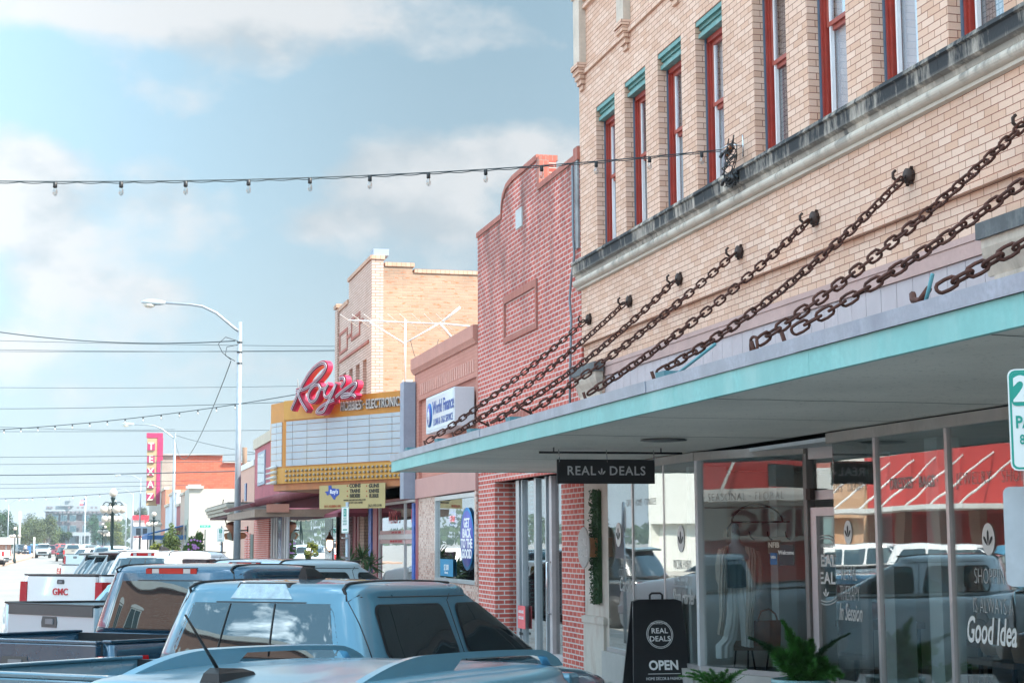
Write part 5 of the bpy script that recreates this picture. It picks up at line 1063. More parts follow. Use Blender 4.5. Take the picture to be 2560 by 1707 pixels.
for k, (px, py, D, r) in enumerate([(2123, 1584, 14.9, .035), (1875, 1595, 15.0, .05), (1958, 1555, 15.2, .06), (1972, 1585, 15.3, .055), (1995, 1600, 15.1, .07), (2028, 1604, 15.2, .065), (1940, 1640, 15, .10), (2000, 1640, 15.1, .11), (2060, 1660, 15, .08), (2100, 1690, 14.9, .08), (1975, 1660, 15, .1), (2030, 1668, 14.9, .09), (2085, 1700, 14.8, .06)]):
    tp = PD(px, py, D); b = MB(); plume(b, (cx+rnd.uniform(-.08, .08), cy, zr-.02), tp, r*1.35, rnd, 2000 if r > .06 else 1300, .06); b.build('plume', FERN if k not in (0, 1) else FERN2, pt, fix=False)
gr = thing('planter', 'low pot of feathery greens just showing beside the A-frame board', 'planter', PD(1800, 1720, 15.4)); p = PD(1800, 1735, 15.4)
b = MB(); b.lathe([(.14, WALKZ), (.2, p.z-.05), (.22, p.z), (.18, p.z)], (p.x, p.y, 0), 16); b.build('pot', POT, gr)
for k in range(12):
    b = MB(); plume(b, p, PD(1700+k*15, 1690-8*(k % 3), 15.3), .05, rnd, 220, .05); b.build('plume', FERN, gr, fix=False)
b = MB(); plume(b, p, PD(1873, 1683, 15.3), .015, rnd, 80, .02); b.build('plume', FERN, gr, fix=False)
# ---- parking signs
POLE = mat('galvanised_pole', (.38, .42, .46), .45, .6, var=.12, vs=6); SGN = mat('sign_white', (.72, .75, .74), .4, var=.04); GRN = mat('sign_green', (.0, .28, .22), .4, var=.05)
def parksign(lab, px, py, D, w=.305, h=.457, near=False, polez=None, back=True, turn=0):
    c = PD(px, py, D); t = thing('parking_sign', lab, 'sign', (c.x, c.y+.04, 0)); f = (CAM-c); f.z = 0; f.normalize(); f.rotate(Matrix.Rotation(R_(turn), 3, 'Z')); xd = Vector((-f.y, f.x, 0)); xd = xd if xd.dot(CAMR) > 0 else -xd
    def rr(w, h, r, o, z0=0): 
        pts = []
        for cx_, cy_, a0 in ((w/2-r, h/2-r, 0), (-w/2+r, h/2-r, 90), (-w/2+r, -h/2+r, 180), (w/2-r, -h/2+r, 270)):
            for a in (0, 30, 60, 90): g = R_(a0+a); pts.append(c+xd*(cx_+r*math.cos(g))+Vector((0, 0, cy_+r*math.sin(g)+z0))+f*o)
        return pts
    b = MB(); b.tube([(c.x-f.x*.04, c.y-f.y*.04, .15), (c.x-f.x*.04, c.y-f.y*.04, polez or c.z+h/2+.08)], .03, 10); b.build('pole', POLE, t)
    b = MB(); b.prism(rr(w, h, .03, .0), f*.003); b.build('plate', SGN, t)
    b = MB(); o = rr(w-.012, h-.012, .027, .004); i = rr(w-.03, h-.03, .02, .004); n = len(o); b.add(o+i, [(k, (k+1) % n, n+(k+1) % n, n+k) for k in range(n)]); b.build('border', GRN, t)
    def tt(s, size, x, z, m, sx=1, bold=0): q = MB(); textmesh(q, s, size, c+xd*x+Vector((0, 0, z))+f*.007, xd, (0, 0, 1), .0005, bold=bold, sx=sx); q.build('lettering', m, t)
    if near:
        b = MB(); b.prism(rr(w-.03, h*.33, .02, .004, h*.30), f*.002); b.build('green_panel', GRN, t)
        tt('2', h*.34, -w*.30, h*.29, SGN, 1, .006); tt('HR', h*.16, w*.14, h*.31, SGN, 1, .004); tt('PARKING', .075, 0, -h*.03, GRN, .8, .002); tt('8AM - 6PM', .06, 0, -h*.2, GRN, .8, .001)
        b = MB(); q = rr(w*.6, .02, .009, .004, -h*.38); b.prism(q, f*.002); b.build('arrow', GRN, t)
    else:
        b = MB(); b.prism(rr(w*.42, h*.30, .01, .004, h*.28), f*.002); o = b.build('green_panel', GRN, t); 
        tt('2', h*.22, -w*.0, h*.28, SGN); tt('HOUR', .055, 0, h*.06, GRN, .9); tt('PARKING', .055, 0, -h*.05, GRN, .8); tt('8AM-6PM', .05, 0, -h*.16, GRN, .8); b = MB(); b.prism(rr(w*.6, .025, .01, .004, -h*.37), f*.002); b.build('arrow', GRN, t)
    if back:
        b = MB(); z0 = c.z-h/2-.50-(.04 if not near else .04); s_ = -f*.10; 
        if near: pass
        for zz in (c.z-h/2-.08, c.z-h/2-.42): b.box(c.x-.05, c.x+.05, c.y-.03, c.y+.09, zz-.012, zz+.012)
        b.build('clamp', mat('steel'), t)
        b = MB(); g = (xd*.6-f*.8).normalized(); q0 = c-f*.04+xd*.045-Vector((0, 0, h/2+.02)); vd = (c-CAM); vd.z = 0; gg = vd.normalized()*.30+CAMR*.03
        b.prism([q0, q0+gg, q0+gg-Vector((0, 0, h)), q0-Vector((0, 0, h))], (.003, 0, 0) if not near else f*.003); b.build('back_plate', mat('sign_back', (.42, .46, .5), .5, .4), t)
    return t
parksign('two hour parking sign on a steel pole in front of the hobby shop', 863, 1299, 28.8, turn=-66)
parksign('parking sign on a pole in front of the cream corner wall', 551.5, 1336.5, 62, .40, .50, turn=-50)
c = PD(2572, 1047, 7.3)
parksign('large close parking sign with green header cut off by the right edge', 2572, 1047, 7.3, .165*.98, .449, True, None, False) if False else None
t = parksign('large close parking sign with green header cut off by the right edge', 2613, 1047, 7.3, .305, .449, True, 2.9, False)
p = PD(2600, 1340, 7.45); b = MB(); f = (CAM-p); f.z = 0; f.normalize(); xd = Vector((-f.y, f.x, 0)); xd = xd if xd.dot(CAMR) > 0 else -xd
w, h, r = .305, .447, .03; pts = []
for cx_, cy_, a0 in ((w/2-r, h/2-r, 0), (-w/2+r, h/2-r, 90), (-w/2+r, -h/2+r, 180), (w/2-r, -h/2+r, 270)):
    for a in (0, 30, 60, 90): g = R_(a0+a); pts.append(p+xd*(cx_+r*math.cos(g))+Vector((0, 0, cy_+r*math.sin(g))))
b.prism(pts, f*.003); b.build('back_plate', mat('sign_back'), t)
# ---- opposite side of the street (behind the camera's left shoulder, seen in the glass)
OX = -19.5
OBR = brick('brown_brick', (.30, .13, .09), (.36, .17, .12), (.45, .38, .32), .24, .08, .01, var=.3)
def opp(name, lab, y0, y1, zt, m, group=None):
    t = thing(name, lab, 'building', (OX, (y0+y1)/2, 0)); b = MB(); b.box(OX-10, OX, y0, y1, 3.0, zt); b.box(OX-10, OX-.6, y0, y1, 0, 3.0); b.box(OX-.6, OX, y0, y0+.5, 0, 3); b.box(OX-.6, OX, y1-.5, y1, 0, 3); b.build('wall', m, t); return t
def oppwin(t, ys, z0, z1, w, fm, gm, arch=False):
    for y in ys:
        b = MB(); b.box(OX, OX+.06, y-w/2, y+w/2, z0, z1); o = b.build('window', fm, t); b = MB(); b.box(OX+.06, OX+.07, y-w/2+.08, y-.03, z0+.08, z1-.08); b.box(OX+.06, OX+.07, y+.03, y+w/2-.08, z0+.08, z1-.08); b.build('pane', gm, o)
        if arch: b = MB(); b.prism([(OX, y+(w/2+.12)*math.cos(R_(a)), z1+.05+.35*math.sin(R_(a))) for a in range(0, 181, 20)], (.08, 0, 0)); b.build('arch', fm, o)
pg_ = mat('pale_teal_glass', (.30, .42, .42), .1, var=.1)
t = opp('brick_building', 'brown brick two storey block across the street with arched pale windows', -22, 21.9, 9.4, OBR); oppwin(t, [-20+k*3.2 for k in range(13)], 5, 7.4, 1.5, WHT, mat('dull_dark_glass', (.03, .04, .045), .1), True)
b = MB(); b.box(OX, OX+.25, -22, 21.9, 9.1, 9.5); b.box(OX, OX+.2, -22, 21.9, 3.8, 4.2); b.build('cornice', WHT, t)
REDF = mat('red_fascia', (.50, .05, .045), .7, var=.1, dirt=.2)
t = opp('shop_building', 'shop across the street with a tall red fascia over a white arch', 22, 38, 5.8, REDF); b = MB(); b.box(OX, OX+.1, 22, 38, 3.0, 3.5); b.build('arch_band', WHT, t)
b = MB(); b.box(OX+.05, OX+.12, 24.5, 31.6, 2.05, 2.95); sb = b.build('sign_board', mat('sign_white'), t); b = MB(); textmesh(b, 'KING', 1.0, (OX+.14, 28.2, 2.5), (0, 1, 0), (0, 0, 1), .01, bold=.03, sx=1.3); b.build('lettering', mat('dark_red', (.3, .02, .03)), sb)
for y in (29, 33, 37): b = MB(); b.tube([(OX, y, 5.6), (OX+2.4, y, 3.3)], .05, 5); b.build('strut', WHT, t)
b = MB(); b.box(OX, OX+2.5, 22.1, 37.9, 3.1, 3.25); b.build('canopy', WHT, t)
RBO = brick('red_brick_opposite', (.38, .10, .08), (.44, .14, .11), (.4, .3, .28), .24, .08, .01)
t = opp('brick_building', 'red brick two storey building across the street with pale teal shop windows', 38.1, 53.5, 8.6, RBO); oppwin(t, [40, 43, 46, 49, 52], 5.4, 7.6, 1.3, WHT, mat('dull_dark_glass')); oppwin(t, [40.5, 44, 47.5, 51], .9, 2.8, 2.6, mat('grey_frame', (.25, .27, .27), .5), pg_); b = MB(); b.box(OX, OX+.3, 38.1, 53.5, 3.2, 4.4); b.build('white_band', WHT, t)
t = opp('shop_building', 'shop across the street with a long red fascia and white rod struts', 54, 67.5, 5.6, REDF)
for k in range(7): b = MB(); y = 54.6+k*2.1; b.tube([(OX, y, 5.3), (OX+2.6, y, 3.3)], .045, 5); b.build('strut', WHT, t)
b = MB(); b.box(OX, OX+2.8, 54, 67.5, 3.12, 3.3); b.build('canopy', WHT, t)
for k in range(5): b = MB(); b.box(OX, OX+.3, 54.3+k*3, 55.0+k*3, 0, 3.1); b.build('brick_pier', OBR, t)
t = opp('shop_building', 'tan plastered shop across the street', 67.6, 72.5, 5.0, mat('tan_plaster', (.55, .33, .2), .8)); t = opp('shop_building', 'white panelled building across the street', 72.6, 100, 6.8, mat('white_panel', (.68, .68, .64), .8))
# people standing across the street are not shown in the photograph
# ================================================================= vehicles (local frame: x forward, y left, origin on the road under the rear end)
def paint(name, col, metal=.5, rough=.32, dust=.12, cr=.03):
    if name in MATS: return MATS[name]
    s = NT(name); s.obj = True
    c = s.mix(s.math('MULTIPLY', s.ramp(s.noise(1.6, 6, .65), .45, .8), dust), col, (.42, .40, .37)); s.set(Base_Color=c, Metallic=metal, Roughness=s.math('ADD', s.math('MULTIPLY', s.noise(2, 3), .08), rough-.04))
    s.b.inputs['Coat Weight'].default_value = 1; s.b.inputs['Coat Roughness'].default_value = cr; s.b.inputs['Coat IOR'].default_value = 1.5
    MATS[name] = s.m; return s.m
def carglass():
    if 'car_glass' in MATS: return MATS['car_glass']
    s = NT('car_glass'); s.obj = True; s.set(Base_Color=(.008, .012, .016), Roughness=.015, Metallic=0.0); s.b.inputs['IOR'].default_value = 2.1
    s.b.inputs['Specular Tint'].default_value = (.75, .92, 1, 1)
    b = s.n('ShaderNodeBump'); b.inputs['Strength'].default_value = .12; b.inputs['Distance'].default_value = .05; s.l(s.noise(2.2, 1, .4), b.inputs['Height']); s.l(b.outputs[0], s.b.inputs['Normal']); MATS['car_glass'] = s.m; return s.m
CGL = carglass(); BLK = mat('black_trim', (.018, .018, .02), .45, var=.1, obj=True); RUB = mat('tyre_rubber', (.02, .02, .02), .85, var=.2, obj=True); RIMM = mat('alloy', (.45, .46, .48), .3, .9, var=.05, obj=True)
CHR = mat('chrome', (.75, .76, .78), .12, 1, var=0, obj=True); RLENS = mat('red_lens', (.42, .008, .012), .12, var=.15, coat=1, obj=True); CLENS = mat('clear_lens', (.55, .58, .6), .12, .2, var=.1, coat=1, obj=True); LINER = mat('bed_liner', (.012, .016, .02), .55, var=.3, obj=True)
class GH:
    """glasshouse: superellipse rings between belt (s=0) and roof edge (s=1), then rounded edge and crowned roof"""
    def __init__(g, xr, xf, hw, zb, zr, rlean, flean, inw, n=7, rc=.07, crown=.035, rbow=.02):
        g.__dict__.update(locals())
    def dims(g, s):
        xr = g.xr+g.rlean*s+.03*s*s; xf = g.xf-g.flean*s-.06*s*s; hy = g.hw-g.inw*s; return (xr+xf)/2, (xf-xr)/2, hy, g.zb+(g.zr-g.rc-g.zb)*s
    def ring(g, cx, hx, hy, z, N=64):
        out = []; e = 2/g.n
        for k in range(N):
            t = 2*math.pi*k/N; c, s = math.cos(t), math.sin(t); out.append((cx+hx*math.copysign(abs(c)**e, c), hy*math.copysign(abs(s)**e, s), z))
        return out
    def mesh(g, mb, ribs=None):
        rings = []
        for i in range(9): cx, hx, hy, z = g.dims(i/8); rings.append(g.ring(cx, hx, hy, z))
        cx, hx, hy, z = g.dims(1)
        for a in (18, 36, 54, 72, 86): f = R_(a); rings.append(g.ring(cx, hx-g.rc*1.6*(1-math.cos(f)), hy-g.rc*1.3*(1-math.cos(f)), z+g.rc*math.sin(f)))
        g.ihx, g.ihy, g.icx = hx-g.rc*1.5, hy-g.rc*1.22, cx
        mb.loft(rings, cap0=True, cap1=False)
        # roof skin as a grid inside the last ring
        last = g.ring(cx, hx-g.rc*1.6*(1-math.cos(R_(86))), hy-g.rc*1.3*(1-math.cos(R_(86))), z+g.rc*math.sin(R_(86)))
        rr = [last]
        for q in (.96, .9, .8, .68, .55, .4, .25, .1): rr.append([(cx+(x-cx)*q, y*q, g.roofz(cx+(x-cx)*q, y*q, ribs)) for x, y, _ in last])
        mb.loft(rr, cap0=False, cap1=True)
    def roofz(g, x, y, ribs=None):
        u = min(1, abs((x-g.icx)/g.ihx)); v = min(1, abs(y/g.ihy)); z = g.zr+g.crown*(1-max(u, 0)**2.2)*(1-.6*v**2)
        if ribs:
            for yr, w, d in ribs: z -= d*math.exp(-((abs(y)-yr)/w)**2)*(1 if u < .9 else 0)
        return z
    def rear(g, a, s, d=0):
        cx, hx, hy, z = g.dims(s); return (cx-hx*max(0, 1-abs(a)**g.n)**(1/g.n)-d+g.rbow*a*a, a*hy, z)
    def front(g, a, s, d=0):
        cx, hx, hy, z = g.dims(s); return (cx+hx*max(0, 1-abs(a)**g.n)**(1/g.n)+d, a*hy, z)
    def side(g, x, s, sg, d=0):
        cx, hx, hy, z = g.dims(s); b = min(.999, abs((x-cx)/hx)); return (x, sg*(hy*(1-b**g.n)**(1/g.n)+d), z)
def patch(mb, f, s0, s1, lo, hi, rad=.15, ns=14, na=24):
    """grid over s in [s0,s1]; lo(s), hi(s) limits; corners rounded by rad (fraction of the height)"""
    rows = []
    for i in range(ns+1):
        t = (1-math.cos(math.pi*i/ns))/2; s = s0+(s1-s0)*t; l, h = lo(s), hi(s); e = 0
        if t < rad: e = 1-math.sqrt(max(0, 1-((rad-t)/rad)**2))
        if t > 1-rad: e = 1-math.sqrt(max(0, 1-((t-1+rad)/rad)**2))
        w = rad*.55*e*PATCHK[0]; rows.append([f(l+w+(h-l-2*w)*k/na, s) for k in range(na+1)])
    mb.grid(rows)
PATCHK = [1.0]
def wheel(root, x, y, r=.38, w=.25):
    sg = 1 if y > 0 else -1
    b = MB(); b.lathe([(r*.62, -w/2), (r*.93, -w/2), (r, -w/2+.04), (r, w/2-.04), (r*.93, w/2), (r*.62, w/2)], (x, y, r), 24, 'Y'); t = b.build('wheel', RUB, root)
    b = MB(); b.lathe([(.02, sg*w*.30), (r*.15, sg*w*.42), (r*.5, sg*w*.36), (r*.62, sg*w*.48), (r*.64, sg*w*.30)], (x, y, r), 20, 'Y'); b.build('rim', RIMM, t)
def lower(mb, st, smooth=True):
    """st: list of (x, halfwidth, ztop, zbot)"""
    rings = []
    for x, w, zt, z0 in st:
        half = [(w*.80, z0), (w*.95, z0+.06), (w*.99, z0+(zt-z0)*.35), (w, z0+(zt-z0)*.6), (w*.985, z0+(zt-z0)*.82), (w*.955, zt-.035), (w*.90, zt-.006), (w*.6, zt+.004)]
        rings.append([(x, y, z) for y, z in half]+[(x, -y, z) for y, z in reversed(half)])
    mb.loft(rings, smooth=smooth)
def arch(mb, x, y, r): mb.lathe([(r, -.012), (r, .012)], (x, y, .38), 24, 'Y')
def brakelight(root, g, w=.19, z=None, mode=0):
    cx, hx, hy, zz = g.dims(1); x = cx-hx+.018; z0 = zz+g.rc*.25 if z is None else z
    if mode == 0:
        b = MB(); b.prism([(x+.05, -w, z0-.03), (x+.05, w, z0-.03), (x+.05, w-.02, z0+.032), (x+.05, -w+.02, z0+.032)], (-.065, 0, 0)); o = b.build('brake_light', BLK, root)
        b = MB(); b.box(x-.022, x-.014, -w*.46, w*.46, z0-.022, z0+.026); b.box(x-.022, x-.014, w*.74, w*.97, z0-.022, z0+.024); b.box(x-.022, x-.014, -w*.97, -w*.74, z0-.022, z0+.024); b.build('red_lens', RLENS, o)
        b = MB(); b.box(x-.021, x-.014, w*.47, w*.73, z0-.018, z0+.022); b.box(x-.021, x-.014, -w*.73, -w*.47, z0-.018, z0+.022); b.build('clear_lens', CLENS, o)
    else:
        b = MB(); b.prism([(x+.06, -.25, z0-.055), (x+.06, .25, z0-.055), (x+.10, .20, z0+.055), (x+.10, -.17, z0+.055)], (-.085, 0, 0)); o = b.build('brake_light', BLK, root)
        b = MB(); b.prism([(x-.027, -.235, z0-.045), (x-.027, .235, z0-.045), (x+.012, .185, z0+.046), (x+.012, -.155, z0+.046)], (-.008, 0, 0)); b.build('clear_lens', mat('cargo_lamp_lens', (.40, .50, .56), .25, .1, var=.3, vs=20, coat=1, obj=True), o)
def fin(root, x, z, m=None, s=1):
    b = MB(); b.loft([[(x-.09*s*q, -.028*s*q**.7, z+h*s), (x+.075*s*q-.0*s, -.02*s*q, z+h*s), (x+.085*s*q, 0, z+h*s), (x+.075*s*q, .02*s*q, z+h*s), (x-.09*s*q, .028*s*q**.7, z+h*s)] if 0 else [(x-.08*s+.03*s*(1-q)*0, -.03*s*q, z+h*s), (x+.15*s-(1-q)*.21*s, -.008*s*q, z+h*s), (x+.15*s-(1-q)*.21*s, .008*s*q, z+h*s), (x-.08*s, .03*s*q, z+h*s)] for q, h in ((1, -.02), (.95, .015), (.7, .04), (.45, .06), (.15, .072))], smooth=False)
    b.build('roof_fin', m or BLK, root)
def pickup(name, label, P, Lb=1.72, hw=.96, zr=1.89, zb=1.40, col=None, group=None, light=0, railblk=True, detail=True, cab='crew', n=7, hz_=.18):
    t = thing(name, label, 'pickup truck', (0, 0, 0), group, local=True); xc = Lb+.04; Lc = 2.25 if cab == 'crew' else 1.5; Lc += .15*(light == 1); xf = xc+Lc; Lt = xf+1.25
    b = MB(); lower(b, [(xc, hw, zb-.0, .42), (xc+.3, hw*1.0, zb, .42), (xf-.25, hw, zb-.02, .42), (xf+.05, hw*.99, zb-.10, .42), (xf+.6, hw*.97, zb-.15, .45), (Lt-.25, hw*.93, zb-.22, .5), (Lt-.06, hw*.86, zb-.30, .5), (Lt, hw*.80, zb-.45, .55)])
    b.build('body', P, t)
    g = GH(xc+.0, xf+.02, hw*(.955 if light != 2 else .975), zb-.01, zr, .085, .78, hw*.185, n=n, rc=.065, crown=.03)
    b = MB(); g.mesh(b); b.build('cab', P, t)
    # rear glass with seal
    for d, e, m, nm in ((.004, .02, BLK, 'seal'), (.010, 0, CGL, 'rear_window')):
        b = MB(); PATCHK[0] = 1.1; patch(b, lambda a, s: g.rear(a, s, d), .10-e, .87+e, lambda s: -.86+.02*s-e*.8, lambda s: .86-.02*s+e*.8, .22, 16, 28)
        o = b.build(nm, m, t)
    if detail and light != 2:
        b = MB()
        for a0 in (-.16, .30): b.tube([g.rear(a0, .12+.74*k/6, .013) for k in range(7)], .006, 4)
        b.build('window_divider', BLK, o)
    if detail:
        for sg in (-1, 1):     # roof ditch mouldings
            y = .80*g.ihy*1.03; pts = [g.rear(.83*sg, s, .004) for s in (.90, .95, 1.0)]; cx, hx, hy, z = g.dims(1); x0 = cx-hx
            pts += [(x0+.02, sg*.82*hy, z+g.rc*.5), (x0+.06, sg*.81*hy, z+g.rc*.85)]+[(x0+.12+k*.2, sg*.80*hy, g.roofz(x0+.12+k*.2, .8*hy)+.001) for k in range(7)]
            b = MB(); b.tube(pts, .011, 6); b.build('roof_moulding', BLK, t)
    # side windows
    for sg in (-1, 1):
        for k, (xa, xb) in enumerate(((xc+.26, xc+1.08), (xc+1.20, xf-.22))):
            if cab != 'crew' and k == 0: continue
            lo_ = (lambda s, xa=xa: xa+.02*s) if k == 0 else (lambda s, xa=xa: xa+.03*s); hi_ = (lambda s, xb=xb: xb-.05*s) if k == 0 else (lambda s, xb=xb: xb+.10-.62*s)
            for d, e, m, nm in ((.004, .022, BLK, 'seal'), (.009, 0, CGL, 'side_window')):
                b = MB(); PATCHK[0] = .5; patch(b, lambda x, s: g.side(x, s, sg, d), .10-e*1.5, .84+e, lambda s: lo_(s)-e*.8, lambda s: hi_(s)+e*.8, .18, 12, 12); b.build(nm, m, t)
        if detail:
            for xs in (xc+.14, xc+1.14):
                b = MB(); b.tube([g.side(xs, s, sg, .001) for s in (0, .3, .6, .9)]+[g.side(xs+.06, 1.0, sg, .001)], .004, 4); b.build('door_seam', BLK, t)
            b = MB(); b.tube([g.side(xs2, .965, sg, .001) for xs2 in [xc+.2+k*.15 for k in range(10)]], .004, 4); b.build('door_seam', BLK, t)
        b = MB(); b.box(xf-.22, xf-.05, sg*(hw+.02), sg*(hw+.2), zb-.30, zb-.14, .03); b.build('mirror', BLK if sg > 0 else P, t)
    b = MB(); PATCHK[0] = 1; patch(b, lambda a, s: g.front(a, s, .008), .06, .92, lambda s: -.9, lambda s: .9, .1, 8, 16); b.build('windscreen', CGL, t)
    # bed
    for sg in (-1, 1):
        b = MB(); b.loft([[(x, sg*y, z) for y, z in ((hw*.90, .55), (hw*.985, .62), (hw, .95), (hw*.99, zb-.12), (hw*.965, zb-.03), (hw*.94, zb), (hw*.87, zb), (hw*.87, .8))] for x in (.03, .08, Lb-.02, Lb)]); b.build('bed_side', P, t)
        b = MB(); b.box(.02, Lb, sg*hw*.865, sg*hw*.955, zb+.001, zb+.022, .006); b.build('bed_rail', BLK if railblk else P, t)
        b = MB(); b.loft([[(x, sg*y, z) for y, z in ((hw*.835, zb-.54), (hw*1.004, zb-.54), (hw*1.006, zb-.35), (hw*1.0, zb-.10), (hw*.835, zb-.10))] for x in (-.012, .03, .16)], smooth=False) if light not in (2, 3) else b.loft([[(x, sg*y, z) for y, z in ((hw*.86, .62), (hw*1.004, .62), (hw*1.006, .8), (hw*1.0, .98), (hw*.86, .98))] for x in (-.012, .03, .16)], smooth=False) if light == 3 else b.loft([[(x, sg*y, z) for y, z in ((hw*.86, .98), (hw*1.005, .98), (hw*1.008, 1.1), (hw*.99, 1.18), (hw*.86, 1.18))] for x in (-.012, .05, .42)], smooth=False)
        b.build('tail_light', RLENS, t)
    b = MB(); b.box(.06, Lb, -hw*.87, hw*.87, .80, .85); b.box(Lb-.05, Lb, -hw*.87, hw*.87, .85, zb); b.build('bed_floor', LINER, t)
    b = MB(); b.box(-.005, .06, -hw*.83, hw*.83, .80, zb-.012, .012); tg = b.build('tailgate', P, t)
    b = MB(); b.box(-.012, .07, -hw*.835, hw*.835, zb-.012, zb+.015, .008); b.build('top_cap', BLK if railblk else P, tg)
    b = MB(); k_ = .6 if hz_ < .15 else 1; b.prism([(-.012, -.14*k_, zb-hz_-.055*k_), (-.012, .14*k_, zb-hz_-.055*k_), (-.012, .15*k_, zb-hz_), (-.012, .13*k_, zb-hz_+.06*k_), (-.012, -.13*k_, zb-hz_+.06*k_), (-.012, -.15*k_, zb-hz_)], (.008, 0, 0)); h = b.build('handle', mat('dark_grey_plastic', (.06, .065, .07), .5, obj=True), tg); b = MB(); b.box(-.022, -.012, -.085*k_, .06*k_, zb-hz_-.02, zb-hz_+.035*k_); b.build('latch', mat('grey_plastic', (.16, .17, .19), .4, obj=True), h)
    b = MB(); b.box(-.16, .0, -hw*.93, hw*.93, .50, .68, .03); b.build('bumper', CHR, t)
    b = MB(); b.box(.05, Lt-.2, -hw*.7, hw*.7, .35, .55); b.build('chassis', BLK, t)
    xw = (Lb*.52, xf+.42)
    for x in xw:
        for sg in (-1, 1): b = MB(); arch(b, x, sg*(hw-.002), .47); b.build('wheel_arch', BLK, t); wheel(t, x, sg*(hw-.09))
    brakelight(t, g, .19 if not detail else .30, mode=1 if light == 1 else 0)
    b = MB(); b.box(Lt-.02, Lt+.03, -hw*.6, hw*.6, .62, .92, .02); b.build('grille', BLK, t)
    for sg in (-1, 1): b = MB(); b.box(Lt-.16, Lt-.01, sg*hw*.62, sg*hw*.9, .78, .95, .03); b.build('headlight', CLENS, t)
    t['cabx'] = xc; return t, g
def wagon(name, label, P, L=4.55, hw=.92, zr=1.57, zb=1.05, group=None, rl=.45, fl=.85, rails=True, detail=True, cat='car', inw=.2, hood=1.15, rearx=.08, spoiler=False, n=6, dark_rear=True):
    t = thing(name, label, cat, (0, 0, 0), group, local=True); xf = L-hood
    b = MB(); lower(b, [(0, hw*.86, zb-.18, .45), (.06, hw*.93, zb-.06, .38), (.3, hw*.98, zb, .30), (xf-.3, hw, zb-.01, .28), (xf+.1, hw*.99, zb-.06, .28), (L-.35, hw*.93, zb-.2, .3), (L-.08, hw*.84, zb-.33, .32), (L, hw*.74, zb-.45, .35)]); b.build('body', P, t)
    g = GH(rearx, xf+.15, hw*.95, zb-.02, zr, rl, fl, hw*inw, n=n, rc=.06, crown=.04)
    ribs = [(.30, .045, .010), (.14, .03, .006)] if rails else None
    b = MB(); g.mesh(b, ribs); b.build('roof', P, t)
    b = MB(); PATCHK[0] = 1; patch(b, lambda a, s: g.rear(a, s, .008), .10, .88, lambda s: -.84, lambda s: .84, .18, 12, 20); b.build('rear_window', CGL, t)
    b = MB(); patch(b, lambda a, s: g.front(a, s, .008), .04, .95, lambda s: -.92, lambda s: .92, .1, 10, 20); b.build('windscreen', CGL, t)
    for sg in (-1, 1):
        x0, x1 = rearx+.35, xf-.05; mid = (x0+x1)/2+.05
        for xa, xb, f0, f1 in ((x0, mid-.75, .45, 0.0), (mid-.68, mid+.04, 0, 0), (mid+.12, x1, 0, -fl*.86)):
            b = MB(); PATCHK[0] = .4; patch(b, lambda x, s: g.side(x, s, sg, .008), .08, .86, lambda s: xa+f0*s, lambda s: max(xa+f0*s+.05, xb+f1*s), .15, 8, 8); b.build('side_window', CGL, t)
        b = MB(); b.box(-.03, .2, sg*hw*.62, sg*hw*.955, zb-.26, zb-.10, .03); b.build('tail_light', RLENS, t)
        b = MB(); b.box(xf-.1, xf+.06, sg*(hw+.02), sg*(hw+.2), zb, zb+.14, .03); b.build('mirror', P, t)
        b = MB(); b.box(L-.5, L-.12, sg*hw*.58, sg*hw*.88, zb-.42, zb-.30, .03); b.build('headlight', CLENS, t)
    for x in (.85, L-.9):
        for sg in (-1, 1): b = MB(); arch(b, x, sg*(hw-.004), .41); b.build('wheel_arch', BLK, t); wheel(t, x, sg*(hw-.08), .34, .22)
    if spoiler: b = MB(); b.prism([(rearx+rl-.10, -hw*.70, zr-.02), (rearx+rl-.10, hw*.70, zr-.02), (rearx+rl+.2, hw*.72, zr+.03), (rearx+rl+.2, -hw*.72, zr+.03)], (0, 0, -.045)); b.build('spoiler', P, t)
    if rails:
        for sg in (-1, 1):
            y = .555; x0, x1 = .80, 2.66; top, bot = [], []
            def zz(x): return g.roofz(x, y)-.012
            def ht(x):
                u = (x-x0)/(x1-x0); return .082*(math.sin(min(1, u/.30)*math.pi/2)**.9 if u < .3 else 1)*(1 if u < .86 else max(0, math.cos((u-.86)/.14*math.pi/2))**.7)*(1-.15*max(0, (u-.3)))
            xs = [x0+(x1-x0)*k/40 for k in range(41)]
            T_ = [(x, sg*y, zz(x)+ht(x)) for x in xs]; B_ = [(x, sg*y, zz(x)) for x in xs]
            U = lambda x: (x-x0)/(x1-x0)
            b = MB(); off = Vector((0, -sg*.045, 0))
            vs, f = [], []
            def low(x):
                u = U(x); e = .026
                if .40 < u < .93: return zz(x)+max(0, ht(x)-e)*min(1, (u-.40)/.05)*min(1, max(0, (.93-u)/.03))
                return zz(x)
            for x in xs: a = zz(x)+ht(x); c = low(x); vs += [(x, sg*y, c), (x, sg*y, a), (x, sg*(y-.045), a-.004), (x, sg*(y-.045), c)]
            for i in range(40):
                for k in range(4): f.append((i*4+k, i*4+(k+1) % 4, (i+1)*4+(k+1) % 4, (i+1)*4+k))
            f += [(3, 2, 1, 0), (160, 161, 162, 163)]; b.add(vs, f); b.build('roof_rail', P if detail else BLK, t)
    return t, g
TILT = (40, 42, 42.5, 56, 50, 44)     # the roadway falls towards the kerb: parked noses sit a little low
def place(o, loc, alpha, wx, wy):
    """put local point loc (x,y) at world (wx,wy) with the nose heading alpha degrees from +Y towards +X"""
    th = R_(90-alpha); c, s = math.cos(th), math.sin(th); tl = .022 if alpha in TILT else 0; o.rotation_euler = (0, tl, th); o.location = (wx-(c*loc[0]-s*loc[1]), wy-(s*loc[0]+c*loc[1]), tl*loc[0])
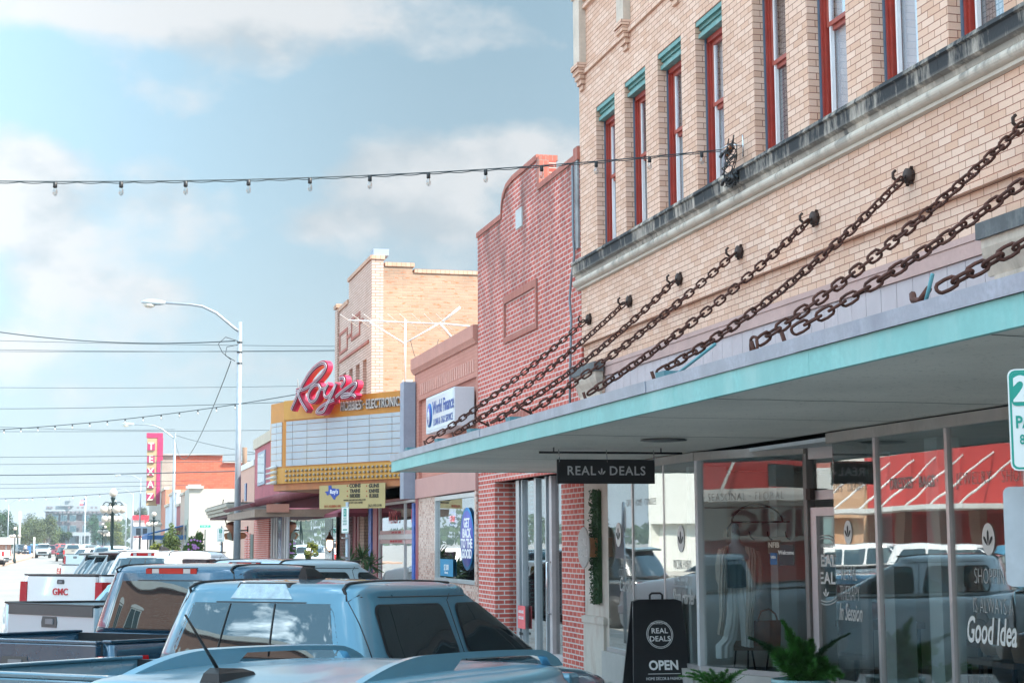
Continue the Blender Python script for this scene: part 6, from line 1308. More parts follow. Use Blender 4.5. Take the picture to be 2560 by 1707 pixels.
GRP = 'vehicles parked nose-in along the right kerb'
# nearest: pale blue crossover, only its roof in the picture
P1 = paint('pale_blue_silver', (.20, .44, .58), .6, .3, .15, .13)
v1, g1 = wagon('parked_car', 'pale blue crossover in the near foreground showing its roof, rails and antenna', P1, group=GRP)
a = PZ(327, 1665, 1.60); b_ = PZ(882, 1700, 1.60); place(v1, (.86, 0), 40, (a.x+b_.x)/2, (a.y+b_.y)/2)
b = MB(); z = g1.roofz(.78, 0); b.loft([[(.66, -.045, z-.01), (.94, -.03, z-.01), (.94, .03, z-.01), (.66, .045, z-.01)], [(.67, -.035, z+.025), (.92, -.02, z+.02), (.92, .02, z+.02), (.67, .035, z+.025)], [(.69, -.02, z+.045), (.86, -.01, z+.035), (.86, .01, z+.035), (.69, .02, z+.045)]], smooth=False); an_ = b.build('antenna', BLK, v1)
b = MB(); b.tube([(.72, 0, z+.03), (.50, 0, z+.245)], .0075, 6, r1=.004); b.build('mast', BLK, an_)
# blue grey crew cab
P2 = paint('blue_grey_metallic', (.085, .215, .30), .45, .28)
v2, g2 = pickup('pickup_truck', 'blue grey crew cab pickup in the foreground with shark fin and clear cargo lamp', P2, Lb=1.65, hw=.93, zr=1.84, zb=1.36, group=GRP, light=1, railblk=False)
q = PZ(645, 1478, 1.79); place(v2, (g2.xr+g2.rlean+.02, 0), 42, q.x, q.y)
fin(v2, g2.xr+g2.rlean+.55, g2.roofz(g2.xr+g2.rlean+.55, 0), None, 1.1)
b = MB(); b.box(1.45, 1.62, -.62, -.48, .86, 1.36, .01); b.build('bed_post', CHR, v2)
# dark blue pickup with the curved reflecting rear glass
P3 = paint('dark_steel_blue', (.02, .08, .14), .5, .22)
v3, g3 = pickup('pickup_truck', 'dark steel blue pickup with a large mirror-like rear window and red roof brake light', P3, Lb=1.72, hw=1.02, zr=1.885, zb=1.28, group=GRP, light=2, railblk=False, n=6)
q = PZ(419, 1425, 1.845); place(v3, (g3.xr+g3.rlean+.02, 0), 42.5, q.x, q.y)
# silver long bed
P4 = paint('silver', (.46, .56, .62), .25, .3)
v4, g4 = pickup('pickup_truck', 'silver long bed pickup with a dark strip along the top of its tailgate', P4, Lb=2.46, hw=.99, zr=1.875, zb=1.38, group=GRP, light=3)
q = PZ(602, 1410, 1.83); place(v4, (g4.xr+g4.rlean+.02, 0), 56, q.x, q.y)
b = MB(); b.box(-.016, -.006, -.8, .8, 1.27, 1.375, .003); b.build('tailgate_strip', mat('dark_grey_plastic'), v4)
# white truck with red lettering
P5 = paint('white_car_paint', (.72, .73, .74), 0, .3)
v5, g5 = pickup('pickup_truck', 'white pickup with red lettering on its tailgate and tall red tail lights', P5, hz_=.10, Lb=1.52, hw=1.0, zr=1.94, zb=1.54, group=GRP)
q = PZ(350, 1386.5, 1.885); place(v5, (g5.xr+g5.rlean+.02, 0), 50, q.x, q.y)
b = MB(); textmesh(b, 'GMC', .15, (-.012, 0, 1.28), (0, -1, 0), (0, 0, 1), .004, bold=.002, sx=1.15); b.build('lettering', mat('badge_red', (.5, .03, .04), .3, var=0, obj=True), [c for c in KIDS(v5) if c.name.startswith('tailgate')][0])
fin(v5, g5.xr+g5.rlean+.5, g5.roofz(g5.xr+.6, 0))
# another crossover in the gap (mostly hidden, mirrored in the shop glass)
P6 = paint('sky_blue_paint', (.10, .30, .45), .4, .28)
v6, g6 = wagon('parked_car', 'blue hatchback hidden behind the pickups and mirrored in the shop glass', P6, L=4.3, zr=1.47, zb=.95, group=GRP, rails=False, detail=False); place(v6, (2, 0), 44, 1.6, 25.8)
# black SUVs and further pickups down the kerb
PK_ = paint('black_car_paint', (.015, .02, .026), .2, .2)
def suv(label, P, px, py, z, alpha, **k):
    t, g = wagon('parked_suv', label, P, L=k.pop('L', 4.9), hw=.97, zr=z-.02, zb=1.18, group=k.pop('group', GRP), rl=.38, fl=.8, rails=False, detail=False, cat='suv', spoiler=True, **k); q = PZ(px, py, z); place(t, (.4, 0), alpha, q.x, q.y); return t
suv('black sport utility with tinted rear glass parked just past the white pickup', PK_, 303, 1377, 1.90, 44)
suv('dark blue sport utility with a roof spoiler, second past the white pickup', paint('navy_car_paint', (.01, .045, .07), .3, .2), 268, 1384, 1.80, 44)
suv('dark sport utility with spoiler and chrome strip, third past the white pickup', PK_, 243, 1380, 1.82, 42)
vb, gb = pickup('pickup_truck', 'white pickup seen past the dark vehicles with a red tail light', P5, Lb=1.75, group=GRP, detail=False); q = PD(200, 1395, 52); place(vb, (0, 0), 42, q.x, q.y)
vb, gb = pickup('pickup_truck', 'pale blue grey pickup far along the kerb below the street lamps', P4, Lb=1.75, group=GRP, detail=False); q = PD(257, 1372, 95); place(vb, (2, 0), 50, q.x, q.y)
# white car at the kerb beyond the salmon shop, only its windscreen pillar shows
vw, gw = wagon('parked_car', 'white car by the lamp post with a green tinted windscreen', P5, L=4.6, zr=1.5, zb=1.0, group=GRP, rails=False, detail=False); q = PD(600, 1385, 44); place(vw, (2.6, 0), 40, q.x-.9, q.y)
# traffic
TG = 'traffic and parked cars far down the street'
silver_t = pickup('pickup_truck', 'tan pickup driving away in the middle of the far street', paint('tan_silver', (.42, .40, .36), .4, .3), Lb=1.7, hw=.98, zr=1.95, zb=1.42, detail=False, group=TG)[0]; q = PD(182, 1390, 172); place(silver_t, (0, 0), -.5, q.x, q.y)
w_ = wagon('moving_car', 'dark car driving away beside the tan pickup', PK_, rails=False, detail=False, group=TG)[0]; q = PD(203, 1378, 205); place(w_, (0, 0), 0, q.x, q.y)
wl = wagon('moving_car', 'dark car just left of the tan pickup on the far street', PK_, rails=False, detail=False, group=TG)[0]; q = PD(161, 1388, 185); place(wl, (0, 0), 0, q.x, q.y)
pc = pickup('pickup_truck', 'silver pickup coming towards the camera far down the street', P4, Lb=1.7, zr=1.95, detail=False, group=TG)[0]; q = PD(106, 1382, 225); place(pc, (5.3, 0), 181, q.x, q.y)
rs_ = wagon('moving_suv', 'dark red car behind the oncoming silver pickup', paint('dark_red_paint', (.16, .02, .03), .3, .3), zr=1.75, zb=1.1, rails=False, detail=False, group=TG, cat='suv')[0]; q = PD(126, 1379, 255); place(rs_, (4.5, 0), 178, q.x, q.y)
rp = pickup('pickup_truck', 'bright red pickup parked far down on the left side', paint('bright_red_paint', (.5, .03, .03), .1, .3), Lb=1.7, detail=False, group=TG)[0]; q = PD(146, 1376, 300); place(rp, (3, 0), -40, q.x, q.y)
wt = pickup('pickup_truck', 'white pickup parked at the far left kerb, cut by the frame edge', P5, Lb=1.7, hw=1.0, zr=1.98, zb=1.45, detail=False, group=TG)[0]; q = PD(17, 1400, 150); place(wt, (0, 0), -75, q.x, q.y)
for k, (px, py, D, al, P) in enumerate([(70, 1376, 330, 20, PK_), (84, 1377, 320, 200, P6), (92, 1377, 300, 200, PK_), (52, 1377, 290, 160, PK_), (236, 1371, 260, 40, P5), (118, 1373, 420, 180, P4), (136, 1373, 380, 180, PK_), (226, 1376, 180, 45, P5), (240, 1375, 150, 45, P5), (215, 1372, 300, 0, P4)]):
    labs = ['black car parked under the left trees', 'blue car under the left trees', 'black car beside the white post on the left', 'dark car near the left walker', 'white van on the right of the far street', 'tiny silver car at the far end of the street', 'tiny dark car at the far end of the street', 'white car half hidden behind parked trucks', 'white car parked below the globe lamp', 'tiny silver car before the pale courthouse']
    c_ = wagon('distant_car', labs[k], P, rails=False, detail=False, group=TG, zr=1.6+.2*(k % 2))[0]; q = PD(px, py, D); place(c_, (2.2, 0), al, q.x, q.y)
# parked on the opposite side (mirrored in the shop glass)
OG = 'cars parked on the opposite side, mirrored in the shop glass'
for k, (x, y, P, lab) in enumerate([(-12.8, 47, P5, 'white sport utility parked opposite, largest in the shop glass reflection'), (-12.8, 52.8, P5, 'second white sport utility parked opposite'), (-12.8, 58.6, P4, 'silver sport utility parked opposite'), (-12.8, 41, P6, 'blue sport utility parked opposite'), (-12.8, 35, P5, 'white sport utility parked opposite near the arch'), (-12.8, 29, P2, 'grey sport utility parked opposite near the arch')]):
    t, g = wagon('parked_suv', lab, P, L=5.0, hw=.98, zr=1.88, zb=1.18, group=OG, rl=.3, fl=.8, rails=False, detail=False, cat='suv'); place(t, (2.5, 0), 222, x, y)
# ================================================================= street lamps
LPM = mat('lamp_pole_grey', (.34, .38, .42), .45, .55, var=.15, vs=4, dirt=.2)
def cobra(label, px, pytop, D, armpx, ztop=None, arm_up=.85, lit=True, grp='cobra head street lamps', left=True):
    p = PD(px, pytop, D); t = thing('street_lamp', label, 'street lamp', (p.x, p.y, 0), grp)
    b = MB(); b.tube([(p.x, p.y, .1), (p.x, p.y, p.z)], .135, 12, r1=.075); b.build('pole', LPM, t)
    q = PD(armpx, pytop, D); L = (q-p); L.z = 0; s = arm_up; L = Vector((L.length*(-1 if left else 1), 0, 0))
    pts = [p+Vector((0, 0, -.35)), p+L*.06+Vector((0, 0, -.22)), p+L*.25+Vector((0, 0, s*.35)), p+L*.40+Vector((0, 0, s*.62)), p+L*.52+Vector((0, 0, s*.68)), p+L*.80+Vector((0, 0, s*.72))]
    b = MB(); b.tube(pts, .055, 8, r1=.04); b.build('arm', LPM, t)
    h = p+L*.80+Vector((0, 0, s*.70)); u = L.normalized()
    b = MB(); b.loft([[h+u*d+Vector((0, w*math.cos(a), hh*math.sin(a)+.02)) for a in [k*math.pi/5 for k in range(10)]] for d, w, hh in ((-.05, .06, .06), (.15, .12, .10), (.4, .16, .12), (.62, .15, .10), (.78, .05, .04))]); b.build('lamp_head', mat('lamp_head_grey', (.45, .52, .56), .4, .2), t)
    b = MB(); b.sphere(h+u*.5+Vector((0, 0, -.07)), .15, 10, 8, (1.4, .9, .75)); b.build('lens', mat('frosted_lens', (.62, .58, .50), .2, var=.1), t)
    return t, p
l1, lp1 = cobra('tall nearest curved arm street lamp left of the marquee', 600, 805, 59, 366)
b = MB()
for z in (lp1.z-.75, lp1.z-1.1, lp1.z-1.5): b.lathe([(.10, 0), (.10, .05)], (lp1.x, lp1.y, z), 10)
b.build('band', BLK, l1)
b = MB(); b.tube([(lp1.x, lp1.y, lp1.z-.7), (lp1.x-.5, lp1.y, lp1.z-.55), (lp1.x-.75, lp1.y, lp1.z-.8), (lp1.x-.6, lp1.y, lp1.z-1.1), (lp1.x-.3, lp1.y, lp1.z-1.35)], .012, 4); b.tube([(lp1.x, lp1.y, lp1.z-.8), (lp1.x-.45, lp1.y, lp1.z-.9), (lp1.x-.5, lp1.y, lp1.z-1.2), (lp1.x-.15, lp1.y, lp1.z-1.4)], .012, 4); b.build('cable_loop', Bk, l1)
l2, lp2 = cobra('second curved arm street lamp in front of the theatre sign', 437, 1083, 117, 310)
cobra('third street lamp with a squarer arm left of the theatre sign', 352, 1193, 205, 290, arm_up=.4); cobra('fourth thin street lamp above the globe lamps', 333, 1232, 265, 280, arm_up=.9); cobra('fifth small street lamp beside the courthouse end', 316, 1260, 343, 285, arm_up=.9)
cobra('street lamp on the left with its arm to the right', 22, 1256, 322, 66, arm_up=.9, left=False)
b = MB(); p = PD(50, 1278, 330); b.tube([(p.x, p.y, 0), p], .22, 8); tag(b.build('utility_pole', mat('white_pole', (.6, .6, .58), .6)), 'white pole standing right of the left street lamp', 'pole')
b = MB(); p = PD(86, 1342, 235); b.tube([(p.x, p.y, 0), p], .12, 8); tag(b.build('post', mat('white_pole')), 'short white post before the oncoming silver pickup', 'post')
b = MB(); p = PD(612, 1118, 84); b.tube([(p.x, p.y, 5), p], .13, 6); tag(b.build('utility_pole', mat('brown_pole', (.2, .13, .09), .9)), 'brown wooden pole top rising behind the salmon corner shop', 'pole')
BP = mat('black_lamp_iron', (.012, .03, .03), .4, .3); GLO = mat('opal_globe', (.50, .44, .38), .35, var=.03)
def globes(label, px, py, D, gr, pxb=None, n=4, grp='black lamp posts with opal globes', seg=16, H=None):
    p = PD(px, py, D); t = thing('globe_lamp', label, 'lamp post', (p.x, p.y, 0), grp); z = p.z
    b = MB(); b.lathe([(gr*.9, .0), (gr*.9, .3), (gr*.55, .5), (gr*.38, .9), (gr*.33, z-gr*3.2), (gr*.55, z-gr*3.0), (gr*.3, z-gr*2.2), (gr*.6, z-gr*1.3), (gr*.6, z-gr*1.0)], (p.x, p.y, 0), 10); b.build('post', BP, t)
    b = MB(); b.sphere((p.x, p.y, z), gr, seg, seg*3//4); b.build('globe', GLO, t)
    for k in range(n):
        a = math.pi*2*k/n+.35; d = Vector((math.cos(a), math.sin(a), 0))*gr*2.35; c = Vector((p.x, p.y, z-gr*4.0))+d
        b = MB(); b.tube([(p.x, p.y, z-gr*2.9), Vector((p.x, p.y, z-gr*2.4))+d*.4, Vector((p.x, p.y, z-gr*2.2))+d*.75, Vector((p.x, p.y, z-gr*2.6))+d, c+Vector((0, 0, gr))], gr*.13, 6); b.lathe([(gr*.5, gr*.8), (gr*.35, gr*1.15)], c, 8); b.build('arm', BP, t)
        b = MB(); b.sphere(c, gr*1.02, seg, seg*3//4); b.build('globe', GLO, t)
globes('largest black lamp post with five opal globes at the near corner', 283, 1232, 82, .20)
globes('black globe lamp post directly behind the largest one', 280, 1264, 99, .19)
globes('black globe lamp post in front of the theatre, beside the flowering bush', 385, 1285, 124, .19, n=4)
globes('small globe lamp post left of the largest one', 258, 1311, 196, .2, seg=10); globes('small globe lamp post, second one left of the largest', 263, 1317, 225, .2, seg=10)
globes('tiny globe lamp post above the parked pickups', 266, 1326, 290, .2, seg=8)
globes('globe lamp post on the far left pavement', 38, 1321, 172, .19, n=3, seg=10); globes('tiny globe lamp post beyond the left trees', 24, 1340, 300, .2, n=3, seg=8)
# ================================================================= wires and festoon lights
WIRE = mat('cable', (.04, .06, .07), .6, var=0)
def cat_(p, q, sag, n=24): return [p.lerp(q, k/n)-Vector((0, 0, sag*4*(k/n)*(1-k/n))) for k in range(n+1)]
def bulbstring(label, P_, Q_, sag, first, spacing, count, r=.006, bs=1.0, grp=None, seg=10):
    t = thing('string_lights', label, 'string lights', P_, grp); L = (Q_-P_).length; at_ = lambda s: P_.lerp(Q_, s)-Vector((0, 0, sag*4*s*(1-s)))
    b = MB(); b.tube([at_(k/60) for k in range(61)], r, 5)
    b.tube([at_(k/160)+Vector((0, 0, -.014*bs*abs(math.sin(k*.7))-.006)) for k in range(161)], r*.8, 4) if bs == 1 and seg > 6 else 0
    b.build('cable', WIRE, t)
    proto = None
    for k in range(count):
        c = at_((first+spacing*k)/L); o = c-ORG[t.name]
        if proto is None:
            b = MB(); b.lathe([(.008, 0), (.019, -.008), (.021, -.055), (.017, -.062)], P_, seg); so_ = b.build('socket', BLK, t)
            b = MB(); b.lathe([(.012, -.058), (.018, -.075), (.025, -.10), (.026, -.115), (.018, -.135), (.004, -.143)], P_, seg); bu = b.build('bulb', glass('bulb_glass', (.80, .78, .76), 1.5, .12) if seg > 6 else mat('bulb_far', (.6, .62, .62), .3), t)
            bu.parent = so_; proto = so_, bu
            for x in (so_,): x.location = o; x.scale = (bs,)*3
        else:
            a, c2 = proto[0].copy(), proto[1].copy(); S.collection.objects.link(a); S.collection.objects.link(c2); a.location = o; c2.parent = a
    return t
P0 = PD(-560, 440, 15.2); P1_ = PX(1800, 375, 6.62)
L0 = (P1_-P0)
# positions of the bulbs measured along the line
def along(px): 
    # parameter where the ray through px crosses the vertical plane of the string
    n = Vector((-L0.y, L0.x, 0)).normalized(); v = vplane(px, 420, P0, n)-P0; return Vector((v.x, v.y, 0)).length/Vector((L0.x, L0.y, 0)).length*L0.length
f0 = along(139); sp = (along(1755)-f0)/11
bulbstring('string of clear bulbs crossing the whole sky to the cream brick wall', P0, P1_, .17, f0-3*sp, sp, 15)
bb = thing('light_bundle', 'tangled bundle of black lamp sockets hanging on the cream brick wall', 'light bundle', P1_); rnd = random.Random(5)
c = PX(1828, 405, 6.66)
for k in range(14):
    a = rnd.random()*6.28; p = c+Vector((rnd.uniform(-.06, .05), rnd.uniform(-.16, .16), rnd.uniform(-.24, .18))); b = MB(); d = Vector((rnd.gauss(0, .5), rnd.gauss(0, 1), rnd.gauss(0, 1))).normalized(); b.tube([p, p+d*.06], .02, 7); b.build('socket', mat('amber_bulb', (.3, .1, .03), .3) if k % 5 == 0 else BLK, bb)
for q_ in range(7):
    b = MB(); pts = [c+Vector((rnd.uniform(-.06, .04), rnd.uniform(-.22, .22), .20-.48*k/7+rnd.uniform(-.05, .05))) for k in range(8)]; b.tube([Vector(p) for p in smooth([tuple(p) for p in pts], 4)], .007, 4); b.build('cable', Bk, bb)
b = MB(); e = PX(1858, 365, FX); b.tube([(FX, e.y, e.z-.12), (FX, e.y, e.z+.12)], .012, 5); b.tube([(FX, e.y, e.z), (FX-.14, e.y+.05, e.z+.02), c+Vector((0, 0, .2))], .009, 5); b.tube([c+Vector((0, 0, .2)), P1_], .009, 5); b.build('wall_bracket', mat('steel'), bb)
# second and third string
P2_ = PD(-260, 1082, 52); Q2_ = PD(745, 985, 47); sg_ = bulbstring('thin string of bulbs running to the top of the marquee', P2_, Q2_, .25, .4, .62, 20, .012, 1.0, seg=6)
P3_ = PD(-200, 1247, 120); Q3_ = PD(365, 1226, 118); bulbstring('far faint string of bulbs above the globe lamps', P3_, Q3_, .2, .5, 1.0, 15, .02, 1.5, seg=5)
WG_ = 'overhead utility wires'
for k, (x0, y0, D0, x1, y1, D1, sag, r) in enumerate([(-300, 772, 60, 588, 852, 59.0, .5, .022), (-400, 838, 110, 1500, 866, 84, .25, .018), (-400, 864, 110, 1500, 868, 84, .3, .018), (-400, 873, 110, 1500, 862, 84, .25, .018), (-400, 962, 120, 900, 962, 100, .2, .018), (-300, 1019, 120, 760, 1003, 84, .2, .022),
    (-300, 1045, 115, 437, 1073, 117, .3, .02), (-300, 1077, 130, 900, 1072, 110, .1, .022), (-300, 1142, 150, 700, 1134, 110, .1, .025), (-300, 1161, 150, 700, 1150, 110, .1, .025), (-300, 1187, 105, 640, 1176, 84, .1, .034), (-300, 1212, 150, 500, 1200, 130, .1, .02), (-300, 1221, 150, 500, 1211, 130, .1, .02), (437, 1087, 117, 640, 1132, 84, .1, .02)]):
    ww = ['sagging service wire ending at the tall street lamp', 'highest of three thin wires behind the lamp arm', 'middle of three thin wires behind the lamp arm', 'lowest of three thin wires behind the lamp arm', 'single thin wire above the bulb string', 'wire crossing the bulb string near the lamp', 'twisted wire ending at the second street lamp', 'twisted wire above the theatre sign', 'wire just over the theatre roof', 'second wire across the theatre sign', 'thick dark wire across the middle of the theatre sign', 'upper thin far wire with a spacer', 'lower thin far wire with a spacer', 'wire falling from the second street lamp to the wooden pole'][k]
    b = MB(); b.tube(cat_(PD(x0, y0, D0), PD(x1, y1, D1), sag), r*.8, 4); tag(b.build('utility_wire', WIRE), ww, 'wire', WG_)
b = MB(); a, c = lp1+Vector((-.3, 0, -1.4)), lp2+Vector((0, 0, -.2)); b.tube([a.lerp(c, s)-Vector((0, 0, 1.5*(1-(2*s-1)**2)+2.2*s**3*(1-s)*4)) for s in [k/30 for k in range(31)]], .018, 4); tag(b.build('utility_wire', WIRE), 'long slack wire swooping from the tall lamp down to the second lamp', 'wire', WG_)
# ================================================================= street name sign etc
sn = thing('street_sign', 'green street name sign on a dark post at the corner', 'sign', PD(513, 1315, 95)); p = PD(513, 1315, 95)
b = MB(); b.box(p.x-.30, p.x+.30, p.y-.01, p.y+.01, p.z-.065, p.z+.065); b.build('plate', GRN, sn); b = MB(); textmesh(b, 'E  7th  ST', .11, (p.x, p.y-.015, p.z), (1, 0, 0), (0, 0, 1), .001, sx=.9); b.build('lettering', SGN, sn)
b = MB(); b.tube([(p.x, p.y, .15), (p.x, p.y, p.z-.2)], .05, 8, r1=.03); b.build('post', BP, sn); b = MB(); b.tube([(p.x, p.y, p.z-.22), (p.x, p.y, p.z-.06)], .01, 5); b.build('bracket', mat('steel'), sn)
# big message board sign
ms_ = thing('message_board', 'white message board on legs with two dark panels beyond the globe lamps', 'sign', PD(355, 1338, 190)); DB = 190
def FP(x, y, D=DB): return PD(300+x/7.839, 1200+y/7.839, D)
def fbox(mb, x0, y0, x1, y1, D, d=.4): a = FP(x0, y0, D); c = FP(x1, y1, D); mb.box(a.x, c.x, a.y, a.y+d, c.z, a.z)
b = MB(); fbox(b, 245, 900, 700, 1080, DB); b.build('board', mat('pale_board', (.5, .56, .66), .5), ms_)
b = MB(); fbox(b, 315, 940, 405, 1075, DB-.6, .1); b.build('dark_panel', mat('dark_panel', (.06, .07, .09), .4), ms_); b = MB(); fbox(b, 448, 940, 530, 1075, DB-.6, .1); b.build('dark_panel', mat('dark_panel'), ms_)
b = MB(); fbox(b, 270, 1095, 530, 1120, DB-.3, .1); b.build('red_strip', mat('red_letters'), ms_)
for x in (395, 540, 600, 640): b = MB(); fbox(b, x-8, 1080, x+8, 1400, DB, .3); b.build('leg', BP, ms_)
fs = thing('shop_building', 'low white far shop with a red roof line and red logo', 'building', PD(350, 1360, 260)); 
b = MB(); a = FP(270, 700, 260); c = FP(780, 1400, 260); b.box(a.x, c.x+8, a.y, a.y+20, 0, a.z); b.build('wall', mat('pale_pink_wall', (.60, .52, .50), .8), fs); b = MB(); b.box(a.x-.2, c.x+8.2, a.y-.3, a.y, a.z-.6, a.z+.1); b.build('roof_line', mat('red_letters'), fs)
b = MB(); a2 = FP(375, 765, 259); c2 = FP(405, 890, 259); b.box(a2.x, c2.x, a2.y-.3, a2.y, c2.z, a2.z); a2 = FP(480, 765, 259); c2 = FP(565, 885, 259); b.box(a2.x, c2.x, a2.y-.3, a2.y, c2.z, a2.z); b.build('logo', mat('logo_red', (.62, .05, .06), .5), fs)
# ================================================================= trees
LEAFS = {}
def leafmat(n, c):
    if n in LEAFS: return LEAFS[n]
    s = NT(n); v = s.noise(.35, 4); c1 = tuple(x*.62 for x in c); c2 = tuple(x*1.45 for x in c); s.set(Base_Color=s.mix(s.ramp(v, .35, .65), c1, c2), Roughness=.8); s.b.inputs['Specular IOR Level'].default_value = .2
    LEAFS[n] = s.m; return s.m
BARK = mat('bark', (.16, .12, .09), .9, bump=.3)
def tree(label, px0, px1, ytop, ybase, D, kind=(.05, .085, .03), seed=1, n=2600, leaf=None, grp='trees', trunkh=.3, name='tree', flowers=None, ss=None, blobs=9):
    rnd = random.Random(seed); c = PD((px0+px1)/2, (ytop+ybase)/2, D); w = (px1-px0)/FPX*D/2; zt = PD((px0+px1)/2, ytop, D).z; zb = max(.2, PD((px0+px1)/2, ybase, D).z); h = (zt-zb)/2; leaf = leaf or max(.12, D/FPX*3.0); n = int(n*2.6) if D > 200 else n
    t = thing(name, label, 'tree', (c.x, c.y, 0), grp); b = MB(); b.tube([(c.x, c.y, 0), (c.x+.1*w, c.y, zb+h*.3), (c.x, c.y, zb+h)], .07*w+.05, 7, r1=.03*w+.02)
    bl = []
    for k in range(blobs):
        a = rnd.random()*6.28; r = rnd.uniform(.1, .75); bl.append((Vector((c.x+w*r*math.cos(a), c.y+w*r*math.sin(a)*.8, zb+h*1.0+h*rnd.uniform(-.65, .62))), w*rnd.uniform(.28, .48), h*rnd.uniform(.3, .5)))
    for p, _, _ in bl[:6]: b.tube([(c.x, c.y, zb+h*.2), (Vector((c.x, c.y, zb+h*.4))+p)/2, p], .03*w+.02, 5, r1=.01)
    b.build('trunk', BARK, t)
    m = MB()
    for p, rw, rh in bl:
        for _ in range(n//blobs):
            d = Vector((rnd.gauss(0, 1), rnd.gauss(0, 1), rnd.gauss(0, 1))).normalized(); q = p+Vector((d.x*rw, d.y*rw, d.z*rh))*(rnd.random()**.35)*rnd.uniform(.85, 1.15)
            nn = (d+Vector((rnd.gauss(0, .6), rnd.gauss(0, .6), rnd.gauss(0, .6)))).normalized(); e = nn.orthogonal().normalized(); e.rotate(Matrix.Rotation(rnd.random()*6.28, 3, nn)); f = nn.cross(e); l = leaf*(.6+.9*rnd.random())
            m.add([q-e*l*.5, q+f*l*.35, q+e*l*.5, q-f*l*.35], [(0, 1, 2, 3)])
    m.build('crown', leafmat('leaf_%s' % str(kind), kind), t, fix=False)
    if flowers:
        m = MB()
        for k in range(26):
            q = PD(*flowers, D-1)+Vector((rnd.gauss(0, .12), rnd.gauss(0, .2), rnd.gauss(0, .3))); m.add([q+Vector((-.06, 0, 0)), q+Vector((0, .0, .06)), q+Vector((.06, 0, 0)), q+Vector((0, 0, -.06))], [(0, 1, 2, 3)])
        m.build('blossom', mat('lilac_blossom', (.42, .2, .48), .7), t, fix=False)
    return t
K1, K2, K3 = (.03, .06, .025), (.07, .09, .035), (.10, .12, .035)
tree('dark spreading tree at the left edge of the street', -60, 40, 1266, 1400, 330, K1, 1, 3200, blobs=12); tree('broad olive tree, second from the left edge', 10, 110, 1270, 1392, 360, K2, 2, 3600, blobs=14); tree('olive tree with pale lower branches next to the courthouse', 70, 150, 1285, 1388, 390, K2, 3, 3200, blobs=12)
tree('small dark round tree in front of the courthouse', 130, 180, 1320, 1378, 400, K1, 4, 1800); tree('dark green tree covering the right half of the courthouse', 212, 262, 1285, 1372, 480, (.035, .085, .045), 5, 2200); tree('yellow green tree behind the largest globe lamp', 245, 325, 1296, 1378, 430, K3, 6, 2600, blobs=11)
tree('sparse pale tree left of the theatre sign', 320, 385, 1262, 1330, 420, (.09, .11, .07), 7, 900); tree('far tree right of the message board', 325, 400, 1280, 1370, 380, K1, 8, 1200)
tree('flowering bush with one lilac bloom in front of the cream corner building', 455, 518, 1322, 1400, 78, (.07, .12, .03), 9, 2600, leaf=.10, flowers=(486, 1365), blobs=14, name='flowering_bush'); tree('loose green bush below the blue awning', 395, 462, 1308, 1400, 84, (.085, .12, .035), 10, 2600, leaf=.10, blobs=14, name='flowering_bush'); tree('low yellow green bush under the globe lamp', 368, 420, 1350, 1400, 80, (.17, .19, .04), 12, 1000, leaf=.09, name='bush')
# distant mass of trees closing the street
m = MB(); rnd = random.Random(9)
for k in range(9000):
    x = rnd.uniform(-260, 300); y = 690+rnd.uniform(0, 60); h = 9+5*math.sin(x*.07)+3*math.sin(x*.21+1); q = Vector((x, y, rnd.random()**.7*h)); l = rnd.uniform(.6, 1.8); a = rnd.random()*3.14; e = Vector((math.cos(a), .4*math.sin(a), 0)); m.add([q-e*l, q+Vector((0, 0, l*.8)), q+e*l, q-Vector((0, 0, l*.7))], [(0, 1, 2, 3)])
struct(m.build('far_woodland', leafmat('leaf_far', (.05, .08, .04)), fix=False), 'stuff')
# yucca / dracaena in front of the hobby shop
YU = mat('yucca_leaf', (.055, .11, .035), .5, var=.5, vs=10); rnd = random.Random(21)
yt = thing('yucca', 'spiky yucca clump growing on pale stems in front of the hobby shop', 'plant', (5.9, 38.5, .15))
for (px, py) in ((850, 1438), (872, 1405), (890, 1430), (905, 1395), (918, 1440), (880, 1450), (862, 1420), (900, 1455), (925, 1415), (840, 1455)):
    c = PD(px, py, 37.8+rnd.uniform(-.5, .5)); b = MB(); b.tube([(c.x+rnd.uniform(-.2, .2), c.y, .2), (c.x, c.y, c.z)], .03, 6); b.build('stem', mat('yucca_stem', (.36, .30, .25), .8), yt)
    b = MB()
    for k in range(46):
        a = rnd.random()*6.28; e = rnd.uniform(-.5, 1.35); d = Vector((math.cos(a)*math.cos(e), math.sin(a)*math.cos(e), math.sin(e))); L = rnd.uniform(.28, .5); sd_ = d.cross(Vector((0, 0, 1))).normalized()*.016; mid = c+d*L*.55; tip = c+d*L-Vector((0, 0, .06*rnd.random())); b.add([c-sd_*.6, c+sd_*.6, mid+sd_, tip, mid-sd_], [(0, 1, 2, 3, 4)])
    b.build('rosette', YU, yt, fix=False)
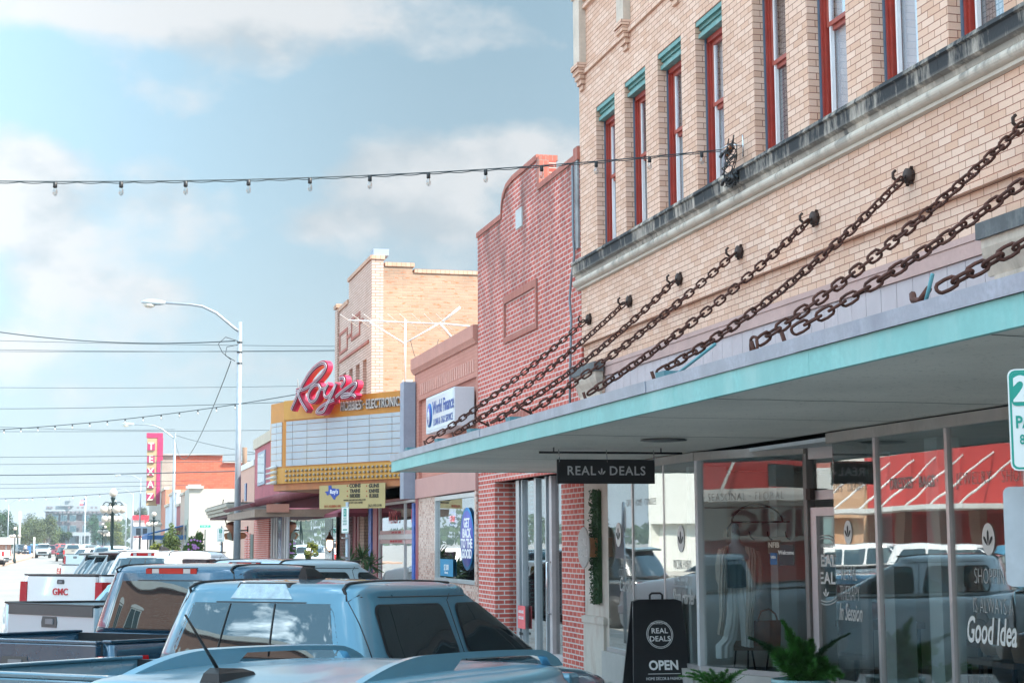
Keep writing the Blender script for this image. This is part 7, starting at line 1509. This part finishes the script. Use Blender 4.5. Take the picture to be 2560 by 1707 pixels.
# ================================================================= courthouse
DC = 640.0
def CP(x, y, D=DC): return PD(80+x/7.1286, 1180+y/7.1286, D)
ch_ = thing('courthouse', 'three storey brick and stone courthouse closing the far end of the street', 'building', CP(750, 1330))
def cbox(mb, x0, y0, x1, y1, dd=0, d=1.0): a = CP(x0, y0); c = CP(x1, y1); mb.box(a.x, c.x, a.y-dd, a.y-dd+d, max(0, c.z), a.z)
CB = mat('courthouse_brick', (.15, .13, .14), .85, var=.15, vs=.3); CS = mat('courthouse_stone', (.24, .27, .29), .8, var=.08, vs=.3); CGl = mat('courthouse_glass', (.05, .10, .12), .2)
b = MB(); cbox(b, 240, 745, 1400, 1500, 0, 30); b.build('wall', CB, ch_)
b = MB(); cbox(b, 210, 665, 1430, 690, 2.2, 33); b.build('cornice', CS, ch_); b = MB(); cbox(b, 240, 692, 1400, 742, .5, 30); b.build('frieze', CS, ch_); b = MB(); cbox(b, 245, 600, 1390, 662, .2, 30); b.build('parapet', CS, ch_)
b = MB(); cbox(b, 505, 512, 740, 600, 0, 8); cbox(b, 640, 445, 690, 512, 0, 4); b.build('stair_tower', CS, ch_)
for x in (270, 330, 640, 800, 880, 1045, 1120, 1280): b = MB(); cbox(b, x, 610, x+40, 650, .5, .4); b.build('attic_panel', CB, ch_)
for x in range(250, 1400, 76): b = MB(); cbox(b, x, 698, x+52, 730, 1.0, .4); b.build('frieze_panel', CB, ch_)
for r_i, (y0, y1) in enumerate(((765, 870), (950, 1065), (1140, 1290))):
    for x in (360, 515, 675, 905, 1160, 1290):
        b = MB(); cbox(b, x-6, y0-6, x+112, y1+8, .4, .3); w = b.build('window', CS, ch_)
        for dx in (4, 40, 76): b = MB(); cbox(b, x+dx, y0+3, x+dx+30, y1-3, .8, .3); b.build('pane', CGl, w)
b = MB(); cbox(b, 700, 1070, 1110, 1130, 4, 5); b.build('portico', CS, ch_)
for x in (840, 870, 1015, 1040): b = MB(); cbox(b, x, 1130, x+24, 1320, 4, 2); b.build('column', CS, ch_)
b = MB(); cbox(b, 885, 1150, 1012, 1320, 1, .5); b.build('doorway', CGl, ch_)
fl = thing('flagpole', 'tall pole flying two flags in front of the courthouse', 'flagpole', PD(213, 1360, 560)); p0 = PD(209, 1390, 560); p1 = PD(214, 1240, 560)
b = MB(); b.tube([(p1.x, p1.y, 0), p1], .22, 6); b.build('pole', mat('pale_pole', (.5, .52, .53), .5), fl)
def flag(x0, y0, x1, y1, m, nm): 
    a = CP(x0, y0, 560); c = CP(x1, y1, 560); b = MB(); b.box(a.x, c.x, p1.y-.3, p1.y-.25, c.z, a.z); b.build(nm, m, fl)
FR, FB_, FW = mat('flag_red', (.5, .03, .05), .7), mat('flag_blue', (.01, .04, .13), .7), mat('flag_white', (.7, .7, .7), .7)
flag(925, 468, 955, 495, FB_, 'flag'); flag(865, 495, 925, 503, FR, 'flag'); flag(868, 504, 925, 510, FW, 'flag'); flag(865, 511, 922, 517, FR, 'flag'); flag(915, 530, 942, 590, FB_, 'flag'); flag(850, 535, 915, 562, FW, 'flag'); flag(848, 563, 915, 592, FR, 'flag')
# left side low store and small street things
ls = thing('shop_building', 'low brown shop with a pale fascia at the far left', 'building', PD(10, 1365, 250)); a = PD(-60, 1343, 250); c = PD(30.5, 1360, 250)
b = MB(); b.box(a.x, c.x, a.y, a.y+14, c.z, a.z); b.build('fascia', mat('pale_fascia', (.5, .5, .5), .7), ls); b = MB(); b.box(a.x, c.x-.8, a.y+.5, a.y+14, 0, c.z-.01); b.build('wall', OBR, ls)
for k in range(5): b = MB(); x = a.x+1+k*1.1; b.box(x, x+.12, a.y+.3, a.y+.5, 0, c.z); b.build('mullion', CS, ls)
bx = thing('blue_bin', 'bright blue container standing by the walker at the far left', 'container', PD(68, 1376, 290)); a = PD(62, 1366, 290); c = PD(76, 1385, 290); b = MB(); b.box(a.x, c.x, a.y, a.y+1, max(.1, c.z), a.z, .08); b.build('body', mat('bin_blue', (.0, .14, .42), .5), bx); b = MB(); b.box(a.x-.05, c.x+.05, a.y-.05, a.y+1.05, a.z, a.z+.12, .04); b.build('lid', mat('bin_blue_dark', (.0, .09, .28), .5), bx)
# long low roof / hedge strip before the courthouse
b = MB(); a = PD(110, 1368, 450); c = PD(290, 1378, 450); b.box(a.x, c.x, a.y, a.y+2, 0, a.z, .1); tag(b.build('hedge', leafmat('leaf_hedge', (.04, .09, .07))), 'long low clipped hedge in front of the courthouse', 'hedge')
# ================================================================= people
SKIN = mat('skin', (.45, .24, .16), .55, var=.06, obj=True)
def person(label, joints, rad, clothes, loc, rz=0, scale=1, group=None):
    """one skinned body; joints: name -> (x,y,z); edges fixed; clothes: list of (name, material, loft rings)"""
    t = thing('person', label, 'person', (0, 0, 0), group, local=True)
    names = list(joints); idx = {n: i for i, n in enumerate(names)}
    E_ = [('pelvis', 'waist'), ('waist', 'chest'), ('chest', 'neck'), ('neck', 'head'), ('head', 'crown'), ('chest', 'shl'), ('shl', 'ell'), ('ell', 'wrl'), ('wrl', 'hal'), ('chest', 'shr'), ('shr', 'elr'), ('elr', 'wrr'), ('wrr', 'har'), ('pelvis', 'hipl'), ('hipl', 'knl'), ('knl', 'anl'), ('anl', 'tol'), ('pelvis', 'hipr'), ('hipr', 'knr'), ('knr', 'anr'), ('anr', 'tor')]
    me = bpy.data.meshes.new('body'); me.from_pydata([joints[n] for n in names], [(idx[a], idx[b_]) for a, b_ in E_], []); o = bpy.data.objects.new('body', me); S.collection.objects.link(o)
    sm = o.modifiers.new('skin', 'SKIN'); ss_ = o.modifiers.new('sub', 'SUBSURF'); ss_.levels = ss_.render_levels = 2
    for n, i in idx.items():
        sv = me.skin_vertices[0].data[i]; r = rad[n]; sv.radius = r if isinstance(r, tuple) else (r, r); sv.use_root = (n == 'pelvis')
    dg = bpy.context.evaluated_depsgraph_get(); m2 = bpy.data.meshes.new_from_object(o.evaluated_get(dg)); bpy.data.objects.remove(o); m2.materials.clear(); m2.materials.append(SKIN)
    for p in m2.polygons: p.use_smooth = True
    o = bpy.data.objects.new('body', m2); S.collection.objects.link(o); o.parent = t
    for nm, m, fn in clothes: b = MB(); fn(b); b.build(nm, m, t)
    t.location = loc; t.rotation_euler = (0, 0, rz); t.scale = (scale,)*3; return t
def oval(c, rx, ry, n=16): return [(c[0]+rx*math.cos(k*2*math.pi/n), c[1]+ry*math.sin(k*2*math.pi/n), c[2]) for k in range(n)]
J = dict(pelvis=(0, 0, .95), waist=(0, 0, 1.10), chest=(0, .0, 1.34), neck=(0, 0, 1.50), head=(0, -.015, 1.60), crown=(0, 0, 1.71), shl=(.17, 0, 1.42), ell=(.24, .02, 1.14), wrl=(.25, -.10, .92), hal=(.25, -.14, .84), shr=(-.17, 0, 1.42), elr=(-.24, .05, 1.14), wrr=(-.26, -.02, .90), har=(-.26, -.03, .81), hipl=(.09, 0, .90), knl=(.10, -.10, .50), anl=(.10, -.06, .09), tol=(.10, -.22, .03), hipr=(-.09, 0, .90), knr=(-.10, .06, .49), anr=(-.10, .20, .12), tor=(-.10, .08, .03))
RD = dict(pelvis=(.15, .11), waist=(.125, .095), chest=(.16, .11), neck=.052, head=(.075, .095), crown=.06, shl=.058, ell=.043, wrl=.028, hal=.032, shr=.058, elr=.043, wrr=.028, har=.032, hipl=.09, knl=.06, anl=.042, tol=.035, hipr=.09, knr=.06, anr=.042, tor=.035)
def shirt(b): b.loft([oval((0, 0, .88), .175, .125), oval((0, 0, 1.08), .155, .115), oval((0, 0, 1.3), .185, .13), oval((0, 0, 1.42), .175, .11), oval((0, 0, 1.49), .07, .07)]); b.tube([J['shl'], Vector(J['shl']).lerp(Vector(J['ell']), .8)], .068, 10, r1=.06); b.tube([J['shr'], Vector(J['shr']).lerp(Vector(J['elr']), .8)], .068, 10, r1=.06)
def trousers(b): b.loft([oval((0, 0, .80), .165, .13), oval((0, 0, .98), .16, .12)]); b.tube([J['hipl'], J['knl'], J['anl']], .10, 10, r1=.07); b.tube([J['hipr'], J['knr'], J['anr']], .10, 10, r1=.07)
def hair(b): b.sphere((0, .012, 1.655), .105, 12, 9, (.9, 1.05, 1.0))
p = PD(63, 1390, 275)
person('person in dark trousers and light top walking on the far left pavement', J, RD, [('shirt', mat('light_shirt', (.5, .55, .55), .8), shirt), ('trousers', mat('dark_trousers', (.02, .03, .05), .8), trousers), ('hair', mat('dark_hair', (.02, .015, .01), .7), hair)], (p.x, p.y, .14), 0, 1.02)
SH = dict(J); SH.update(ell=(.27, -.06, 1.16), wrl=(.22, -.26, 1.04), hal=(.21, -.32, 1.0))
p = Vector((8.25, 12.55, .25))
def bag(b): b.loft([[(x, y, z) for x, y in ((-.48, -.20), (-.16, -.20), (-.16, -.06), (-.48, -.06))] for z in (.42, .78)], smooth=False)
def bagh(b): b.tube([(-.44, -.13, .78), (-.38, -.1, 1.05), (-.28, -.08, 1.05), (-.2, -.13, .78)], .012, 6)
def fingers(b):
    for s, h in ((1, SH['hal']), (-1, SH['har'])):
        for k in range(4): x = h[0]+(k-1.5)*.019; b.tube([(x, h[1], h[2]+.01), (x, h[1]-.012, h[2]-.045), (x, h[1]+.004, h[2]-.085+.008*abs(k-1.3))], .0085, 6)
        b.tube([(h[0]-s*.03, h[1], h[2]+.025), (h[0]-s*.05, h[1]-.02, h[2]-.01), (h[0]-s*.042, h[1]-.03, h[2]-.04)], .0095, 6)
person('shopper in rust top and beige trousers with a tote bag behind the right shop window', SH, RD, [('shirt', mat('rust_pattern_shirt', (.20, .06, .05), .8, var=.8, vs=18, obj=True), shirt), ('trousers', mat('beige_trousers', (.36, .27, .23), .8, obj=True), trousers), ('hair', mat('brown_hair', (.10, .05, .03), .6), lambda b: (b.sphere((0, .02, 1.65), .115, 12, 9, (.95, 1.05, 1.05)), b.sphere((0, .07, 1.55), .09, 10, 8, (1, .8, 1.2)))), ('tote_bag', mat('tote_canvas', (.50, .48, .42), .8, obj=True), bag), ('bag_handle', mat('tote_canvas'), bagh), ('fingers', SKIN, fingers)], p, R_(-60), .97)
# ================================================================= air
hz = bpy.data.materials.new('haze'); hz.use_nodes = True; h_ = hz.node_tree; h_.nodes.clear(); ho = h_.nodes.new('ShaderNodeOutputMaterial'); hv = h_.nodes.new('ShaderNodeVolumePrincipled'); hv.inputs['Color'].default_value = (.80, .90, 1, 1); hv.inputs['Density'].default_value = .0003; hv.inputs['Anisotropy'].default_value = .2; h_.links.new(hv.outputs[0], ho.inputs['Volume'])
if HAZE:
    b = MB(); b.box(-905, 905, -62, 2602, -1, 40); struct(b.build('haze', hz), 'stuff')
